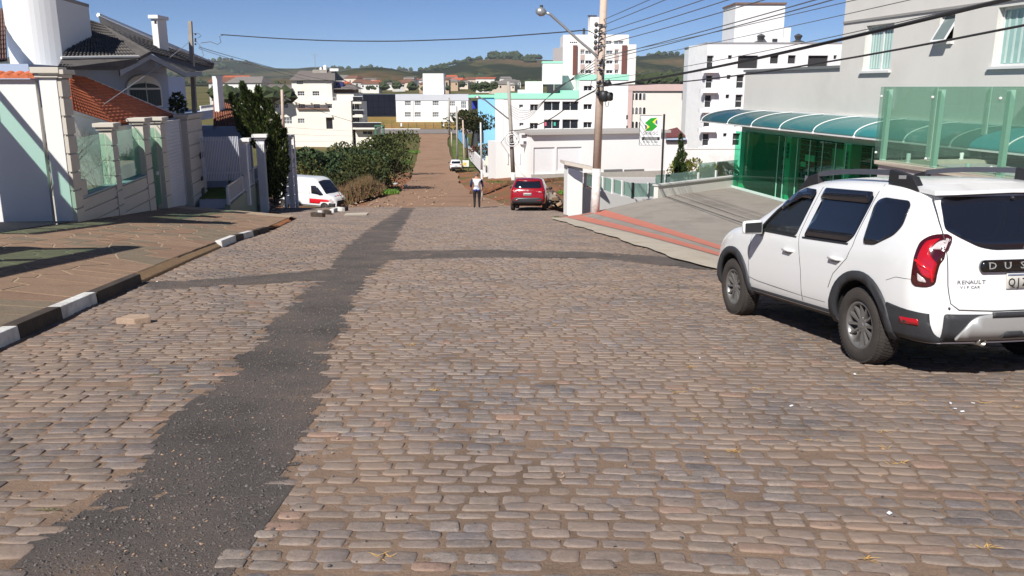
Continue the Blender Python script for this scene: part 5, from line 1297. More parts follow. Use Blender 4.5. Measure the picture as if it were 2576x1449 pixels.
for (a0, a1, z) in ((a_p0, P1[0], s1z), (P1[1], P2[0], s2z)):
    MB().fbox(LF, a0 + .01, a1 - .01, z + .004, z + .05, -.30, .03).build('sill', mat('sill_blue_grey', L(150, 166, 168), .6, .06), t)
gfen = glassmat('mint_fence_glass', (.52, .86, .72), .85, .02)
zg1 = lz(400, 705)[1]; zg2 = lz(640, 665)[1]
MB().fbox(LF, a_p0 + .02, P1[0] - .02, s1z + .06, zg1, -.16, -.145).build('pane', gfen, t)
MB().fbox(LF, P1[1] + .02, P2[0] - .02, s2z + .06, zg2, -.16, -.145).build('pane', gfen, t)
gd = MB().fbox(LF, P2[1] + .03, P3[0] - .03, ground_a(P2[1]) + .28, lz(850, 650)[1], -.17, -.155).build('glass_gate', gfen, t)
MB().fbox(LF, P3[0] - .42, P3[0] - .28, lz(905, 1040)[1], lz(905, 1010)[1], -.15, -.10).build('lock', alu, gd)
MB().tube([LF.P(P3[0] - .25, lz(905, 1000)[1], -.08), LF.P(P3[0] - .25, lz(905, 1200)[1], -.08)], .018, 6).build('handle', steel, gd)
# louvred sliding gate
gate_m = mat('grey_metal_gate', L(196, 196, 200), .5, .05, 2); zgt = lz(1030, 600)[1]
gt = thing('sliding_gate', 'grey louvred sliding gate between the wall pillars', 'gate', LF.P((P3[1] + a_s1) / 2, ground_a(a_s1)))
zb_ = ground_a(a_s1) + .28; n = 26
for k in range(n):
    z0_ = lerp(zb_, zgt, k / n); z1_ = lerp(zb_, zgt, (k + 1) / n)
    MB().hexa([LF.P(P3[1] + .05, z0_, -.10), LF.P(a_s1, z0_, -.10), LF.P(a_s1, z0_, -.13), LF.P(P3[1] + .05, z0_, -.13), LF.P(P3[1] + .05, z1_ - .012, -.115), LF.P(a_s1, z1_ - .012, -.115), LF.P(a_s1, z1_ - .012, -.13), LF.P(P3[1] + .05, z1_ - .012, -.13)]).build('slat', gate_m, gt)
MB().fbox(LF, P3[1] + .03, a_s1 + .04, zgt, zgt + .08, -.16, -.08).build('rail', gate_m, gt)
MB().fbox(LF, a_s1 + .004, a_s1 + .08, zb_, zgt, -.16, -.08).build('stile', gate_m, gt)
# meter pillar at the end
zbp = LF.uv(*cJ(1230, 765))[1]; a_b0 = LF.uv(*cJ(1205, 900))[0]
t4 = thing('gate_pillar', 'wide off white gate pillar with meter boxes beside the sliding gate', 'pillar', LF.P(a_b0, ground_a(a_b0)))
t = t4; banded(a_b0, a_b1, zbp, t4, .05, -.9, n=8); cap(a_b0, a_b1, zbp, t4)
for (x0, y0, x1, y1, m_) in ((1275, 985, 1312, 1010, blk), (1300, 1070, 1318, 1140, alu), (1285, 1140, 1300, 1158, blk), (1288, 1215, 1312, 1285, aludk)):
    r_ = LF.rect(cJ(x0, y0), cJ(x1, y1)); MB().fbox(LF, r_[0], r_[1], r_[2], r_[3], .052, .07).build('meter_box', m_, t4)
# wall facing the camera, with the near pillar
NW = F(S(WALLC, 21.9).x, S(WALLC, 21.9).y, math.radians(9.2)); NW = NW.sub(.0)
ac = NW.uv(*cJ(400, 800))[0]
t = thing('driveway_wall', 'sunlit white wall facing the street at the end of the driveway', 'wall', NW.P(-2, -1.5))
zw = NW.uv(*cJ(120, 510))[1]; zbw = -2.3
MB().fbox(NW, -9, NW.uv(*cJ(255, 800))[0] - .01, zbw, zw, -.25, -.08).build('wall', white, t)
zcp = NW.uv(*cJ(320, 500))[1]; aw_ = NW.uv(*cJ(262, 600))[0]
MB().fbox(NW, aw_, ac - .01, zbw, zcp, -.3, 0).build('pillar', white, t)
mb = MB(); mb.fbox(NW, aw_ - .08, ac + .05, zcp + .003, zcp + .10, -.4, .06); mb.fbox(NW, aw_ - .14, ac + .1, zcp + .103, zcp + .24, -.46, .12); mb.build('cap', cream_w, t, bevel=.012)
terr = mat('terracotta_tile', L(210, 116, 76), .85, .3, 5.0, .3, 20, dirt=L(140, 84, 58), dscale=1.6, damt=.55)
def tile_row(f_, a0, a1, z, o, n, parent, m, r=.10, ln=.42):
    for k in range(n):
        a = lerp(a0, a1, (k + .5) / n); w = (a1 - a0) / n * .55
        pts = [(w * math.cos(x), w * .8 * math.sin(x)) for x in [math.pi * i / 6 for i in range(7)]]
        mb = MB(); mb.prism([f_.P(a + x, z + y, o) for x, y in pts] + [f_.P(a - w * .8, z - .012, o), f_.P(a + w * .8, z - .012, o)], Vector((f_.n[0], f_.n[1], 0)) * -ln + Vector((0, 0, .08))); mb.build('roof_tile', m, parent)
tile_row(NW, -6, NW.uv(*cJ(252, 500))[0], zw + .03, .04, 26, t, terr)
# driveway floor in front of that wall
dfl = mat('driveway_slate', L(96, 98, 100), .8, .1, 1.0, .2, 30)
mb = MB(); mb.mesh([S(-7.42, 17.5, walk_z(-7.4, 17.5) + .01), S(-7.42, 21.9, walk_z(-7.4, 21.9) + .02), S(-18, 21.9, -1.45), S(-18, 15.5, -1.2), S(-7.42, 15.5, walk_z(-7.4, 15.5) + .01)], [(0, 1, 2, 3, 4)])
tag(mb.build('driveway', dfl), kind='structure')
# ---- neighbour's glazed screen out of frame that throws the shadows over driveway and pavement
nb = thing('driveway_screen', 'neighbour screen wall with green glass top along the driveway', 'wall', S(-9.9, 17, -1.3))
KF = F(S(-9.75, 14.2).x, S(-9.75, 14.2).y, lang)
MB().fbox(KF, 0, 6.6, -2, 2.3, -.2, 0).build('wall', white, nb)
for k in range(5): MB().fbox(KF, .05 + k * 1.6, .15 + k * 1.6, 2.303, 3.1, -.14, -.06).build('post', white, nb)
MB().fbox(KF, 0, 6.6, 3.103, 3.2, -.16, -.04).build('rail', white, nb)
for k in range(4): MB().fbox(KF, .16 + k * 1.6, 1.64 + k * 1.6, 2.31, 3.1, -.11, -.095).build('pane', gfen, nb)
n2 = thing('street_screen', 'neighbour street wall with green glass panels nearer the camera', 'wall', S(-7.4, 9, -1))
KG = F(S(-7.4, 6).x, S(-7.4, 6).y, lang)
MB().fbox(KG, -4, 8.0, -2, 1.05, -.25, 0).build('wall', cream_w, n2)
for k in range(6): MB().fbox(KG, -3 + k * 2.1, -2.85 + k * 2.1, 1.053, 2.35, -.2, -.06).build('post', white, n2)
for k in range(5): MB().fbox(KG, -2.84 + k * 2.1, -.91 + k * 2.1, 1.06, 2.3, -.14, -.125).build('pane', gfen, n2)
MB().fbox(KG, -4, 8.0, 2.353, 2.62, -.25, 0).build('rail', white, n2)

# ---- white stair tower --------------------------------------------------------------
Yt = 29.3
pl_, pr_ = at(*cJ(45, 250), Yt), at(*cJ(388, 250), Yt)
t = thing('stair_tower', 'tall white rounded stair tower behind the driveway wall', 'tower', (pr_.x, Yt, -1.6))
mid = (pl_ + pr_) / 2; hw = (pr_.x - pl_.x) / 2; pts = []
for k in range(15):
    x = lerp(-1, 1, k / 14); pts.append(Vector((mid.x + hw * x, Yt - .55 * (1 - x * x), 0)))
tv = Vector((-ST, CT, 0)) * 3.4
loop = pts + [pts[-1] + tv, pts[0] + tv]
MB().prism([Vector((p.x, p.y, -2.5)) for p in loop], (0, 0, 7.05)).build('wall', white, t)
zt3 = at(*cJ(520, 8), Yt + 3).z
MB().prism([Vector((p.x, p.y, 4.553)) + (p - mid).normalized() * .05 - Vector((0, 0, (p - mid).normalized().z * .05)) for p in loop], (0, 0, .12)).build('cap', concrete, t)

# ---- house with dark tiled roof ---------------------------------------------------------
hs = thing('white_house', 'two storey white house with dark grey tiled hip roof and arched window', 'house', S(-11, 34, -2.5))
HF = F(S(-10.0, 30).x, S(-10.0, 30).y, lang)
shw = mat('shaded_house_wall', L(172, 184, 206), .85, .03, .6, .1, 30)  # white walls; the blue-grey of their shade is put into the colour
def hz(x, y): return HF.uv(*cJ(x, y))
a0 = hz(760, 500)[0]; aE = hz(1360, 500)[0]; ab = hz(1085, 560)[0]
ze = hz(800, 478)[1]
wn = (hz(815, 600)[0], hz(1022, 600)[0], hz(920, 692)[1], hz(920, 515)[1])
hb = MB(); body(hb, HF, -2.6, ab, -3.5, ze + .15, 9, (), 0)
rc = 1.6; body(hb, HF, ab + .003, aE, -3.5, ze + .1, 7, (), -rc); hb.build('wall', shw, hs)
# gable under the eaves
gp0, gp1, gp2 = hz(790, 455), hz(965, 352), hz(1150, 450)
MB().prism([HF.P(gp0[0], ze + .16, -.02), HF.P(ab, ze + .16, -.02), HF.P(ab, lerp(gp1[1], ze, .5), -.02), HF.P(gp1[0], gp1[1] - .15, -.02)], Vector((HF.n[0], HF.n[1], 0)) * -.2).build('gable', shw, hs)
def archw(k, o, zt_k=1.0):
    ca, hw_ = (wn[0] + wn[1]) / 2, (wn[1] - wn[0]) / 2; rise = (wn[3] - wn[2]) * .32; P_ = [HF.P(ca - hw_ * k, wn[2] - .05 * (k - 1) * 10, o), HF.P(ca + hw_ * k, wn[2] - .05 * (k - 1) * 10, o)]
    for i in range(13): x = math.pi * i / 12; P_.append(HF.P(ca + hw_ * k * math.cos(x), wn[3] - rise + (rise + (k - 1) * hw_) * math.sin(x), o))
    return P_
wo_ = MB().prism(archw(1.08, .005), Vector((HF.n[0], HF.n[1], 0)) * .09).build('window', white, hs)
MB().prism(archw(.95, .1), Vector((HF.n[0], HF.n[1], 0)) * .01).build('pane', mat('teal_curtain_glass', L(34, 52, 56), .7, .25, 4.0, spec=.15), wo_)
mb = MB(); ca = (wn[0] + wn[1]) / 2; mb.fbox(HF, ca - .04, ca + .04, wn[2], wn[3] - .05, .112, .14); zz = lerp(wn[2], wn[3], .68); mb.fbox(HF, wn[0] + .06, wn[1] - .06, zz - .04, zz + .04, .112, .138); mb.build('mullion', white, wo_)
mb = MB()
for i in range(12): x = lerp(wn[0] + .1, wn[1] - .1, i / 11); mb.fbox(HF, x - .02, x + .03, wn[2] + .05, zz - .06, .1105, .1115)
mb.build('curtain', mat('curtain_teal', L(62, 90, 92), .8, .1), wo_)
# balcony with white balusters
b0 = hz(1030, 700)[0]; zb1 = hz(1080, 745)[1]; zb2 = hz(1080, 697)[1]
def balcony(x0, x1, f_, ztop, zbot):
    bal = MB().fbox(f_, x0, x1, ztop - .06, ztop, .0, .1).build('balcony_rail', white, hs)
    n = max(3, int((x1 - x0) / .17))
    for i in range(n): a = lerp(x0, x1 - .06, i / (n - 1)); MB().fbox(f_, a, a + .06, zbot, ztop - .063, .02, .08).build('baluster', white, bal)
balcony(b0, hz(1140, 700)[0], HF, zb2, zb1)
HB = HF.sub(-rc + .0); x0, x1 = HF.uv(*cJ(1285, 700))[0], HF.uv(*cJ(1368, 700))[0]
balcony(x0, x1, HF, HF.uv(*cJ(1320, 678))[1], HF.uv(*cJ(1320, 735))[1])
MB().fbox(HF, b0, aE, zb1 - .5, zb1 - .004, -rc + .01, .12).build('balcony_slab', shw, hs)
MB().fbox(HF, hz(1105, 600)[0], hz(1215, 600)[0], zb1, hz(1150, 480)[1], -rc + .003, -rc + .02).build('balcony_door', interior, hs)
# roof planes with individual tiles
dkt = mat('dark_roof_tile', L(84, 80, 78), .85, .3, 1.6, .3, 12, dirt=L(122, 112, 100), dscale=1.2, damt=.6)
def bil(P, u, v): return (P[0] * (1 - u) + P[1] * u) * (1 - v) + (P[3] * (1 - u) + P[2] * u) * v
def tiled(P, nu, nv, m, parent, budget, hump=.07, rest_name='tiles', flip=1):
    """tiles on the quad P (eave-left, eave-right, ridge-right, ridge-left)"""
    P = [Vector(p) for p in P]; nrm = (P[1] - P[0]).cross(P[3] - P[0]).normalized()
    if nrm.z < 0: nrm = -nrm
    MB().mesh([p - nrm * .03 for p in P], [(0, 1, 2, 3)]).build('roof_deck', m, parent)
    rest = MB(); cnt_ = 0
    for j in range(nv):
        for i in range(nu):
            v0, v1 = j / nv, (j + 1.12) / nv
            prof_ = []
            for k in range(6): u = (i + k / 5) / nu; prof_.append((u, hump * math.sin(math.pi * k / 5) + .002))
            lo = [bil(P, u, v0) + nrm * (h + .03) for u, h in prof_]; hi = [bil(P, u, min(1, v1)) + nrm * h for u, h in prof_]
            vs = lo + hi + [p - nrm * .03 for p in lo]
            fs = [(k, k + 1, 7 + k, 6 + k) for k in range(5)] + [(12 + k, 13 + k, k + 1, k) for k in range(5)]
            if cnt_ < budget:
                o = lo[0].copy(); me = bpy.data.meshes.new('roof_tile'); me.from_pydata([tuple(q_ - o) for q_ in vs], [], fs); me.materials.append(m)
                me.polygons.foreach_set('use_smooth', [k < 5 for k in range(10)])
                ob = link('roof_tile', me, parent); ob.location = o; cnt_ += 1
            else: rest.mesh(vs, fs)
    if rest.v: tag(rest.build(rest_name, m, parent, True), kind='stuff')
rA = [at(*cJ(365, 440), 28.0), at(*cJ(775, 445), 31.0), at(*cJ(970, 340), 34.0), at(*cJ(400, 372), 30.0)]
A0, A1, A2_, A3 = at(*cJ(395, 385), 28.6), at(*cJ(895, 375), 31.6), at(*cJ(648, 158), 36.0), at(*cJ(540, 120), 35.0)
rf = MB().mesh([A0, A1, A2_, A3], [(0, 1, 2, 3)]).build('roof', dkt, hs)
tiled([A0, A1, A2_, A3], 20, 12, dkt, rf, 240, .06)
E0_, E1_ = at(*cJ(362, 442), 26.9), at(*cJ(772, 448), 30.3)
rf2 = MB().mesh([E0_, E1_, A1, A0], [(0, 1, 2, 3)]).build('roof', dkt, hs)
tiled([E0_, E1_, A1 - Vector((0, 0, .1)), A0 - Vector((0, 0, .1))], 20, 3, dkt, rf2, 60, .05)
C1, C2_, C3, C4 = at(*cJ(965, 340), 32.6), at(*cJ(1195, 462), 36.0), at(*cJ(1378, 432), 46.0), at(*cJ(632, 100), 39.0)
MB().mesh([A1, C1, A2_], [(0, 1, 2)]).build('roof', dkt, hs)
rf3 = MB().mesh([C1, C3, C4, A2_], [(0, 1, 2, 3)]).build('roof', dkt, hs)
tiled([C1, at(*cJ(1372, 440), 45.5), at(*cJ(1380, 412), 47.0), A2_], 26, 8, dkt, rf3, 208, .05)
MB().mesh([C1, C2_, at(*cJ(1300, 458), 41.0), at(*cJ(1372, 440), 45.5)], [(0, 1, 2, 3)]).build('roof', dkt, hs)
MB().tube([A0 + Vector((0, 0, .06)), A1 + Vector((0, 0, .06))], .05, 6).build('gutter', mat('white_gutter', (.7, .69, .66), .7, .05), hs)
MB().tube([at(*cJ(632, 96), 39.2), at(*cJ(985, 245), 42.5), at(*cJ(1380, 412), 47.2)], .10, 6).build('barge_board', white, hs)
for P_, Q_ in ((E1_, C1), (C1, C2_), (C2_, at(*cJ(1300, 458), 41.0))): MB().prism([P_ - Vector((0, 0, .02)), Q_ - Vector((0, 0, .02)), Q_ - Vector((0, 0, .22)), P_ - Vector((0, 0, .22))], (-.1, .1, 0)).build('fascia', mat('grey_fascia', L(150, 156, 164), .8, .05), hs)
MB().tube([A1, C1, A2_], .07, 6).build('hip_tile', dkt, hs)
# chimney
cf = F(0, 38.0); r_ = cf.rect(cJ(972, 120), cJ(1032, 345)); ch = MB().fbox(cf, r_[0], r_[1], r_[2] - .6, r_[3], -1.0, 0).build('chimney', white, hs)
MB().fbox(cf, r_[0] - .08, r_[1] + .08, r_[3] + .003, r_[3] + .15, -1.1, .1).build('chimney_cap', white, ch); q3 = cf.rect(cJ(992, 118), cJ(1008, 137)); MB().fbox(cf, q3[0], q3[1], q3[2] - .1, q3[3] - .1, .003, .01).build('smoke_hole', interior, ch)
# roof left of the tower
tiled([at(*cJ(-60, 400), 26), at(*cJ(48, 388), 26.5), at(*cJ(30, 60), 31), at(*cJ(-60, 60), 31)], 6, 12, mat('brown_roof_tile', L(112, 88, 82), .85, .25, 1.6), MB().fbox(F(0, 27.0), F(0, 27.0).uv(*cJ(-60, 420))[0], F(0, 27.0).uv(*cJ(40, 420))[0], -2, F(0, 27).uv(*cJ(20, 475))[1], -3, 0).build('side_wing', shw, hs), 72, .06)

# ---- garage with orange roof behind the garden wall --------------------------------------
og_ = thing('orange_roof_garage', 'low white outbuilding with bright orange tiled roof behind the garden wall', 'outbuilding', at(*cJ(700, 780), 25))
O0, O1, O2, O3 = at(*cJ(455, 715), 23.8), at(*cJ(735, 806), 26.4), at(*cJ(1140, 752), 35.5), at(*cJ(515, 492), 30.2)
O4 = at(*cJ(438, 492), 28.5)
rf = MB().mesh([O0, O1, O2, O3, O4], [(0, 1, 2, 3, 4)]).build('roof', terr, og_)
tiled([O1, O2, O3, O4], 15, 16, terr, rf, 300, .05)
MB().mesh([O0, O1, O4], [(0, 1, 2)]).build('roof_slope', terr, og_)
tiled([O0, O1, O4 + (O1 - O0) * .05, O4], 13, 12, terr, rf, 0, .05, 'tiles')
MB().tube([O3 + Vector((0, 0, .04)), O2 + Vector((0, 0, .04))], .05, 6).build('barge_board', white, og_)
MB().tube([O0, O1], .05, 6).build('eave_board', white, og_)
MB().mesh([Vector((O0.x - 6, O0.y - 1.2, -2.5)), Vector((O1.x, O1.y + .1, -3)), O1 - Vector((0, 0, .05)), O0 - Vector((0, 0, .05)), O0 - Vector((6, 1.2, -1.2))], [(0, 1, 2, 3, 4)]).build('wall', white, og_)
MB().mesh([Vector((O1.x, O1.y + .1, -3.2)), Vector((O2.x, O2.y, -4)), O2 - Vector((0, 0, .05)), O1 - Vector((0, 0, .05))], [(0, 1, 2, 3)]).build('wall', white, og_)
for x, y in ((760, 580), (790, 590)): pass
# ornaments: two thin ground aerial stays
# ---- leafless shrub behind the glass
bt = thing('bare_shrub', 'leafless thin branched shrub behind the green glass wall opening', 'shrub', LF.P(a_p0 + 1.2, -1.6, -1.0))
rnd = random.Random(31); mb = MB()
def twig(p, d, l, r, dep):
    q_ = p + d * l; mb.tube([p, (p + q_) / 2 + Vector((rnd.uniform(-.04, .04),) * 3), q_], [r, r * .85, r * .7], 4, False)
    if dep == 0: return
    for _ in range(rnd.randint(2, 3)):
        twig(q_, (d + Vector((rnd.uniform(-.8, .8), rnd.uniform(-.8, .8), rnd.uniform(-.3, .6)))).normalized(), l * rnd.uniform(.6, .85), r * .65, dep - 1)
for a_, n_ in ((a_p0 + .5, 4), (a_p0 + 1.6, 4), (P1[1] + .6, 4), (P1[1] + 1.6, 3)):
    base = LF.P(a_, ground_a(a_) + .2, -.9)
    for k in range(n_): twig(base + Vector((rnd.uniform(-.2, .2), rnd.uniform(-.2, .2), 0)), Vector((rnd.uniform(-.25, .25), rnd.uniform(-.25, .25), 1)).normalized(), .75, .018, 5)
mb.build('branches', mat('bare_twig', L(120, 104, 92), .9, .2, 10), bt)

# ================================================================== lower left property
lv = thing('white_columns_fence', 'white columns and picket railing on a green rendered wall by the corner', 'fence', S(-5.8, 40, -4))
QF = F(S(-5.8, 36.0).x, S(-5.8, 36.0).y, lang)
zw2 = -2.9; ga = QF.uv(*cK(200, 1290))[0]; gb_ = QF.uv(*cK(605, 1075))[0]
grn = mat('green_grey_render', L(150, 158, 136), .9, .06, 1, .2, 30)
MB().fbox(QF, ga, gb_, -5.6, zw2, -.2, 0).build('base_wall', grn, lv)
zr2 = QF.uv(*cK(560, 895))[1]
for a in [lerp(ga, gb_, i / 28) for i in range(29)]: MB().fbox(QF, a - .018, a + .018, zw2 + .004, zr2 - .04, -.12, -.07).build('picket', white, lv)
for i in range(4): a = lerp(ga, gb_, i / 3); MB().fbox(QF, a - .04, a + .04, zw2 + .004, zr2 + .04, -.069, -.01).build('post', white, lv)
MB().fbox(QF, ga, gb_, zr2 - .038, zr2 + .02, -.13, -.07).build('rail', steel, lv); MB().fbox(QF, ga, gb_, zw2 + .08, zw2 + .12, -.068, -.05).build('rail', white, lv)
def column(u0, u1, vt, vb, Y, flutes=5, extra=.0):
    cf = F(0, Y, math.radians(9)); a0, z1 = cf.uv(u0, vt); a1, _ = cf.uv(u1, vt); _, z0 = cf.uv(u0, vb); w = a1 - a0
    s_ = MB().fbox(cf, a0, a1, z0 - 1.2, z1 - .25, -w, 0).build('column', mat('column_white', (.78, .79, .82), .8, .03), lv)
    for i in range(flutes): a = lerp(a0, a1, (i + .5) / flutes); MB().fbox(cf, a - w * .05, a + w * .05, z0, z1 - .45, .002, .025).build('flute', white, s_)
    mb = MB(); mb.fbox(cf, a0 - .07, a1 + .07, z1 - .247, z1 - .14, -w - .07, .07); mb.fbox(cf, a0 - .16, a1 + .16, z1 - .137, z1, -w - .16, .16); mb.build('capital', white, s_)
    return s_
column(*[cK(295, 0)[0], cK(385, 0)[0]], cK(0, 590)[1], cK(0, 1062)[1], 39.5)
column(*[cK(495, 0)[0], cK(590, 0)[0]], cK(0, 545)[1], cK(0, 1260)[1], 42.5)
column(*[cK(425, 0)[0], cK(450, 0)[0]], cK(0, 570)[1], cK(0, 1030)[1], 46.0, 2)
column(*[cK(845, 0)[0], cK(905, 0)[0]], cK(0, 545)[1], cK(0, 1300)[1], 45.5, 4)
# white leaf of the next gate
wg = thing('white_gate_leaf', 'white panelled gate leaf standing open beside the cypress', 'gate', at(*cK(860, 1360), 46.5))
WF = F(*at(*cK(840, 1100), 45.2).to_2d(), math.radians(62)); r_ = WF.rect(cK(838, 600), cK(960, 1300))
a1_ = WF.uv(*cK(962, 1000))[0]; zb3 = WF.uv(*cK(850, 1360))[1]; zt4 = WF.uv(*cK(850, 570))[1]
for a in (0, a1_): MB().fbox(WF, a - .06, a + .06, zb3 - .3, zt4, -.06, .06).build('post', white, wg)
n = 7
for k in range(n):
    z0_ = lerp(zb3, zt4 - .2, k / n); z1_ = lerp(zb3, zt4 - .2, (k + 1) / n)
    MB().fbox(WF, .062, a1_ - .062, z0_ + .02, z1_ - (.02 if k < 4 else .25), -.03, .03).build('panel', white, wg)
# blue-grey barred fence and lawn in the shade
bf = thing('barred_fence', 'tall white barred fence in the shade beyond the gate pillar', 'fence', at(*cK(150, 1060), 38))
BF = F(0, 38.5, math.radians(14)); a0, zt5 = BF.uv(*cK(-140, 605)); a1, _ = BF.uv(*cK(290, 605)); zb5 = BF.uv(*cK(100, 1080))[1]
n = 24
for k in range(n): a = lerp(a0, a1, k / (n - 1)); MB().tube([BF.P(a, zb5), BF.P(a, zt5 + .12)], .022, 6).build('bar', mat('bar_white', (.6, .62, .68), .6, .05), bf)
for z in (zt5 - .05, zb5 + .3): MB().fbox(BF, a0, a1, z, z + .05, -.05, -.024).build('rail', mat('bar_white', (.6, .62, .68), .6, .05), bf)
BG = BF.sub(-2.2)
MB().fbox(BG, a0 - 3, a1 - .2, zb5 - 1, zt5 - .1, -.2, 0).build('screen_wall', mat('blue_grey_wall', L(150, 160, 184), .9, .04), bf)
mb = MB(); mb.mesh([at(*cK(-150, 1290), 34.5), at(*cK(190, 1290), 35.2), at(*cK(300, 1060), 40), at(*cK(-150, 1060), 40)], [(0, 1, 2, 3)])
tag(mb.build('lawn', grass_m), kind='structure')
mb = MB(); mb.mesh([at(*cK(-150, 1295), 34.3), at(*cK(205, 1295), 35.0), at(*cK(205, 1400), 33.3), at(*cK(-150, 1400), 33)], [(0, 1, 2, 3)])
tag(mb.build('path', mat('path_pale', L(176, 172, 176), .9, .06)), kind='structure')
# brown roofed house behind
h2 = thing('brown_roof_house', 'white house with brown tiled roof and chimney behind the cypress', 'house', at(*cK(150, 700), 44))
HF2 = F(0, 45.0, math.radians(5)); a0, z0_ = HF2.uv(*cK(30, 450)); a1, z1_ = HF2.uv(*cK(340, 450))
MB().fbox(HF2, a0 - 3, a1, -7, z0_, -1.5, 0).build('wall', shw, h2)
r0, r1, r2, r3 = at(*cK(10, 470), 43.6), at(*cK(345, 445), 44.2), at(*cK(230, 215), 50), at(*cK(10, 140), 50)
rfh = MB().mesh([r0, r1, r2, r3], [(0, 1, 2, 3)]).build('roof', mat('red_brown_tile', L(130, 82, 62), .85, .2, 2), h2); tiled([r0, r1, r2, r3], 10, 9, mat('red_brown_tile', L(130, 82, 62), .85, .2, 2), rfh, 90, .08)
c4 = F(0, 47); r_ = c4.rect(cK(5, 0), cK(70, 150)); MB().fbox(c4, r_[0], r_[1], r_[2] - 2, r_[3] + .6, -.9, 0).build('chimney', white, h2)
# stacked broken paving by the wall
rnd = random.Random(77); pile = []
stm = mat('broken_sandstone', L(176, 152, 134), .9, .25, 5, .5, 20)
for k in range(34):
    u = rnd.uniform(655, 700); v = rnd.uniform(500, 524); p = at(u, v + 2, 42.0 - (v - 500) * .02)
    w_, d_, h_ = rnd.uniform(.12, .32), rnd.uniform(.1, .22), rnd.uniform(.05, .11); an = rnd.uniform(0, 3.1); tl = rnd.uniform(-.25, .25)
    M = Matrix.Translation(p) @ Matrix.Rotation(an, 4, 'Z') @ Matrix.Rotation(tl, 4, 'X')
    vs = [M @ Vector((x * w_ * rnd.uniform(.8, 1.1), y * d_ * rnd.uniform(.8, 1.1), z * h_)) for z in (-.5, .5) for x, y in ((-1, -1), (1, -1), (1, 1), (-1, 1))]
    tag(MB().hexa(vs).build('paving_stone', stm, bevel=.012), 'broken sandstone slab in the heap at the foot of the cypress', 'stone', 'stones heaped by the white gate')
# ================================================================== vehicles
carwhite = mat('car_white', (.80, .80, .79), .28, .01, 1, spec=.5, coat=.7)
carred = mat('car_red', L(150, 12, 26), .25, .03, 1, spec=.5, coat=1.0)
cladding = mat('grey_black_cladding', L(52, 53, 56), .6, .12, 6, .2, 120)
rubber = mat('tyre_rubber', L(58, 53, 49), .9, .2, 14, .3, 60)
alloy = mat('alloy_rim', L(132, 130, 128), .35, .06, 4, metal=.55)
silver = mat('silver_plastic', L(176, 176, 174), .38, .05, 3, metal=.35)
tint_ = mat('tinted_car_glass', (.010, .012, .020), .04, .1, spec=.7, coat=.3)
lampred = mat('lamp_red', L(176, 18, 28), .12, .15, 6, spec=.7, coat=.8)
lampdk = mat('lamp_dark_red', L(64, 12, 18), .12, .1, spec=.7, coat=.8)
lampcl = mat('lamp_clear', L(196, 186, 186), .12, .2, 30, spec=.7, coat=.8)
seam = mat('panel_gap', L(70, 70, 70), .9, .1)
carglass = glassmat('driver_glass', (.72, .76, .76), .97, .02)
underb = mat('underbody', (.012, .012, .012), .9, .2)

def tabf(tab):
    X = [a for a, _ in tab]; Y = [b for _, b in tab]
    def f(x):
        if x <= X[0]: return Y[0]
        if x >= X[-1]: return Y[-1]
        i = int(np.searchsorted(X, x)) - 1; i = max(0, min(len(X) - 2, i))
        h = X[i + 1] - X[i]; t = (x - X[i]) / h
        d = lambda k: 0 if k <= 0 or k >= len(X) - 1 else (0 if (Y[k] - Y[k - 1]) * (Y[k + 1] - Y[k]) <= 0 else 2 * (Y[k] - Y[k - 1]) / (X[k] - X[k - 1]) * (Y[k + 1] - Y[k]) / (X[k + 1] - X[k]) / ((Y[k] - Y[k - 1]) / (X[k] - X[k - 1]) + (Y[k + 1] - Y[k]) / (X[k + 1] - X[k])))
        m0, m1 = d(i), d(i + 1)
        return (2 * t ** 3 - 3 * t * t + 1) * Y[i] + (t ** 3 - 2 * t * t + t) * h * m0 + (-2 * t ** 3 + 3 * t * t) * Y[i + 1] + (t ** 3 - t * t) * h * m1
    return f
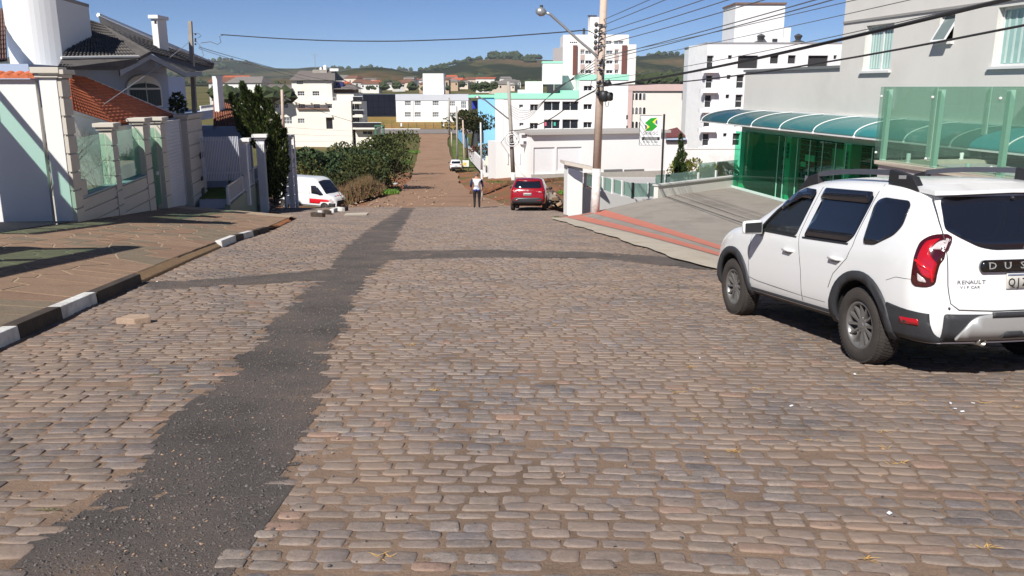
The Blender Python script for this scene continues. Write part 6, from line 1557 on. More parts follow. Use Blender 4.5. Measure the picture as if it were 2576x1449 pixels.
class Car:
    LOW = [(0, .90), (.06, .955), (.22, .99), (.5, 1.0), (.75, .992), (.92, .978), (1, .962)]
    CABU = [(.12, .94), (.3, .895), (.5, .845), (.7, .795), (.84, .755), (.92, .705), (.97, .60), (.993, .36), (1, 0)]
    HOODU = [(.2, .955), (.4, .94), (.6, .92), (.74, .89), (.84, .84), (.92, .75), (.97, .60), (.993, .36), (1, 0)]
    def __init__(s, ztop, w, kcab, lean, leanf, zb, zbelt, x0, x1, bulge=.05, n=90):
        s.ztop, s.w, s.kcab, s.lean, s.leanf = map(tabf, (ztop, w, kcab, lean, leanf)); s.zb = zb; s.zbelt = tabf(zbelt); s.x0, s.x1, s.bulge, s.n = x0, x1, bulge, n
    def section(s, x):
        zt, w, k, zb, ze = s.ztop(x), s.w(x), s.kcab(x), s.zb, s.zbelt(x)
        ze = min(ze, zt - .06)
        pts = [(lerp(zb, ze, q), y * w) for q, y in s.LOW]
        for (t1, y1), (t2, y2) in zip(s.CABU, s.HOODU): pts.append((lerp(ze, zt, lerp(t2, t1, k)), lerp(y2, y1, k) * w))
        return pts
    def sx(s, x, z): return x + s.leanf(x) * s.lean(z)
    def inv(s, x, z):
        q = x
        for _ in range(6): q = x - s.leanf(q) * s.lean(z)
        return max(s.x0, min(s.x1, q))
    def sidey(s, x, z):
        sec = s.section(s.inv(x, z)); Z = [p[0] for p in sec]; Y = [p[1] for p in sec]
        return float(np.interp(z, Z, Y))
    def topz(s, x, y):
        z = s.ztop(x)
        for _ in range(4):
            sec = s.section(s.inv(x, z))[7:]; Y = [p[1] for p in sec][::-1]; Z = [p[0] for p in sec][::-1]
            z = float(np.interp(abs(y), Y, Z))
        return z
    def rearx(s, y, z):
        sec = s.section(s.x0); wy = float(np.interp(z, [p[0] for p in sec], [p[1] for p in sec]))
        return s.sx(s.x0, z) - s.bulge * max(0, 1 - (y / max(wy, .05)) ** 2)
    def body(s, name, m, parent, cutters=()):
        xs = [s.x0 + (s.x1 - s.x0) * (.5 - .5 * math.cos(math.pi * i / s.n)) * .35 + (s.x1 - s.x0) * (i / s.n) * .65 for i in range(s.n + 1)]; xs = sorted(set(xs + [s.x0 + d for d in (.002, .004, .009, .014, .02, .03, .042, .055, .07)]))
        v = []; f = []; rows = []
        for x in xs:
            sec = s.section(x); T = np.linspace(0, len(sec) - 1, 34); Z = np.interp(T, range(len(sec)), [p[0] for p in sec]); Y = np.interp(T, range(len(sec)), [p[1] for p in sec])
            ring = [(s.sx(x, z), -y, z) for z, y in zip(Z, Y)] + [(s.sx(x, z), y, z) for z, y in list(zip(Z, Y))[-2::-1]]
            rows.append(list(range(len(v), len(v) + len(ring)))); v += ring
        m_ = len(rows[0])
        for a, b in zip(rows, rows[1:]):
            for k in range(m_): f.append((a[k], b[k], b[(k + 1) % m_], a[(k + 1) % m_]))
        for row, sg in ((rows[0], 1), (rows[-1], -1)):
            h = m_ // 2; prev = None
            for k in range(h):
                l, r = row[k], row[m_ - 1 - k]; yl, yr = v[l][1], v[r][1]; cols = [l]
                for q in range(1, 8):
                    t = q / 8; y = lerp(yl, yr, t); b = s.bulge * (1 - (2 * t - 1) ** 2)
                    v.append((v[l][0] - sg * b, y, v[l][2])); cols.append(len(v) - 1)
                cols.append(r)
                if prev:
                    for q in range(8):
                        fc_ = (prev[q], prev[q + 1], cols[q + 1], cols[q]); f.append(fc_ if sg > 0 else fc_[::-1])
                prev = cols
            top = row[h]
            for q in range(8): fc_ = (prev[q], prev[q + 1], top); f.append(fc_ if sg > 0 else fc_[::-1])
            bot = [row[0]] ; 
            # bottom strip of the cap is a straight edge between the first columns
        me = bpy.data.meshes.new(name); me.from_pydata(v, [], f)
        bm = bmesh.new(); bm.from_mesh(me); bmesh.ops.remove_doubles(bm, verts=bm.verts, dist=1e-4)
        bmesh.ops.holes_fill(bm, edges=[e for e in bm.edges if e.is_boundary], sides=0); bmesh.ops.recalc_face_normals(bm, faces=bm.faces); bm.to_mesh(me); bm.free()
        me.materials.append(m); me.materials.append(underb)
        o = link(name, me, None)
        if cutters:
            tmp = []
            for k, cm in enumerate(cutters):
                cm.materials.append(underb); co = bpy.data.objects.new('cut', cm); COL.objects.link(co); tmp.append(co)
                md = o.modifiers.new('b%d' % k, 'BOOLEAN'); md.operation = 'DIFFERENCE'; md.solver = 'EXACT'; md.object = co
                if hasattr(md, 'material_mode'): md.material_mode = 'TRANSFER'
            dg = bpy.context.evaluated_depsgraph_get(); me2 = bpy.data.meshes.new_from_object(o.evaluated_get(dg)); o.modifiers.clear(); o.data = me2
            for co in tmp: bpy.data.objects.remove(co)
            me = me2
        me.polygons.foreach_set('use_smooth', [True] * len(me.polygons)); me.set_sharp_from_angle(angle=math.radians(32))
        o.parent = parent
        return o
    def patch(s, name, poly, m, parent, off=.004, where='side', sign=1, step=.09, thick=.006, smooth=True):
        """thin shell laid on the body; poly in (x,z) for a side, (y,z) for the rear, (x,y) for the top"""
        bm = bmesh.new(); n = []
        pp = [Vector(p) for p in poly]; dens = []
        for a, b in zip(pp, pp[1:] + pp[:1]):
            k = max(1, int((b - a).length / step))
            for i in range(k): dens.append(a + (b - a) * i / k)
        vs = [bm.verts.new((p.x, 0, p.y)) for p in dens]; bm.faces.new(vs)
        xs = [p.x for p in dens]; zs = [p.y for p in dens]
        x = min(xs) + step
        while x < max(xs): bmesh.ops.bisect_plane(bm, geom=bm.verts[:] + bm.edges[:] + bm.faces[:], plane_co=(x, 0, 0), plane_no=(1, 0, 0)); x += step
        z = min(zs) + step
        while z < max(zs): bmesh.ops.bisect_plane(bm, geom=bm.verts[:] + bm.edges[:] + bm.faces[:], plane_co=(0, 0, z), plane_no=(0, 0, 1)); z += step
        for v in bm.verts:
            p, q = v.co.x, v.co.z
            if where == 'side': v.co = (p, sign * (s.sidey(p, q) + off), q)
            elif where == 'rear': v.co = (s.rearx(p, q) - off, p, q)
            else: v.co = (p, q, s.topz(p, q) + off)
        bmesh.ops.recalc_face_normals(bm, faces=bm.faces)
        ref = {'side': Vector((0, sign, 0)), 'rear': Vector((-1, 0, 0)), 'top': Vector((.3, 0, 1))}[where]
        if sum(f.normal.dot(ref) for f in bm.faces) < 0: bmesh.ops.reverse_faces(bm, faces=bm.faces)
        me = bpy.data.meshes.new(name); bm.to_mesh(me); bm.free(); me.materials.append(m)
        if smooth: me.polygons.foreach_set('use_smooth', [True] * len(me.polygons))
        o = link(name, me, parent)
        md = o.modifiers.new('shell', 'SOLIDIFY'); md.thickness = thick; md.offset = -1
        return o
    def line(s, name, pts, m, parent, r=.003, where='side', sign=1, off=.0):
        dens = []
        for a, b in zip(pts, pts[1:]):
            a, b = Vector(a), Vector(b); k = max(1, int((b - a).length / .06))
            for i in range(k): dens.append(a + (b - a) * i / k)
        dens.append(Vector(pts[-1]))
        P = [(p.x, sign * (s.sidey(p.x, p.y) + off), p.y) if where == 'side' else ((s.rearx(p.x, p.y) - off, p.x, p.y) if where == 'rear' else (p.x, p.y, s.topz(p.x, p.y) + off)) for p in dens]
        return MB().tube(P, r, 6).build(name, m, parent, True)
def cyl_mesh(x, z, r, y0, y1, n=40):
    mb = MB(); P = [(x + r * math.cos(2 * math.pi * k / n), y0, z + r * math.sin(2 * math.pi * k / n)) for k in range(n)]; mb.prism(P, (0, y1 - y0, 0))
    me = bpy.data.meshes.new('c'); me.from_pydata(mb.v, [], mb.f); bm = bmesh.new(); bm.from_mesh(me); bmesh.ops.recalc_face_normals(bm, faces=bm.faces); bm.to_mesh(me); bm.free(); return me
def prism_mesh(poly, y0, y1):
    mb = MB(); mb.prism([(x, y0, z) for x, z in poly], (0, y1 - y0, 0)); me = bpy.data.meshes.new('c'); me.from_pydata(mb.v, [], mb.f)
    bm = bmesh.new(); bm.from_mesh(me); bmesh.ops.recalc_face_normals(bm, faces=bm.faces); bm.to_mesh(me); bm.free(); return me
def round_poly(pts, r, n=4):
    out = []; m = len(pts)
    for i in range(m):
        p, a, b = Vector(pts[i]), Vector(pts[i - 1]), Vector(pts[(i + 1) % m])
        u, v = (a - p), (b - p); rr = min(r, u.length * .45, v.length * .45); u.normalize(); v.normalize()
        s_, e_ = p + u * rr, p + v * rr
        for k in range(n + 1): t = k / n; out.append(tuple(s_ * (1 - t) ** 2 + p * 2 * t * (1 - t) + e_ * t * t))
    return out
def wheel(parent, x, y, r, w, out, spokes=6, detail=True, name='wheel'):
    """out = +1 when the outer face looks to +y"""
    M = Matrix.Translation((x, y, r)) @ Matrix.Rotation(-out * math.pi / 2, 4, 'X')     # local +Z points outward
    hw = w / 2; rr = r * .615
    W = link(name, None, parent); W.empty_display_size = .1
    pr = [(rr, -hw * .8), (rr + .02, -hw), (r - .05, -hw), (r - .015, -hw * .82), (r, -hw * .55), (r, hw * .55), (r - .015, hw * .82), (r - .05, hw * .98), (rr + .035, hw), (rr + .012, hw * .93), (rr, hw * .8)]
    ty = MB().lathe(pr, 48 if detail else 24, M).build('tyre', rubber, W, True)
    if detail:
        mb = MB(); n = 64
        for k in range(n):
            a = 2 * math.pi * k / n; da = 2 * math.pi / n * .32
            for j, (h0, h1) in enumerate(((-.98, -.56), (-.5, -.08), (.0, .42), (.48, .96))):
                o_ = (j % 2) * math.pi / n
                rA = r + .006; e = -.02 if j in (0, 3) else 0
                P = []
                for rad in (r - .012, rA):
                    for aa, hh in ((-da, h0), (da, h0), (da + .012, h1), (-da + .012, h1)):
                        q = rad + (e * (abs(hh) > .9) * 1.0); P.append(M @ Vector((q * math.cos(a + o_ + aa), q * math.sin(a + o_ + aa), hh * hw * .92)))
                mb.hexa(P)
        tag(mb.build('tread', rubber, W), kind='stuff')
    rim = MB().lathe([(rr + .004, hw * .80), (rr - .004, hw * .86), (rr - .022, hw * .80), (rr - .03, hw * .45), (rr - .035, -hw * .6), (.06, -hw * .62)], 40 if detail else 20, M).build('rim', alloy, W, True)
    mb = MB(); mb.lathe([(.001, hw * .66), (.03, hw * .66), (.034, hw * .62), (.062, hw * .60), (.075, hw * .5), (.075, hw * .2)], 20, M)
    for k in range(spokes):
        a = 2 * math.pi * k / spokes + .3
        for sgn in ((-1, 1) if detail else (0,)):
            P = []
            for hh in (.28, 1.0):
                for rad, off in ((.055, .018), (rr - .018, .052)):
                    wd_ = (.020 if rad < .1 else .030) if detail else .05
                    zz = lerp(hw * .2, hw * (.58 if rad < .1 else .76), hh)
                    for s2 in (-1, 1):
                        t_ = sgn * off + s2 * wd_ * (.5 if hh == .28 else .42)
                        P.append(M @ Vector((rad * math.cos(a) - t_ * math.sin(a), rad * math.sin(a) + t_ * math.cos(a), zz)))
            # order: bottom (in-,in+,out-,out+), top likewise
            mb.hexa([P[0], P[2], P[3], P[1], P[4], P[6], P[7], P[5]])
    mb.build('spokes', alloy, W)
    MB().lathe([(.001, -hw * .4), (rr - .04, -hw * .4)], 24, M).build('brake_disc', underb, W)
    return W
def veh_matrix(origin, fwd, up_hint=Vector((0, 0, 1))):
    fx = Vector(fwd).normalized(); fy = up_hint.cross(fx).normalized(); fz = fx.cross(fy)
    return Matrix(((fx.x, fy.x, fz.x, origin[0]), (fx.y, fy.y, fz.y, origin[1]), (fx.z, fy.z, fz.z, origin[2]), (0, 0, 0, 1)))
def rtext(car, txt, y, z, size, m, parent, off, align='LEFT', sp=1.0, sx=1.0, name='letter'):
    for ch in txt:
        if ch != ' ': rchar(car, ch, y, z, size, m, parent, off, sx, name)
        y -= size * sx * sp * (.30 if ch in ' -' else .66)
def rchar(car, txt, y, z, size, m, parent, off, sx, name):
    x = car.rearx(y, z) - off
    dz = (car.rearx(y, z + .05) - car.rearx(y, z - .05)) / .1
    dy = (car.rearx(y - .02, z) - car.rearx(y + .02, z)) / .04
    xax = Vector((dy, -1, 0)).normalized(); zax = Vector((-1, -dy, dz)).normalized(); yax = zax.cross(xax).normalized()
    M = Matrix(((xax.x, yax.x, zax.x, x), (xax.y, yax.y, zax.y, y), (xax.z, yax.z, zax.z, z), (0, 0, 0, 1)))
    return strip_text(txt, size, m, parent, M, name, .002, 'CENTER', 1.0, sx)
SLOPE = -0.1031
# ---------------------------------------------------------------- white off-roader
og = Vector((3.165 + .80 * CT, 7.11 + .80 * ST, 0)); og.z = street_z(og.x, og.y)
M = veh_matrix(og, (-ST, CT, SLOPE * CT))
suv = thing_local('parked_suv', 'white sport utility car with black wheel arches and roof rails parked on the cobbles', 'car', M)
C = Car(ztop=[(-.84, 1.505), (-.72, 1.555), (-.4, 1.605), (.1, 1.635), (.7, 1.645), (1.2, 1.625), (1.5, 1.575), (1.75, 1.465), (1.95, 1.355), (2.15, 1.24), (2.35, 1.135), (2.5, 1.10), (2.8, 1.07), (3.1, 1.01), (3.3, .93), (3.43, .80), (3.47, .70)],
        w=[(-.84, .70), (-.836, .735), (-.822, .775), (-.79, .822), (-.73, .862), (-.62, .892), (-.3, .905), (.5, .905), (2.5, .905), (2.9, .90), (3.2, .86), (3.38, .78), (3.47, .66)],
        kcab=[(-.84, 1), (1.45, 1), (2.35, 0), (3.47, 0)],
        lean=[(.3, .02), (.45, -.02), (.6, -.03), (.72, -.012), (1.0, .0), (1.1, .02), (1.3, .13), (1.55, .29), (1.7, .34)],
        leanf=[(-.84, 1), (-.72, .95), (-.6, .82), (-.4, .5), (-.15, .16), (.1, 0)], zb=.33, zbelt=[(-.84, 1.08), (.0, 1.05), (2.2, 1.03), (2.6, 1.0), (3.47, .62)], x0=-.84, x1=3.47, bulge=.055)
FW = [(2.02, 1.075), (1.20, 1.055), (1.10, 1.50), (1.36, 1.515), (1.56, 1.45), (1.80, 1.29)]
cut = [cyl_mesh(0, .36, .405, .45, 1.2), cyl_mesh(0, .36, .405, -1.2, -.45), cyl_mesh(2.67, .36, .405, .45, 1.2), cyl_mesh(2.67, .36, .405, -1.2, -.45), prism_mesh(round_poly(FW, .05), -1.3, 1.3)]
body_o = C.body('body', carwhite, suv, cut)
RW = [(1.05, 1.06), (.26, 1.06), (.18, 1.12), (.10, 1.475), (.18, 1.50), (.93, 1.52)]
QW = [(.0, 1.07), (-.16, 1.075), (-.38, 1.17), (-.44, 1.25), (-.42, 1.42), (-.38, 1.455), (-.06, 1.475), (.02, 1.45), (.05, 1.40), (.02, 1.12)]
for sg in (1, -1):
    C.patch('window', round_poly(FW, .05), carglass, suv, -.012, 'side', sg)
    w_ = C.patch('window', round_poly(RW, .04), tint_, suv, .003, 'side', sg); 
    C.patch('window', round_poly(QW, .04), tint_, suv, .008, 'side', sg, .05)
    C.patch('window_visor', round_poly([(1.72, 1.37), (1.56, 1.475), (1.36, 1.54), (1.10, 1.525), (1.12, 1.43), (1.34, 1.445), (1.52, 1.385), (1.68, 1.30)], .03), tint_, suv, .022, 'side', sg, thick=.004)
    C.patch('window_visor', round_poly([(.95, 1.545), (.12, 1.52), (.12, 1.42), (.97, 1.44)], .03), tint_, suv, .022, 'side', sg, thick=.004)
    C.line('window_seal', [(2.04, 1.068), (1.19, 1.048)], blk, suv, .009, sign=sg, off=.004); C.line('window_seal', [(1.06, 1.052), (.24, 1.052)], blk, suv, .009, sign=sg, off=.004)
    C.line('window_seal', [(2.02, 1.075), (1.80, 1.29), (1.56, 1.45)], blk, suv, .014, sign=sg, off=.0)
    # door gaps
    C.line('door_gap', [(1.02, 1.60), (1.10, 1.30), (1.14, 1.06), (1.08, .90), (1.02, .72), (1.0, .42)], seam, suv, .004, sign=sg, off=-.001)
    C.line('door_gap', [(.06, 1.58), (.14, 1.2), (.16, 1.04), (.22, .92), (.42, .76), (.50, .62)], seam, suv, .004, sign=sg, off=-.001)
    C.line('door_gap', [(1.02, .47), (2.0, .50), (2.2, .52)], seam, suv, .0025, sign=sg, off=-.001); C.line('door_gap', [(.56, .47), (1.0, .47)], seam, suv, .0025, sign=sg, off=-.001)
    C.line('door_gap', [(2.18, 1.02), (2.22, .80), (2.20, .45)], seam, suv, .004, sign=sg, off=-.001)
    C.line('bumper_gap', [(-.40, .80), (-.52, .84), (-.70, .84)], seam, suv, .003, sign=sg, off=-.001)
    # sill cladding and wheel arch flares
    C.patch('sill_cladding', [(.40, .33), (2.24, .33), (2.24, .40), (.40, .40)], cladding, suv, .012, 'side', sg, thick=.03)
    for x in (0, 2.67):
        ring = []
        a0, a1 = math.radians(-18), math.radians(198)
        for k in range(25): a = lerp(a0, a1, k / 24); ring.append((x + .485 * math.cos(a), .36 + .475 * math.sin(a)))
        for k in range(25): a = lerp(a1, a0, k / 24); ring.append((x + .392 * math.cos(a), .36 + .392 * math.sin(a)))
        ring = [(p, max(.30, q)) for p, q in ring]
        C.patch('wheel_arch', ring, cladding, suv, .022, 'side', sg, .07, .05)
    C.patch('bumper_side', [(-.36, .335), (-.80, .335), (-.8399, .345), (-.8399, .58), (-.60, .60), (-.43, .62), (-.40, .50)], cladding, suv, .012, 'side', sg, .02, thick=.02)
    C.patch('reflector', round_poly([(-.60, .475), (-.78, .475), (-.78, .53), (-.60, .53)], .015), lampred, suv, .016, 'side', sg)
    # door handles
    for x in (1.30, .40):
        y = C.sidey(x, .90)
        hd = MB(); hd.tube([(x + .10, sg * (y - .004), .905), (x + .07, sg * (y + .028), .91), (x - .07, sg * (y + .030), .905), (x - .10, sg * (y - .004), .90)], [.014, .017, .017, .012], 8); hd.build('door_handle', carwhite, suv, True)
        C.patch('handle_recess_shade', round_poly([(x + .075, .872), (x - .075, .868), (x - .06, .902), (x + .06, .906)], .02), mat('recess_shadow', L(150, 150, 150), .5, .02), suv, .0015, 'side', sg)  # grey patch painting the shade of a recess on the flat door
    # mirror
    y = C.sidey(1.92, 1.05)
    mm = MB(); c_ = Vector((1.90, sg * (y + .17), 1.10)); mm.mesh([c_ + Vector((dx * .075, sg * dy * .12, dz * .095)) for dx, dy, dz in ((-1, -1, -.8), (-1, 1, -.75), (-1, 1, .9), (-1, -1, 1), (.6, -.8, -.6), (.6, .7, -.55), (.6, .7, .7), (.6, -.8, .8))], [(0, 1, 2, 3), (7, 6, 5, 4), (0, 4, 5, 1), (1, 5, 6, 2), (2, 6, 7, 3), (3, 7, 4, 0)])
    mo = mm.build('mirror', [carwhite], suv, True, bevel=.045); 
    MB().mesh([c_ + Vector((-.079, sg * dy * .095, dz * .07)) for dy, dz in ((-1, -.7), (1, -.65), (1, .8), (-1, .9))], [(0, 1, 2, 3)]).build('mirror_glass', blk, mo)
    MB().tube([(1.93, sg * (y - .03), 1.03), (1.92, sg * (y + .08), 1.05)], .03, 8).build('mirror_arm', blk, mo)
    # tail lamp
    tl = C.patch('tail_lamp', round_poly([(-.70, .83), (-.73, .795), (-.8385, .785), (-.8385, 1.0), (-.8385, 1.19), (-.75, 1.21), (-.70, 1.15)], .05), lampdk, suv, .012, 'side', sg, .012, .02)
    C.patch('lamp_clear', round_poly([(-.79, 1.09), (-.834, 1.085), (-.834, 1.17), (-.795, 1.175)], .012), lampcl, tl, .019, 'side', sg, .012, .004)
    C.patch('lamp_red', round_poly([(-.73, .97), (-.785, .88), (-.834, .85), (-.834, .98), (-.79, 1.07), (-.785, 1.175), (-.74, 1.15)], .015), lampred, tl, .017, 'side', sg, .012, .004)
    C.patch('lamp_clear', round_poly([(-.75, .90), (-.76, .835), (-.81, .825), (-.80, .855)], .01), lampcl, tl, .019, 'side', sg, .012, .004)
    C.line('lamp_bar', [(-.72, 1.0), (-.77, .96), (-.82, .92), (-.83, .83)], mat('lamp_bright_red', L(226, 30, 40), .12, .05, spec=.7), tl, .011, sign=sg, off=.018)
    # roof rail
    zr = lambda x: C.topz(x, .64 * .9)
    rr_ = thing_local  # (name kept short below)
    P = [(lerp(1.25, -.02, k / 10), sg * lerp(.60, .625, k / 10), zr(lerp(1.25, -.02, k / 10)) + .085) for k in range(11)]
    rl_ = MB()
    for a, b in zip(P, P[1:]):
        rl_.hexa([(a[0], a[1] - .018, a[2] - .028), (b[0], b[1] - .018, b[2] - .028), (b[0], b[1] + .018, b[2] - .028), (a[0], a[1] + .018, a[2] - .028), (a[0], a[1] - .014, a[2] + .02), (b[0], b[1] - .014, b[2] + .02), (b[0], b[1] + .014, b[2] + .02), (a[0], a[1] + .014, a[2] + .02)])
    ro = rl_.build('roof_rail', mat('rail_grey', L(96, 98, 106), .4, .05, metal=.4), suv)
    for (xa, xb) in ((1.72, 1.22), (.02, -.42)):
        f0 = xa < 1
        tl_ = [(xa, zr(xa) - .01), (xb, zr(xb) - .015), (xb + (.10 if f0 else .02), zr(xb + .1) + (.085 if f0 else .105)), (xa - (.02 if f0 else .30), zr(xa - (.02 if f0 else .3)) + .112 if f0 else zr(xa - .3) + .09)]
        yy = .60 if not f0 else .615
        mb = MB(); mb.prism([(x, sg * yy - .035, z) for x, z in tl_], (0, .07, 0)); po = mb.build('rail_mount', blk, ro, bevel=.018)
        if f0: MB().box(-.24, -.14, sg * yy - .0365, sg * yy + .0365, zr(-.2) + .045, zr(-.2) + .075).build('mount_slot', silver, po)
# roof edge gap, tail gate
TG = [(.64, 1.50), (.665, 1.30), (.675, 1.08), (.665, .80), (.645, .66), (.58, .61), (.3, .595), (-.3, .595), (-.58, .61), (-.645, .66), (-.665, .80), (-.675, 1.08), (-.665, 1.30), (-.64, 1.50)]
C.line('tailgate_gap', TG, seam, suv, .0045, 'rear', off=-.001)
C.patch('rear_window', round_poly([(-.58, 1.485), (.58, 1.485), (.63, 1.30), (.64, 1.235), (.54, 1.165), (.42, 1.10), (.30, 1.075), (-.30, 1.075), (-.42, 1.10), (-.54, 1.165), (-.64, 1.235), (-.63, 1.30)], .05), tint_, suv, .006, 'rear')
sp = MB(); 
P = [(C.sx(-.84, 1.5) + (.02 if abs(y) > .5 else -.05), y, 1.525 - .02 * abs(y)) for y in np.linspace(-.64, .64, 9)]
for a, b in zip(P, P[1:]): sp.hexa([(a[0] - .05, a[1], a[2] - .012), (b[0] - .05, b[1], b[2] - .012), (b[0] + .22, b[1], b[2] + .02), (a[0] + .22, a[1], a[2] + .02), (a[0] - .05, a[1], a[2] + .018), (b[0] - .05, b[1], b[2] + .018), (b[0] + .22, b[1], b[2] + .066), (a[0] + .22, a[1], a[2] + .066)])
sp.build('spoiler', carwhite, suv, weld=True)
MB().ball((C.rearx(0.05, 1.46) - .02, .0, 1.47), .018, 8).build('washer_jet', blk, suv)
gn = C.patch('garnish', round_poly([(-.42, .905), (.42, .905), (.43, .95), (.41, 1.0), (-.41, 1.0), (-.43, .95)], .03), mat('gloss_black', (.008, .008, .009), .15, .05, spec=.6, coat=.6), suv, .03, 'rear', thick=.03)
rtext(C, 'DUSTER', .335, .952, .078, silver, gn, .033, 'LEFT', 2.05, 1.2)
rtext(C, 'RENAULT', .58, .825, .042, mat('badge_grey', L(110, 110, 112), .4, .05), suv, .002, 'LEFT', 1.0, 1.2); rtext(C, 'VIP CAR', .56, .785, .028, mat('badge_grey', L(110, 110, 112), .4, .05), suv, .002, 'LEFT', 1.1, 1.25)
bd = MB(); xb = C.rearx(0, 1.04) - .004
bd.prism([(xb, 0, 1.10), (xb, .045, 1.04), (xb, 0, .98), (xb, -.045, 1.04)], (-.012, 0, 0)); bd.build('badge', silver, suv)
pl = C.patch('number_plate', round_poly([(-.20, .765), (.20, .765), (.20, .89), (-.20, .89)], .012), mat('plate_grey', L(206, 204, 196), .5, .04, 20), suv, .012, 'rear', thick=.006)
C.patch('plate_header', [(-.19, .868), (.19, .868), (.19, .884), (-.19, .884)], mat('plate_blue', L(120, 128, 150), .6, .3, 60), pl, .0135, 'rear', thick=.001)
rtext(C, 'QJZ-7', .155, .815, .092, blk, pl, .0145, 'LEFT', 1.1, .85)
C.patch('bumper', round_poly([(-.70, .345), (.70, .345), (.70, .58), (.62, .575), (.4, .57), (-.4, .57), (-.62, .575), (-.70, .58)], .03), cladding, suv, .012, 'rear', thick=.03)
skid = C.patch('skid_plate', round_poly([(-.60, .36), (.60, .36), (.58, .40), (.50, .52), (.44, .56), (.34, .57), (-.34, .57), (-.44, .56), (-.50, .52), (-.58, .40)], .03), silver, suv, .032, 'rear', thick=.02)
C.patch('step_pad', [(-.33, .545), (.33, .545), (.33, .59), (-.33, .59)], cladding, suv, .036, 'rear', thick=.01)
for y in (.02, -.30): C.patch('tow_cover', round_poly([(y, .375), (y + .22, .375), (y + .18, .43), (y + .04, .43)], .01), cladding, skid, .036, 'rear', thick=.004)
for y in (.25, .75): pass
x_ = C.rearx(.35, .36)
MB().lathe([(.001, -.3), (.034, -.3), (.034, 0), (.028, 0), (.028, -.1), (.001, -.1)], 18, Matrix.Translation((x_ - .03, .37, .345)) @ Matrix.Rotation(-math.pi / 2, 4, 'Y')).build('exhaust', mat('exhaust_steel', L(150, 142, 132), .35, .1, 5, metal=.7), suv, True)
MB().ball((C.rearx(.66, .62) - .002, .66, .625), .010, 8).build('parking_sensor', blk, suv)
MB().box(-.55, 3.2, -.62, .62, .26, .36).build('underbody', underb, suv)
MB().tube([(0, -.7, .34), (0, .7, .34)], .05, 8).build('axle', underb, suv)
for x in (0, 2.67):
    for sg in (1, -1): wheel(suv, x, sg * .79, .345, .215, sg)
# cabin pieces seen through the driver's window
MB().tube([(1.62 + .17 * math.sin(a) * .35, .36 + .18 * math.cos(a), 1.08 + .17 * math.sin(a)) for a in [2 * math.pi * k / 24 for k in range(25)]], .014, 6, False).build('steering_wheel', blk, suv, True)
mb = MB(); mb.hexa([(1.72, -.7, 1.04), (2.02, -.7, 1.04), (2.02, .7, 1.04), (1.72, .7, 1.04), (1.74, -.7, 1.12), (1.98, -.7, 1.09), (1.98, .7, 1.09), (1.74, .7, 1.12)]); mb.build('dashboard', blk, suv, bevel=.02)
for y in (.36, -.36):
    mb = MB(); mb.hexa([(1.16, y - .22, .98), (1.30, y - .22, .98), (1.30, y + .22, .98), (1.16, y + .22, .98), (1.10, y - .16, 1.30), (1.18, y - .16, 1.30), (1.18, y + .16, 1.30), (1.10, y + .16, 1.30)]); mb.build('seat', blk, suv, bevel=.03)
    MB().box(1.09, 1.17, y - .12, y + .12, 1.32, 1.47).build('headrest', blk, suv, bevel=.03)

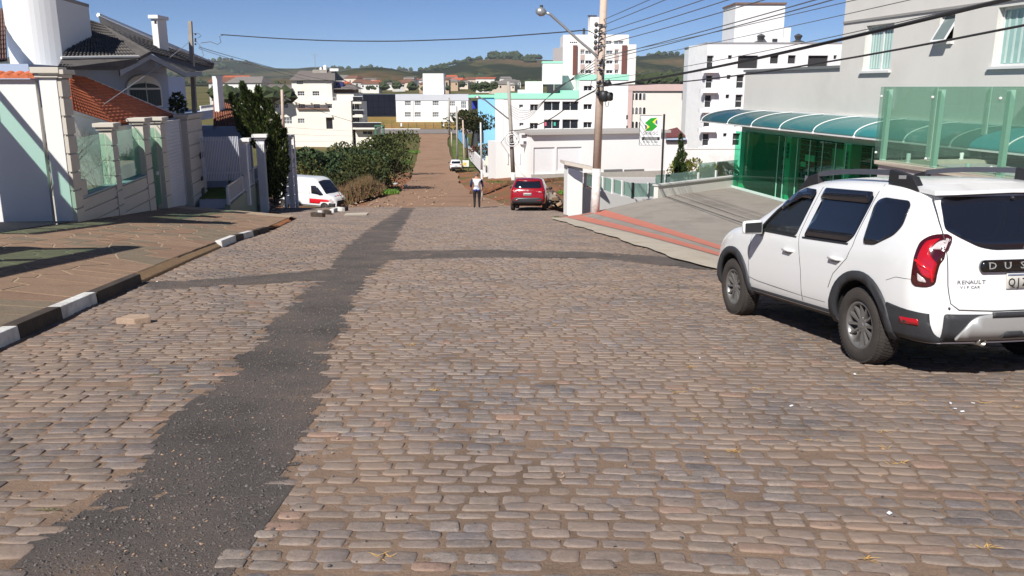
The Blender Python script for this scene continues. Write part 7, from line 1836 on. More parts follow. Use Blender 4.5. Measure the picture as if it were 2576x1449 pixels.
# ---------------------------------------------------------------- red crossover
def crossover(name, label, M, paint, detail=True, red=True):
    t = thing_local(name, label, 'car', M)
    c = Car(ztop=[(-.86, 1.44), (-.72, 1.50), (-.4, 1.55), (.2, 1.585), (.9, 1.58), (1.3, 1.52), (1.6, 1.40), (1.9, 1.22), (2.2, 1.07), (2.5, 1.02), (2.9, .96), (3.2, .86), (3.42, .66)],
            w=[(-.86, .72), (-.82, .77), (-.74, .82), (-.55, .86), (-.2, .88), (1, .88), (2.5, .88), (3.0, .84), (3.3, .72), (3.42, .6)],
            kcab=[(-.86, 1), (1.25, 1), (2.2, 0), (3.42, 0)], lean=[(.3, .06), (.5, -.02), (.75, -.02), (.95, .0), (1.05, .04), (1.45, .36), (1.6, .42)],
            leanf=[(-.86, 1), (-.7, .9), (-.4, .5), (-.1, .12), (.1, 0)], zb=.34, zbelt=[(-.86, 1.02), (2.2, .95), (3.42, .6)], x0=-.86, x1=3.42, bulge=.07, n=60)
    cut = [cyl_mesh(x, .345, .38, y0, y1, 24) for x in (0, 2.61) for y0, y1 in ((.42, 1.2), (-1.2, -.42))]
    c.body('body', paint, t, cut)
    for sg in (1, -1):
        c.patch('window', round_poly([(1.86, 1.02), (.98, 1.0), (.92, 1.44), (1.2, 1.44), (1.5, 1.33)], .04), tint_, t, .004, 'side', sg); c.patch('window', round_poly([(.90, 1.0), (.02, 1.04), (-.12, 1.18), (.05, 1.42), (.84, 1.45)], .04), tint_, t, .004, 'side', sg)
        c.patch('sill_cladding', [(.36, .34), (2.25, .34), (2.25, .46), (.36, .46)], cladding, t, .012, 'side', sg, thick=.02)
        for x in (0, 2.61):
            ring = [(x + .43 * math.cos(a), .345 + .43 * math.sin(a)) for a in np.linspace(-.2, math.pi + .2, 17)] + [(x + .37 * math.cos(a), .345 + .37 * math.sin(a)) for a in np.linspace(math.pi + .2, -.2, 17)]
            c.patch('wheel_arch', [(p, max(.3, q)) for p, q in ring], cladding, t, .014, 'side', sg, .08, .03)
        c.patch('tail_lamp', round_poly([(-.42, 1.0), (-.80, .90), (-.84, .98), (-.72, 1.07), (-.45, 1.05)], .02), lampred, t, .012, 'side', sg, .06)
        tl = c.patch('tail_lamp', round_poly([(sg * .42, .90), (sg * .715, .88), (sg * .71, 1.0), (sg * .60, 1.02), (sg * .44, .96)], .02), lampred, t, .012, 'rear', thick=.01)
        c.patch('lamp_clear', [(sg * .50, .905), (sg * .68, .895), (sg * .68, .925), (sg * .50, .93)], lampcl, tl, .016, 'rear', thick=.003)
        y = c.sidey(1.75, 1.0); mb = MB(); mb.ball((1.72, sg * (y + .14), 1.06), .10, 10, (.7, 1.05, .75)); mb.tube([(1.74, sg * (y - .04), 1.0), (1.73, sg * (y + .1), 1.03)], .025, 6); mb.build('mirror', blk, t, True)
        for x in (0, 2.61): wheel(t, x, sg * .765, .335, .205, sg, 5, False)
        c.patch('reflector', round_poly([(sg * .46, .50), (sg * .66, .50), (sg * .66, .525), (sg * .46, .53)], .008), lampred, t, .03, 'rear', thick=.004)
    c.patch('rear_window', round_poly([(-.56, 1.42), (.56, 1.42), (.66, 1.14), (.58, 1.085), (-.58, 1.085), (-.66, 1.14)], .05), tint_, t, .006, 'rear')
    c.patch('bumper', round_poly([(-.72, .35), (.72, .35), (.72, .56), (.60, .64), (-.60, .64), (-.72, .56)], .04), cladding, t, .022, 'rear', thick=.04)
    c.patch('bumper_trim', round_poly([(-.55, .56), (.55, .56), (.50, .61), (-.50, .61)], .015), mat('bumper_trim_grey', L(92, 92, 96), .3, .05, metal=.3), t, .028, 'rear', thick=.006)  # grey trim strip across the black bumper
    sp = c.patch('spoiler', round_poly([(-.52, 1.43), (.52, 1.43), (.54, 1.475), (-.54, 1.475)], .02), paint, t, .05, 'rear', thick=.05)
    pl = c.patch('number_plate', round_poly([(-.19, .735), (.19, .735), (.19, .86), (-.19, .86)], .01), mat('plate_pale', L(196, 190, 186), .5, .05), t, .02, 'rear', thick=.006)
    if detail:
        for k in range(7):
            y = .155 - k * .05; c.patch('plate_mark', [(y, .765), (y - .03, .765), (y - .03, .83), (y, .83)], mat('plate_ink', L(108, 104, 106), .7, .1), pl, .0225, 'rear', thick=.001)
        bd = MB(); xb = c.rearx(0, .98) - .004; bd.prism([(xb, .05 * math.cos(a), .98 + .035 * math.sin(a)) for a in [2 * math.pi * k / 16 for k in range(16)]], (-.01, 0, 0)); bd.build('badge', silver, t)
    MB().box(-.5, 3.1, -.6, .6, .24, .36).build('underbody', underb, t)
    MB().box(-.05, .05, -.1, .1, 0, 0).build('axle_mark', underb, t) if False else None
    return t
p = hitg(1336, 531); c_, s_ = cs(p.x, p.y)
q = S(c_ + .02, s_ + .75); q.z = street_z(q.x, q.y)
crossover('red_crossover', 'red crossover car with black bumper parked at the end of the cobbles', veh_matrix(q, (math.sin(math.radians(5)), math.cos(math.radians(5)), SLOPE)), carred)
p = hitg(1146, 432); p.z = prof(p.y) - .0
slp = (prof(p.y + 3) - prof(p.y - 1)) / 4
crossover('white_hatchback', 'small white car parked at the side of the dirt road', veh_matrix((p.x, p.y + .8, prof(p.y + .8) + .02), (-.1, 1, slp)), carwhite, False)

# ---------------------------------------------------------------- ambulance style van
vg = lambda x, y: gz(x, y)
hd = math.radians(-24); fr = at(858, 512, 62.0)
org = Vector((fr.x - 4.45 * math.cos(hd), fr.y - 4.45 * math.sin(hd), 0)); ztopv = at(790, 441, org.y - .5).z
org.z = ztopv - 2.5
van = thing_local('delivery_van', 'white van with red band and black bumper facing the road', 'van', veh_matrix(org, (math.cos(hd), math.sin(hd), -.015)))
v = Car(ztop=[(-1.0, 2.42), (-.8, 2.48), (0, 2.5), (2.3, 2.5), (2.7, 2.43), (2.95, 2.27), (3.15, 2.08), (3.45, 1.76), (3.75, 1.42), (3.9, 1.30), (4.1, 1.23), (4.3, 1.12), (4.45, .95), (4.52, .75)],
        w=[(-1.0, .98), (-.9, 1.02), (0, 1.035), (3.0, 1.035), (3.6, 1.02), (4.1, .96), (4.35, .86), (4.52, .70)], kcab=[(-1, 1), (2.6, 1), (3.8, 0), (4.52, 0)],
        lean=[(0, 0), (3, 0)], leanf=[(-1, 0), (4.5, 0)], zb=.36, zbelt=[(-1, 1.3), (3.2, 1.25), (3.9, 1.08), (4.52, .62)], x0=-1.0, x1=4.52, bulge=.04, n=70)
v.CABU = [(.12, .985), (.3, .97), (.5, .95), (.7, .925), (.84, .89), (.92, .83), (.97, .70), (.993, .42), (1, 0)]
v.body('body', carwhite, van, [cyl_mesh(x, .35, .39, y0, y1, 24) for x in (0, 3.68) for y0, y1 in ((.5, 1.3), (-1.3, -.5))])
vred = mat('van_red', L(204, 26, 40), .35, .05)
for sg in (1, -1):
    v.patch('window', round_poly([(3.62, 1.28), (3.30, 1.22), (3.05, 1.30), (2.55, 1.34), (2.50, 1.92), (2.9, 1.94), (3.12, 1.80)], .06), tint_, van, .004, 'side', sg)
    v.patch('red_band', round_poly([(2.35, .62), (3.25, .62), (3.35, .78), (4.02, .80), (4.20, .98), (2.35, .98)], .03), vred, van, .004, 'side', sg)
    v.patch('bumper_side', [(4.02, .37), (4.46, .37), (4.46, .70), (4.10, .74), (4.02, .66)], cladding, van, .012, 'side', sg, thick=.02)
    v.patch('headlamp', round_poly([(4.02, .98), (4.12, .80), (4.34, .74), (4.36, .86), (4.18, 1.05)], .02), lampcl, van, .006, 'side', sg)
    v.patch('sill', [(.4, .36), (3.3, .36), (3.3, .5), (.4, .5)], cladding, van, .008, 'side', sg)
    v.line('door_gap', [(2.38, 2.25), (2.36, .55)], seam, van, .008, sign=sg, off=-.002)
    for x in (0, 3.68): wheel(van, x, sg * .89, .345, .21, sg, 5, False)
v.patch('windscreen', round_poly([(2.98, -.72), (3.78, -.86), (3.82, 0), (3.78, .86), (2.98, .72), (2.94, 0)], .05), tint_, van, .006, 'top')
v.patch('bonnet_mark', [(4.12, -.1), (4.26, -.1), (4.26, .1), (4.12, .1)], vred, van, .003, 'top'); v.patch('bonnet_mark', [(4.14, -.5), (4.26, -.5), (4.26, -.2), (4.14, -.2)], mat('van_grey_mark', L(150, 154, 176), .5, .05), van, .003, 'top')
fx_ = 4.52
mb = MB(); mb.prism([(4.50, y, z) for y, z in ((-.66, .40), (.66, .40), (.68, .62), (.60, .88), (-.60, .88), (-.68, .62))], (.07, 0, 0)); mb.build('grille', cladding, van, bevel=.03)
MB().box(4.572, 4.58, -.2, .2, .47, .58).build('number_plate', mat('plate_pale', L(196, 190, 186), .5, .05), van)
# ================================================================== vegetation
def leafmat(name, rgb, var=.35):
    m = mat(name, rgb, .7, var, 2.5, spec=.25)
    b = m.node_tree.nodes['Principled BSDF']; b.inputs['Subsurface Weight'].default_value = 0.0
    return m
def leaf(mb, p, d, n, l, w):
    s_ = d.cross(n).normalized() * w
    mb.mesh([p, p + d * l * .45 + s_, p + d * l, p + d * l * .45 - s_], [(0, 1, 2, 3)])
def rvec(rnd): 
    while True:
        v = Vector((rnd.uniform(-1, 1), rnd.uniform(-1, 1), rnd.uniform(-1, 1)))
        if .05 < v.length < 1: return v.normalized()
def spindle(mb, base, tip, r, n, rnd, l=.10, w=.022, up=.9):
    ax = tip - base; h = ax.length; ax.normalize()
    for _ in range(n):
        t = rnd.random() ** .85; rad = r * (math.sin(math.pi * min(1, .18 + .82 * t)) ** .8) * (1.05 - .4 * t) * (.45 + .55 * rnd.random() ** .4) + .01
        o = rvec(rnd); o = (o - ax * o.dot(ax)).normalized()
        p = base + ax * h * t + o * rad * (1 + .25 * noise.noise((t * 6, o.x * 3, o.y * 3 + base.x)))
        d = (ax * up + o * rnd.uniform(.25, .8) + rvec(rnd) * .3).normalized(); k = rnd.uniform(.6, 1.5)
        leaf(mb, p, d, rvec(rnd), l * k, w * k)
rnd = random.Random(101)
jun = leafmat('juniper_green', L(50, 62, 28)); jun2 = leafmat('juniper_light', L(92, 104, 46))
bark = mat('bark', L(104, 86, 70), .95, .25, 6, .6, 20)
Yj = 41.5
t = thing('juniper_tree', 'tall dark juniper with several pointed spires beside the white columns', 'tree', at(*cK(740, 1290), Yj))
mb = MB()
for tp, bs, r, n in [((220, 90), (430, 620), 75, 700), ((285, 150), (440, 600), 60, 450), ((345, -40), (540, 640), 105, 1200), ((430, 60), (560, 560), 80, 600), ((525, 5), (590, 560), 85, 900), ((660, 170), (690, 660), 85, 900), ((745, 330), (740, 720), 75, 650), ((830, 500), (770, 900), 80, 700), ((560, 300), (640, 800), 120, 1100), ((420, 330), (560, 700), 100, 700), ((740, 560), (745, 1290), 125, 2200), ((860, 820), (770, 1080), 70, 450), ((690, 640), (700, 1260), 95, 900)]:
    y = Yj + rnd.uniform(-.25, .25); k = .217 * Yj / FPX * .86
    mb.mi = 0; spindle(mb, at(*cK(*bs), Yj), at(*cK(*tp), y), r * k, int(n * 1.15), rnd, .17, .036)
    mb.mi = 1; spindle(mb, at(*cK(*bs), Yj), at(*cK(*tp), y), r * k * 1.06, int(n * .42), rnd, .15, .028)
mb.build('crown', [jun, jun2], t)
k0 = at(*cK(740, 1290), Yj); k1 = at(*cK(700, 700), Yj); k2 = at(*cK(560, 300), Yj)
mb = MB(); mb.tube([k0 - Vector((0, 0, .3)), (k0 + k1) / 2, k1], [.13, .10, .08], 8); mb.build('trunk', bark, t, True)
for e in ((345, 60), (525, 60), (660, 230), (260, 250)): MB().tube([k1, k2 if e[0] < 600 else at(*cK(690, 480), Yj), at(*cK(*e), Yj)], [.06, .04, .015], 6).build('limb', bark, t, True)
# slim twisted cypress by the parapet
cyp = leafmat('cypress_green', L(58, 76, 36))
Yc = 38.6; t = thing('slim_cypress', 'slim twisted cypress standing behind the low parapet', 'tree', at(*cH(215, 1070), Yc)); mb = MB(); kk = .1953 * Yc / FPX
for tp, bs, r, n in [((235, 440), (235, 620), 26, 260), ((250, 560), (215, 780), 42, 500), ((300, 690), (240, 760), 36, 240), ((230, 680), (200, 900), 55, 700), ((285, 830), (215, 960), 58, 600), ((200, 800), (210, 1075), 62, 900), ((180, 740), (190, 860), 36, 240)]:
    spindle(mb, at(*cH(*bs), Yc), at(*cH(*tp), Yc + rnd.uniform(-.1, .1)), r * kk, int(n * 1.4), rnd, .075, .018, .6)
mb.build('crown', cyp, t); MB().tube([at(*cH(215, 1120), Yc) - Vector((0, 0, .5)), at(*cH(205, 900), Yc), at(*cH(235, 600), Yc)], [.06, .05, .02], 7).build('trunk', bark, t, True)
# bushes
def bush(name, label, cat, mats, c, rad, n, l, w, rnd, lumps=7, group=None, stems=5, zg=None):
    c = Vector(c); t = thing(name, label, cat, (c.x, c.y, zg if zg is not None else c.z - rad[2]), group); mb = MB()
    L_ = [(c + Vector((rnd.uniform(-.6, .6) * rad[0], rnd.uniform(-.6, .6) * rad[1], rnd.uniform(-.45, .5) * rad[2])), rnd.uniform(.42, .62)) for _ in range(lumps)]
    for _ in range(n):
        q, s_ = rnd.choice(L_); o = rvec(rnd); o.z = abs(o.z) * .9 if rnd.random() < .7 else o.z
        rr = rnd.uniform(.72, 1.05)
        p = q + Vector((o.x * rad[0], o.y * rad[1], o.z * rad[2])) * s_ * rr
        p += Vector((1, 1, 1)) * noise.noise(p * .9) * .25
        mb.mi = 0 if rnd.random() < .62 else min(1, len(mats) - 1)
        d = (o + rvec(rnd) * .8 + Vector((0, 0, .2))).normalized(); k = rnd.uniform(.6, 1.4); leaf(mb, p, d, (o + rvec(rnd) * .6).normalized(), l * k, w * k)
    mb.build('foliage', mats, t)
    zb = (zg if zg is not None else c.z - rad[2]) - .3
    for k in range(stems):
        q, s_ = L_[k % len(L_)]; b = Vector((c.x + rnd.uniform(-.3, .3) * rad[0], c.y + rnd.uniform(-.2, .2), zb)); MB().tube([b, (b + q) / 2 + rvec(rnd) * .15, q], [.06, .045, .02], 5).build('stem', bark, t)
    return t
castor = [leafmat('castor_green', L(66, 84, 52)), leafmat('castor_dark', L(46, 60, 37))]
wild = [leafmat('thicket_green', L(74, 82, 40)), leafmat('thicket_dark', L(52, 58, 28))]
olive = [leafmat('olive_scrub', L(104, 98, 48)), leafmat('olive_scrub_dark', L(74, 72, 36))]
BL = [('castor_bush', castor, 770, 408, 66, (3.6, 2.5, 2.1), 2600, .32, .11, 'broad leaved dark green bush at the left end of the thicket'),
      ('castor_bush', castor, 835, 408, 67, (3.4, 2.5, 2.0), 2500, .32, .11, 'broad leaved green bush in the middle of the thicket'),
      ('castor_bush', castor, 880, 418, 65, (3.0, 2.4, 2.0), 2300, .30, .10, 'broad leaved bush behind the brown scrub'),
      ('wild_tree', wild, 905, 385, 70, (3.0, 2.6, 1.9), 2200, .22, .08, 'rounded olive green tree at the back of the thicket'),
      ('wild_tree', wild, 950, 392, 69, (2.7, 2.4, 2.6), 2800, .22, .08, 'tallest bushy tree of the thicket near the dirt road'),
      ('wild_tree', wild, 980, 412, 67, (1.8, 1.8, 2.2), 2000, .2, .075, 'narrow dark tree at the road edge of the thicket'),
      ('wild_tree', wild, 935, 430, 63, (2.3, 1.8, 2.0), 1900, .2, .075, 'dark lower bush shading the verge of the dirt road'),
      ('scrub_bush', olive, 760, 440, 60, (1.8, 1.5, 2.2), 900, .2, .07, 'yellowish scrub beside the white gate leaf'),
      ('wild_tree', wild, 1000, 360, 110, (2.5, 2.2, 2.4), 800, .3, .11, 'small dark tree beside the green gateway')]
for nm, ms, u, v, Y, rd, n, l, w, lab in BL:
    Y += 10 if Y < 100 else 0; c = at(u, v + 12 + (12 if 'castor' in nm else 0), Y); zg = gz(c.x, c.y); bush(nm, lab, 'bush' if 'bush' in nm else 'tree', ms, c, tuple(q_ * 1.06 for q_ in rd), n, l, w, rnd, 9, None, 5, zg)
# low dark undergrowth closing the thicket to the ground
mb = MB(); ug = [castor[1], wild[1], olive[1]]
for _ in range(5200):
    u = rnd.uniform(735, 1000); v = rnd.uniform(395, 470); Y = rnd.uniform(68, 84); p = at(u, v, Y)
    if p.z < gz(p.x, p.y) - .1 or p.z > gz(p.x, p.y) + 2.6 or p.x > -.0927 * Y - 4.2: continue
    mb.mi = rnd.choice([0, 1, 1, 2]); k = rnd.uniform(.6, 1.4); leaf(mb, p, (rvec(rnd) + Vector((0, 0, .5))).normalized(), rvec(rnd), .28 * k, .09 * k)
tag(mb.build('undergrowth', ug), 'dark leafy undergrowth filling the foot of the thicket', 'undergrowth', kind='stuff')
# dry brown brush
dryb = [leafmat('dry_brush', L(112, 88, 66)), leafmat('dry_brush_olive', L(100, 90, 50)), leafmat('dry_brush_dark', L(82, 62, 46))]
mb = MB()
for _ in range(5200):
    u = rnd.triangular(845, 1000, 920); Y = rnd.uniform(62, 73); x = ray(u, 450)[0] * Y; z = gz(x, Y)
    if x > -.0927 * Y - 3.9 - .02 * (Y - 50): continue
    hh = (rnd.uniform(.5, 1.6) * (.35 + .65 * sm(.8, .2, abs(u - 895) / 120)) + .15) * (1 + .7 * noise.noise((x * .5, Y * .3, 8)))
    if noise.noise((x * .6, Y * .6, 4)) < -.1: hh *= .4
    mb.mi = rnd.choices([0, 1, 2], [5, 4, 2])[0]; b = Vector((x, Y, z)); tp = b + Vector((rnd.uniform(-.5, .5), rnd.uniform(-.4, .4), hh)); w = Vector((rnd.uniform(.012, .03), 0, 0))
    m_ = (b + tp) / 2 + Vector((rnd.uniform(-.15, .15), 0, .1)); mb.mesh([b - w, b + w, m_ + w, tp, m_ - w], [(0, 1, 2, 3, 4)])
    if rnd.random() < .5: leaf(mb, m_, rvec(rnd), rvec(rnd), .25, .06)
tag(mb.build('dry_brush', dryb), 'dry brown brush and tall grass in front of the thicket', 'brush', kind='stuff')
# patches of green weeds and grass on the red earth
wd_ = [leafmat('weed_green', L(96, 132, 50)), leafmat('weed_dark', L(78, 92, 46))]
mb = MB()
def weeds(u0, u1, v, n, h, mi=0, sd=.6):
    for _ in range(n):
        p = hitg(rnd.uniform(u0, u1), v + rnd.gauss(0, 1.2), gz, 30, 250); mb.mi = mi if rnd.random() < .8 else 1 - mi
        for q in range(3): leaf(mb, p + Vector((rnd.uniform(-.1, .1), rnd.uniform(-.2, .2), 0)), (Vector((0, 0, 1)) + rvec(rnd) * sd).normalized(), rvec(rnd), h * rnd.uniform(.6, 1.3), h * .22)
weeds(935, 1000, 487, 260, .32); weeds(920, 1010, 474, 120, .2, 1); weeds(1010, 1055, 384, 200, .35); weeds(1000, 1040, 410, 120, .3, 1); weeds(1170, 1190, 402, 120, .5); weeds(1340, 1425, 440, 200, .2, 1); weeds(1405, 1440, 487, 90, .2); weeds(1225, 1320, 459, 120, .15, 1); weeds(1395, 1470, 548, 160, .06, 1); weeds(1150, 1175, 348, 90, .5)
tag(mb.build('weeds', wd_), 'green weeds and grass tufts along the dirt road', 'weeds', kind='stuff')
# umbrella-shaped pines by the white wall down the road
Yp = 132.0
pin = [leafmat('pine_dark', L(52, 60, 30)), leafmat('pine_brown', L(84, 74, 40))]
for k, (u, v, r_, ut, vt, lab) in enumerate([(1168, 303, 2.6, 1176, 382, 'umbrella crowned pine left of pair down the dirt road'), (1195, 308, 2.7, 1184, 382, 'umbrella crowned pine right of pair down the dirt road')]):
    c = at(u, v, Yp + k * 2); b = at(ut, vt, Yp + k * 2); t = thing('umbrella_pine', lab, 'tree', b); mb = MB()
    L_ = [c + Vector((rnd.uniform(-1, 1) * r_ * .8, rnd.uniform(-1, 1) * 1.5, rnd.uniform(-.7, .7))) for _ in range(9)]
    for _ in range(1300):
        q = rnd.choice(L_); o = rvec(rnd); p = q + Vector((o.x * 1.3, o.y * 1.1, o.z * .85)); mb.mi = 0 if rnd.random() < .75 else 1; leaf(mb, p, (o + rvec(rnd)).normalized(), rvec(rnd), .42, .12)
    mb.build('crown', pin, t); MB().tube([b - Vector((0, 0, 1)), (b + c) / 2, c], [.22, .17, .1], 7).build('trunk', bark, t, True)
    for q in L_[:5]: MB().tube([lerp(b, c, .75), q], [.08, .04], 5).build('limb', bark, t)
# garden shrubs behind the glass rail
for u, v, Y, rd, ms, lab, n in [(1735, 428, 46, (1.0, .8, .75), [leafmat('lime_shrub', L(122, 124, 44)), leafmat('lime_shrub_dark', L(80, 84, 32))], 'yellow green garden shrub right of the slim cypress', 1100), (1772, 438, 44.5, (.9, .8, .6), [leafmat('lime_shrub', L(122, 124, 44)), leafmat('lime_shrub_dark', L(80, 84, 32))], 'small yellow green shrub behind the glass rail', 800), (1815, 438, 46, (1.3, .8, .6), [leafmat('grey_shrub', L(96, 104, 72)), leafmat('lime_shrub_dark', L(80, 84, 32))], 'grey green shrub behind the glass beside the shopfront', 800), (1233, 385, 118, (2.6, 1.5, 1.6), wild, 'dark round shrub behind the white wall of mint apartments', 700), (1206, 385, 120, (1.6, 1.2, 1.6), [leafmat('russet_shrub', L(96, 64, 52))], 'russet shrub on the terrace left of mint apartments', 400)]:
    c = at(u, v, Y); bush('garden_shrub', lab, 'shrub', ms, c, rd, n, .12 if Y < 60 else .3, .045 if Y < 60 else .1, rnd, 6, None, 3)
# plants on the balcony and by the lawn
c = at(*cJ(1150, 690), 36.5); bush('balcony_plant', 'dark potted plant on the white house balcony', 'plant', wild, c, (.5, .4, .5), 300, .15, .05, rnd, 4, None, 2)
b = at(*cK(190, 1010), 36.2); t = thing('spiky_plant', 'pale spiky plant beside the white picket railing', 'plant', b - Vector((0, 0, .3))); 
for k in range(5): MB().prism([b + Vector((-.05, 0, -.4)), b + Vector((.05, 0, -.4)), b + Vector((rnd.uniform(-.3, .2), 0, rnd.uniform(.35, .8)))], (0, .03, 0)).build('blade', leafmat('spike_green', L(122, 146, 92)), t)

# ================================================================== poles and cables
def pole_obj(name, label, p0, p1, r0, r1, m, white_to=None, square=False):
    t = thing(name, label, 'pole', p0)
    b = p0 - Vector((0, 0, .4))
    n = 4 if square else 14
    if white_to:
        q = lerp(p0, p1, white_to); rq = lerp(r0, r1, white_to)
        MB().tube([b, q], [r0 * 1.02, rq + .004], n).build('whitewashed_base', mat('pole_whitewash', (.74, .72, .69), .9, .1, 4, .3, 30, dirt=L(160, 128, 108), dscale=5, damt=.6), t, not square)
        MB().tube([q, p1], [rq, r1], n).build('shaft', m, t, not square)
    else: MB().tube([b, p1], [r0, r1], n).build('shaft', m, t, not square)
    return t
polem = mat('brown_concrete', L(198, 178, 162), .95, .12, 3, .4, 25, dirt=L(160, 138, 122), dscale=3, damt=.6)
MP0 = at(1497, 527, 33.0); MP1 = at(1521, -60, 33.0)
mp = pole_obj('street_pole', 'tall brown concrete street pole with whitewashed foot beside the forecourt', MP0, MP1, .17, .13, polem, .185)
def mpx(v, du=0, dy=0): k = (527 - v) / 587; return at(1497 + 24 * k + du, v, 33.0 + dy)
for v_ in (62, 78, 92, 107, 121): 
    mb = MB(); mb.tube([mpx(v_, 0, -.2), mpx(v_, -14, -.25)], .03, 6); mb.ball(mpx(v_, -16, -.25), .075, 8, (1, 1, 1.3)); mb.build('insulator', aludk, mp, True)
for v_ in (66, 84, 116, 152, 164, 176, 206, 216, 232): MB().tube([mpx(v_ - 1.2), mpx(v_ + 1.2)], .175, 12).build('clamp', steel, mp)
mb = MB()
for v0, v1, du, w in ((228, 256, 10, .2), (232, 254, 23, .17)):
    a, b = mpx(v0, du, -.25), mpx(v1, du, -.25); mb.tube([a, lerp(a, b, .15), lerp(a, b, .85), b], [w * .6, w, w, w * .6], 10)
mb.build('junction_box', blk, mp, True)
MB().tube([mpx(210, 8, -.2), mpx(208, 20, -.25), mpx(214, 24, -.25)], [.05, .14, .1], 8).build('splice_case', blk, mp, True)
mb = MB()
for k in range(9):
    v_ = 148 + k * 11; mb.tube([mpx(v_, rnd.uniform(-8, 8), -.19), mpx(v_ + rnd.uniform(5, 16), rnd.uniform(-9, 9), -.22)], .045, 5)
mb.tube([mpx(198, -8, -.2), mpx(204, -22, -.2), mpx(215, -24, -.2), mpx(222, -14, -.2)], .014, 5); mb.tube([mpx(220, -8, -.2), mpx(232, -16, -.2), mpx(236, -10, -.2), mpx(226, -3, -.2)], .014, 5); mb.tube([mpx(256, 14, -.2), mpx(268, 17, -.2), mpx(268, 22, -.2), mpx(255, 24, -.2)], .012, 5)
tag(mb.build('cable_bundle', blk, mp, True), kind='stuff')
arm = [cC(*q) for q in ((715, 690), (690, 655), (600, 570), (480, 470), (330, 330), (200, 215), (150, 168), (105, 148))]
MB().tube([at(u, v, 33.0 - .05 * i) for i, (u, v) in enumerate(arm)], .05, 8).build('lamp_arm', steel, mp, True)
hp = at(*cC(40, 135), 32.4); hd_ = MB(); q0, q1 = at(*cC(95, 148), 32.5), at(*cC(-5, 128), 32.3)
hd_.tube([q0, lerp(q0, q1, .25), lerp(q0, q1, .6), q1], [.06, .14, .17, .10], 12); lh = hd_.build('lamp_head', steel, mp, True)
MB().tube([lerp(q0, q1, .5) + Vector((0, 0, .1)), lerp(q0, q1, .5) + Vector((0, 0, .24))], .06, 8).build('photocell', aludk, lh)
cabm = mat('cable_black', (.03, .03, .032), .7, .1); cabg = mat('cable_grey', (.12, .12, .125), .7, .1)
Qn = S(8.5, -3.0)
def sagline(a, b, sag, n=24): return [lerp(a, b, k / n) - Vector((0, 0, sag * 4 * (k / n) * (1 - k / n))) for k in range(n + 1)]
def wire(vp, u0, v0, r, m, sag=.25, label=None, du=0, via=None):
    a = mpx(vp, du); rx, rz = ray(u0, v0)
    # plan line a -> Qn crossed with the sight line of (u0, v0)
    dx, dy = Qn.x - a.x, Qn.y - a.y; t_ = (rx * a.y - a.x) / (dx - rx * dy)
    z = EYE + rz * (a.y + dy * t_); zend = a.z + (z - a.z) / t_
    b = Vector((Qn.x, Qn.y, zend)); n = 26
    P = sagline(a, b, sag, n)
    tag(MB().tube(P, r, 6).build('power_cable', m), label or 'thin overhead wire running from the street pole to the upper right', 'cable', 'overhead wires')
for vp, u0, v0 in ((50, 1619, 0), (64, 1654, 0), (82, 1735, 0), (97, 1790, 0), (113, 1868, 0), (145, 1985, 0), (152, 2010, 4)): wire(vp, u0, v0, .012, cabg, .15)
wire(140, 2065, 0, .008, cabg, .15); wire(160, 2118, 10, .007, cabg, .2)
wire(216, 2285, 4, .032, cabm, .35, 'thick black cable bundle rising from the street pole to the upper right', 10)
wire(214, 2372, 4, .017, cabm, .6, 'medium black cable below the thick bundle rising to the upper right', 6)
wire(200, 2140, 40, .008, cabg, .3)
# left pole
LPb = at(490, 292, 40.0); LPt = at(478, 53, 40.0); lean_ = (LPt - LPb); base = LPb - lean_.normalized() * 4.0
LPp = pole_obj('short_concrete_pole', 'square pale concrete pole rising behind the gate pillar', base, LPt, .16, .11, concrete, None, True)
mb = MB()
for v_ in (86, 98, 103, 111): 
    p_ = at(486, v_, 39.9); mb.ball(p_ + Vector((.12, -.05, 0)), .05, 8); 
mb.build('insulator', aludk, LPp, True)
mb = MB(); mb.tube([at(486, 84, 39.9), at(500, 84, 39.8), at(506, 90, 39.8), at(498, 96, 39.8)], .012, 5); mb.tube([at(490, 100, 39.9), at(506, 118, 39.8), at(512, 140, 39.8), at(498, 148, 39.8)], .010, 5); mb.tube([at(505, 108, 39.8), at(530, 105, 39.8), at(548, 112, 39.8), at(556, 106, 39.8), at(552, 92, 39.8), at(562, 88, 39.8)], .014, 5)
mb.build('service_loop', cabg, LPp, True)
def span(pts, r, m, label, cat='cable', grp=None):
    P = [at(*p) for p in pts]; out = []
    for i in range(len(P) - 1):
        for k in range(8): out.append(lerp(P[i], P[i + 1], k / 8))
    out.append(P[-1])
    # smooth
    for _ in range(6): out = [out[0]] + [(out[i - 1] + out[i] * 2 + out[i + 1]) / 4 for i in range(1, len(out) - 1)] + [out[-1]]
    return tag(MB().tube(out, r, 6).build('service_cable', m), label, cat, grp)
span([(556, 87, 39.8), (700, 97, 38.8), (840, 103, 37.6), (1000, 104, 36.4), (1200, 97, 34.8), (1400, 82, 33.4), (1470, 76, 33)], .022, cabm, 'dark cable sagging across the street between the two poles')
span([(1470, 76, 33), (1482, 78, 33), (1500, 88, 33)], .016, cabm, 'short cable tail fixed to the street pole clamp')
span([(500, 118, 39.8), (560, 136, 46), (640, 158, 58), (760, 190, 75), (900, 216, 90)], .016, cabg, 'thin pair of wires running from the short pole towards the valley', grp='valley wires')
span([(500, 122, 39.8), (560, 142, 46), (640, 166, 58), (760, 198, 75), (900, 225, 90)], .012, cabg, 'thin pair of wires running from the short pole towards the valley', grp='valley wires')
span([(475, 107, 39.8), (440, 135, 36.5), (380, 180, 32.5), (320, 222, 29), (262, 262, 26)], .012, mat('cable_pale', (.35, .36, .38), .7, .1), 'pale drop wire from the short pole to the orange roof')
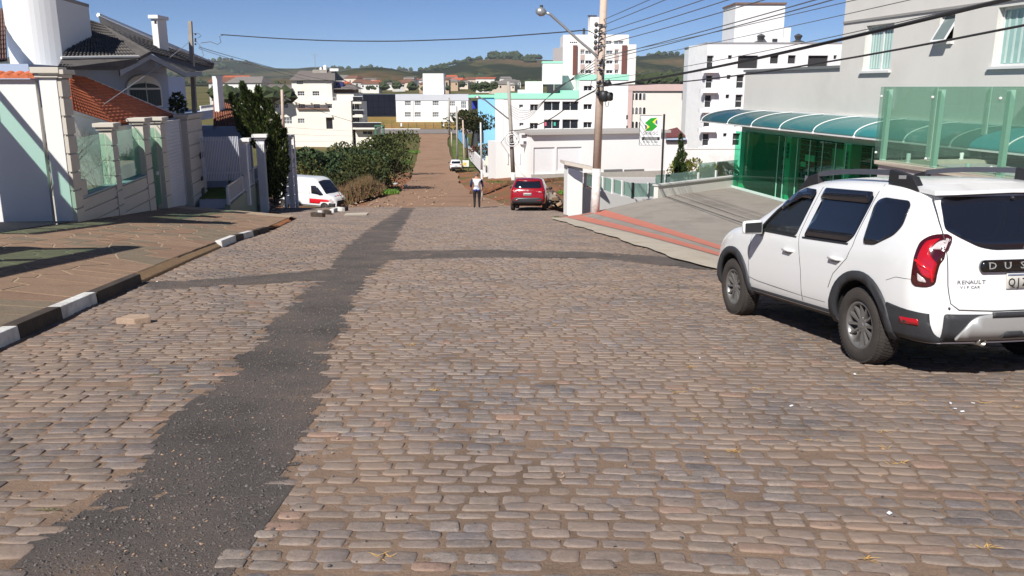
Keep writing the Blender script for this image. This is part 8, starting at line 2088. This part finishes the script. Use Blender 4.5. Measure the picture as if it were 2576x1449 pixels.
# poles further down
def rough_pole(name, label, ub, vb, ut, vt, Y, r, m, wl=None): return pole_obj(name, label, at(ub, vb, Y), at(ut, vt, Y), r, r * .72, m, wl)
P2_ = rough_pole('lamp_pole', 'leaning concrete lamp pole in front of the garage sign', 1292, 458, 1279, 205, 75, .20, concrete, .1)
MB().tube([at(*cE(698, 575), 75), at(*cE(660, 545), 74.8), at(*cE(560, 465), 74), at(*cE(500, 415), 73.5), at(*cE(455, 398), 73)], .06, 7).build('lamp_arm', steel, P2_, True)
MB().tube([at(*cE(460, 398), 73), at(*cE(440, 393), 73), at(*cE(412, 393), 73)], [.08, .16, .09], 8).build('lamp_head', steel, P2_, True)
rg = MB(); c_ = at(*cE(720, 738), 74.6); rg.tube([c_ + Vector((.62 * math.cos(a), 0, .62 * math.sin(a))) for a in [2 * math.pi * k / 24 for k in range(25)]], .05, 6, False); rg.tube([c_ + Vector((.4 * math.cos(a), 0, .4 * math.sin(a))) for a in [2 * math.pi * k / 24 for k in range(25)]], .04, 6, False); rg.build('cable_coil', alu, P2_, True)
MB().tube([at(*cE(718, 760), 74.8), at(*cE(722, 800), 74.8)], .22, 10).build('dark_band', blk, P2_)
rough_pole('white_post', 'slim white post beside the walking person', 1213, 490, 1209, 308, 54, .07, mat('post_grey_white', (.6, .59, .57), .8, .08), .35)
for k, (xb, yb, xt, yt, Y, r, lab) in enumerate([(200, 690, 200, 395, 205, .26, 'far concrete pole beside the white building corner'), (268, 905, 262, 465, 128, .17, 'thin dark pole standing just behind the white hatchback'), (328, 935, 313, 580, 122, .14, 'brown wooden pole beside the pines'), (222, 800, 218, 680, 170, .14, 'short far post on the road verge'), (292, 345, 280, 345, 100, .1, '')][:4]):
    rough_pole('utility_pole', lab, *cE(xb, yb), *cE(xt, yt), Y, r, polem if k in (2, 3) else concrete)
Lp = rough_pole('utility_pole', 'weathered pole in front of the cream apartment block', *cA(108, 900), *cA(88, 350), 95, .19, polem)
for a in (430, 490): MB().ball(at(*cA(130, a), 95), .16, 8).build('insulator', aludk, Lp, True)
for a, b in (((95, 470), (0, 520)), ((135, 455), (205, 490))): MB().tube([at(*cA(*a), 95), at(*cA(*b), 95)], .07, 5).build('bracket', aludk, Lp)
for k in range(5): span([(*cE(700, 455 + 18 * k), 75), (*cE(780, 500 + 22 * k), 70), (*cE(880, 500 + 14 * k), 62), (*cE(1100, 330 - 10 * k), 48), (1497, 150 + k * 8, 33)], .012, cabg, 'thin overhead wire between lamp pole and street pole', grp='wires down the street')
span([(*cE(705, 670), 75), (*cE(850, 655), 66), (*cE(1050, 570), 52), (*cE(1250, 420), 42), (1497, 228, 33)], .03, cabm, 'black cable drooping from the street pole to the lamp pole')
span([(*cE(550, 835), 100), (*cE(620, 780), 88), (*cE(700, 670), 75)], .025, cabm, 'black cable from the lamp pole down to the white wall')
span([(*cA(205, 490), 95), (*cA(500, 600), 100), (*cA(760, 690), 112), (*cA(1010, 765), 128)], .03, cabm, 'dark cable crossing in front of the cream block')
for k in range(3): span([(*cA(150, 835 + k * 90), 95), (*cA(600, 865 + k * 75), 105), (*cA(1100, 890 + k * 60), 120)], .012, cabg, 'faint wire in front of the cream block', grp='faint wires')

# ================================================================== roadside bits
# blue painted wall and white wall beside the dirt road
a, b = at(1150, 344, 190), at(1175, 378, 150)
mb = MB(); mb.prism([a, b, b + Vector((0, 0, 2.1)), a + Vector((0, 0, 2.1))], (.2, .1, 0)); tag(mb.build('blue_wall', mat('sky_blue_paint', L(112, 182, 226), .8, .06, .5)), 'sky blue painted roadside wall below the pines', 'wall')
t = thing('white_roadside_wall', 'white wall stepping down beside the road below mint apartments', 'wall', at(1200, 420, 110))
a, b = at(1178, 397, 138), at(1216, 440, 97); up = Vector((0, 0, 1.7))
MB().prism([a, b, b + up * .9, a + up * 1.15], (.25, .1, 0)).build('wall', white, t)
c_, d_ = at(1216, 440, 97), at(1337, 447, 85)
MB().prism([c_ - Vector((0, 0, .8)), d_ - Vector((0, 0, .8)), d_ + Vector((0, 0, .25)), c_ + Vector((0, 0, .25))], (.05, .25, 0)).build('front_wall', white, t)
for k in range(22): p_ = lerp(c_, d_, k / 21) + Vector((0, .1, .25)); MB().tube([p_, p_ + Vector((0, 0, .85))], .03, 5).build('baluster', alu, t)
MB().tube([c_ + Vector((0, .1, 1.1)), d_ + Vector((0, .1, 1.1))], .04, 5).build('handrail', alu, t)
mb = MB(); e_, f_ = at(1222, 392, 116), at(1258, 392, 112); mb.prism([c_ + Vector((0, .3, 0)), lerp(c_, d_, .42) + Vector((0, .3, 0)), f_, e_], (0, 0, -.2)); mb.build('ramp', mat('cream_ramp', L(230, 214, 190), .9, .05), t)
mb = MB(); g1, g2 = lerp(c_ + Vector((0, .3, 0)), e_, .45), lerp(lerp(c_, d_, .42) + Vector((0, .3, 0)), f_, .45); mb.tube([g1 + Vector((0, 0, .03)), g2 + Vector((0, 0, .03))], .12, 4); mb.build('mint_stripe', mint, t)
# rubble heap behind the red car and debris on the red earth
rnd = random.Random(55); rb_ = [mat('rubble_grey', L(130, 122, 114), .95, .25, 5, .5, 18), mat('rubble_tan', L(166, 138, 112), .95, .25, 5, .5, 18), mat('rubble_dark', L(84, 74, 66), .95, .25, 5, .5, 18)]
for k in range(46):
    u = rnd.triangular(1376, 1426, 1392); v = rnd.uniform(478, 518) + (u - 1376) * .1; Y = rnd.uniform(43.5, 46.5); p = at(u, v, Y); z = gz(p.x, Y); hh = max(0, .75 - abs(u - 1388) * .022) * rnd.random(); p.z = z + hh
    s_ = rnd.uniform(.07, .24); mb = MB(); a = rnd.uniform(0, 3)
    M = Matrix.Translation(p) @ Matrix.Rotation(a, 4, 'Z') @ Matrix.Rotation(rnd.uniform(-.6, .6), 4, 'X')
    mb.hexa([M @ Vector((x * s_ * rnd.uniform(.7, 1.2), y * s_ * rnd.uniform(.5, 1), z_ * s_ * rnd.uniform(.35, .7))) for z_ in (-1, 1) for x, y in ((-1, -1), (1, -1), (1, 1), (-1, 1))])
    tag(mb.build('rubble_stone', rb_[k % 3], bevel=.02), ('grey', 'tan', 'dark')[k % 3] + ' broken stone in the rubble heap right of the red car', 'stone', 'rubble heap stones')
mb = MB()
for k in range(420):
    u, v = rnd.choice([(rnd.uniform(1010, 1130), rnd.uniform(450, 518)), (rnd.uniform(860, 1010), rnd.uniform(496, 522)), (rnd.uniform(1180, 1420), rnd.uniform(455, 520)), (rnd.uniform(985, 1040), rnd.uniform(420, 470))]); p = hitg(u, v, gz, 36, 160); r_ = rnd.uniform(.03, .11); mb.mi = rnd.choice([0, 1, 1, 2]); pebble(mb, p + Vector((0, 0, .02)), r_, rnd, .7)
tag(mb.build('rubble', rb_), 'small stones and clods strewn over the red earth', 'rubble', kind='stuff')
for u, v, w_, lab in ((880, 511, .9, 'pale plank lying in front of the dry brush'), (1020, 470, .35, 'crumpled white sack on the red earth by the thicket'), (995, 466, .4, 'crumpled grey sack on the red earth by the thicket')):
    p = hitg(u, v, gz, 40, 120); mb = MB()
    if w_ > .8: mb.box(p.x - w_, p.x + w_, p.y - .06, p.y + .06, p.z, p.z + .07); o = mb.build('plank', mat('pale_plank', L(196, 186, 172), .9, .1))
    else: mb.ball(p + Vector((0, 0, .12)), w_ * .6, 8, (1.2, .8, .55)); o = mb.build('sack', mat('sack_white' if 'white' in lab else 'sack_grey', (.7, .7, .7) if 'white' in lab else (.4, .42, .45), .9, .15, 4), None, True)
    tag(o, lab, 'plank' if w_ > .8 else 'sack')
# a low cut in the red bank with a shaded edge
mb = MB(); e0, e1 = hitg(1180, 488, gz, 40, 120), hitg(1420, 452, gz, 40, 140)
for k in range(14):
    a_, b_ = lerp(e0, e1, k / 14), lerp(e0, e1, (k + 1) / 14); a_.z = gz(a_.x, a_.y); b_.z = gz(b_.x, b_.y); w_ = .7 + .3 * noise.noise((k * .7, 0, 0)); h1, h2 = .22 + .1 * noise.noise((k * .5, 1, 0)), .22 + .1 * noise.noise(((k + 1) * .5, 1, 0))
    mb.mesh([a_ + Vector((0, 0, -.1)), b_ + Vector((0, 0, -.1)), b_ + Vector((.05, .25, h2)), a_ + Vector((.05, .25, h1)), b_ + Vector((.3, 2.2, -.1)), a_ + Vector((.3, 2.2, -.1))], [(0, 1, 2, 3), (3, 2, 4, 5)])
tag(mb.build('earth_bank', earth, smooth=True), kind='structure')
# drum and barrier beside the white hatchback
p = hitg(1172, 430, gz, 60, 200); t = thing('road_barrier', 'white and yellow barrier standing beside the white hatchback', 'barrier', p)
MB().box(p.x - .45, p.x + .45, p.y - .1, p.y + .1, p.z + .6, p.z + 1.5).build('panel', mat('barrier_white', (.75, .75, .73), .7, .05), t, bevel=.03); MB().box(p.x - .40, p.x + .1, p.y - .115, p.y - .103, p.z + .75, p.z + 1.2).build('yellow_patch', mat('barrier_yellow', L(226, 190, 96), .7, .05), t)
for s_ in (-.4, .34): MB().box(p.x + s_, p.x + s_ + .07, p.y - .2, p.y + .2, p.z - .05, p.z + .6).build('leg', blk, t)

# ================================================================== the walking person
pf = hitg(1200, 523.5); fx = Vector((-.09, 1, SLOPE)).normalized(); Mp = veh_matrix(pf, (-.09, 1, 0)) @ Matrix.Diagonal((1.1, 1.14, 1.02, 1))
per = thing_local('person', 'person in white and navy raglan top and dark trousers walking away downhill', 'person', Mp)
bmv = [((0, 0, .93), .155, .12), ((0, 0, 1.10), .165, .115), ((.02, 0, 1.28), .195, .125), ((.06, 0, 1.43), .15, .11), ((.10, 0, 1.52), .062, .06), ((.14, 0, 1.60), .082, .09), ((.155, 0, 1.69), .078, .088), ((.15, 0, 1.745), .045, .05),
       ((-.01, .10, .90), .10, .10), ((.02, .105, .50), .068, .068), ((-.05, .11, .10), .048, .048), ((.07, .12, .035), .042, .036),
       ((-.01, -.10, .90), .10, .10), ((.06, -.105, .50), .068, .068), ((.03, -.11, .10), .048, .048), ((.15, -.12, .035), .042, .036),
       ((.05, .20, 1.42), .078, .078), ((.03, .265, 1.16), .058, .058), ((.12, .25, .96), .042, .042), ((.16, .235, .87), .045, .028),
       ((.05, -.20, 1.42), .078, .078), ((.03, -.265, 1.16), .058, .058), ((.12, -.25, .96), .042, .042), ((.16, -.235, .87), .045, .028)]
edg = [(0, 1), (1, 2), (2, 3), (3, 4), (4, 5), (5, 6), (6, 7), (0, 8), (8, 9), (9, 10), (10, 11), (0, 12), (12, 13), (13, 14), (14, 15), (3, 16), (16, 17), (17, 18), (18, 19), (3, 20), (20, 21), (21, 22), (22, 23)]
for sgn, h in ((1, 19), (-1, 23)):      # five fingers on each hand
    for k, (dy, ln, dx) in enumerate(((-.030, .070, .0), (-.011, .082, .0), (.008, .078, .0), (.026, .062, .0))):
        bx, by, bz = bmv[h][0]; i = len(bmv); bmv += [((bx + dy, by + .004, bz - .03), .011, .011), ((bx + dy + .010, by - sgn * .012, bz - .03 - ln * .55), .009, .009), ((bx + dy + .022, by - sgn * .030, bz - .03 - ln), .007, .007)]; edg += [(h, i), (i, i + 1), (i + 1, i + 2)]
    i = len(bmv); bx, by, bz = bmv[h][0]; bmv += [((bx + .035, by - sgn * .02, bz + .005), .012, .012), ((bx + .052, by - sgn * .03, bz - .035), .010, .010)]; edg += [(h, i), (i, i + 1)]
me = bpy.data.meshes.new('body'); me.from_pydata([v[0] for v in bmv], edg, [])
tmp = bpy.data.objects.new('tmp', me); COL.objects.link(tmp); md = tmp.modifiers.new('skin', 'SKIN'); md.use_smooth_shade = True
sv = me.skin_vertices[0].data
for i, (_, rx_, ry_) in enumerate(bmv): sv[i].radius = (rx_, ry_)
sv[0].use_root = True
tmp.modifiers.new('sub', 'SUBSURF').levels = 2; tmp.modifiers['sub'].render_levels = 2
dg = bpy.context.evaluated_depsgraph_get(); m2 = bpy.data.meshes.new_from_object(tmp.evaluated_get(dg)); bpy.data.objects.remove(tmp)
pmats = [mat('skin', L(178, 132, 108), .6, .05), mat('shirt_white', L(222, 228, 240), .85, .05, 6), mat('sleeve_navy', L(34, 38, 78), .85, .08, 6), mat('trousers_black', L(30, 30, 36), .85, .1, 6), mat('shirt_blue_hem', L(52, 76, 168), .8, .05), mat('shoe_dark', L(34, 32, 34), .6, .1)]
for x in pmats: m2.materials.append(x)
for f_ in m2.polygons:
    c = f_.center
    if c.z > 1.485: i = 0
    elif abs(c.y) > .185 and c.z > 1.06: i = 2
    elif abs(c.y) > .17 and c.z < 1.06 and c.z > .60 and c.z < 1.06: i = 0 if abs(c.y) > .19 else 3
    elif c.z > .96: i = 1
    elif c.z > .90: i = 4
    elif c.z > .075: i = 3
    else: i = 5
    f_.material_index = i; f_.use_smooth = True
link('body', m2, per)
MB().lathe([(.001, .10), (.05, .095), (.085, .06), (.098, .01), (.092, -.045), (.07, -.07)], 14, Matrix.Translation((.135, 0, 1.675)) @ Matrix.Diagonal((1.02, .9, 1.0, 1))).build('hair', mat('grey_hair', L(104, 92, 84), .9, .2, 30), per, True)
for sg in (1, -1): MB().ball((.15, sg * .085, 1.645), .028, 8, (.6, .4, 1)).build('ear', pmats[0], per, True)
MB().tube([(.225, 0, 1.66), (.255, 0, 1.635), (.23, 0, 1.62)], [.012, .018, .012], 6).build('nose', pmats[0], per, True)
for sg in (1, -1): MB().ball((.222, sg * .032, 1.668), .012, 6).build('eye', blk, per)
MB().tube([(.226, -.025, 1.592), (.232, 0, 1.59), (.226, .025, 1.592)], .006, 5).build('mouth', mat('lip', L(140, 84, 76), .6, .05), per)
# ================================================================== air
hz_ = MB().box(-4200, 4200, -80, 4600, -16, 175).build('haze', mat('haze_air', (1, 1, 1)))
hm_ = MATS['haze_air']; nt = hm_.node_tree; nt.nodes.clear()
ho = nt.nodes.new('ShaderNodeOutputMaterial'); hv = nt.nodes.new('ShaderNodeVolumePrincipled')
hv.inputs['Color'].default_value = (.88, .94, 1.0, 1); hv.inputs['Density'].default_value = .00009; hv.inputs['Anisotropy'].default_value = .0
nt.links.new(hv.outputs[0], ho.inputs['Volume'])
tag(hz_, 'thin blue haze in the air over the valley', 'haze', kind='stuff')
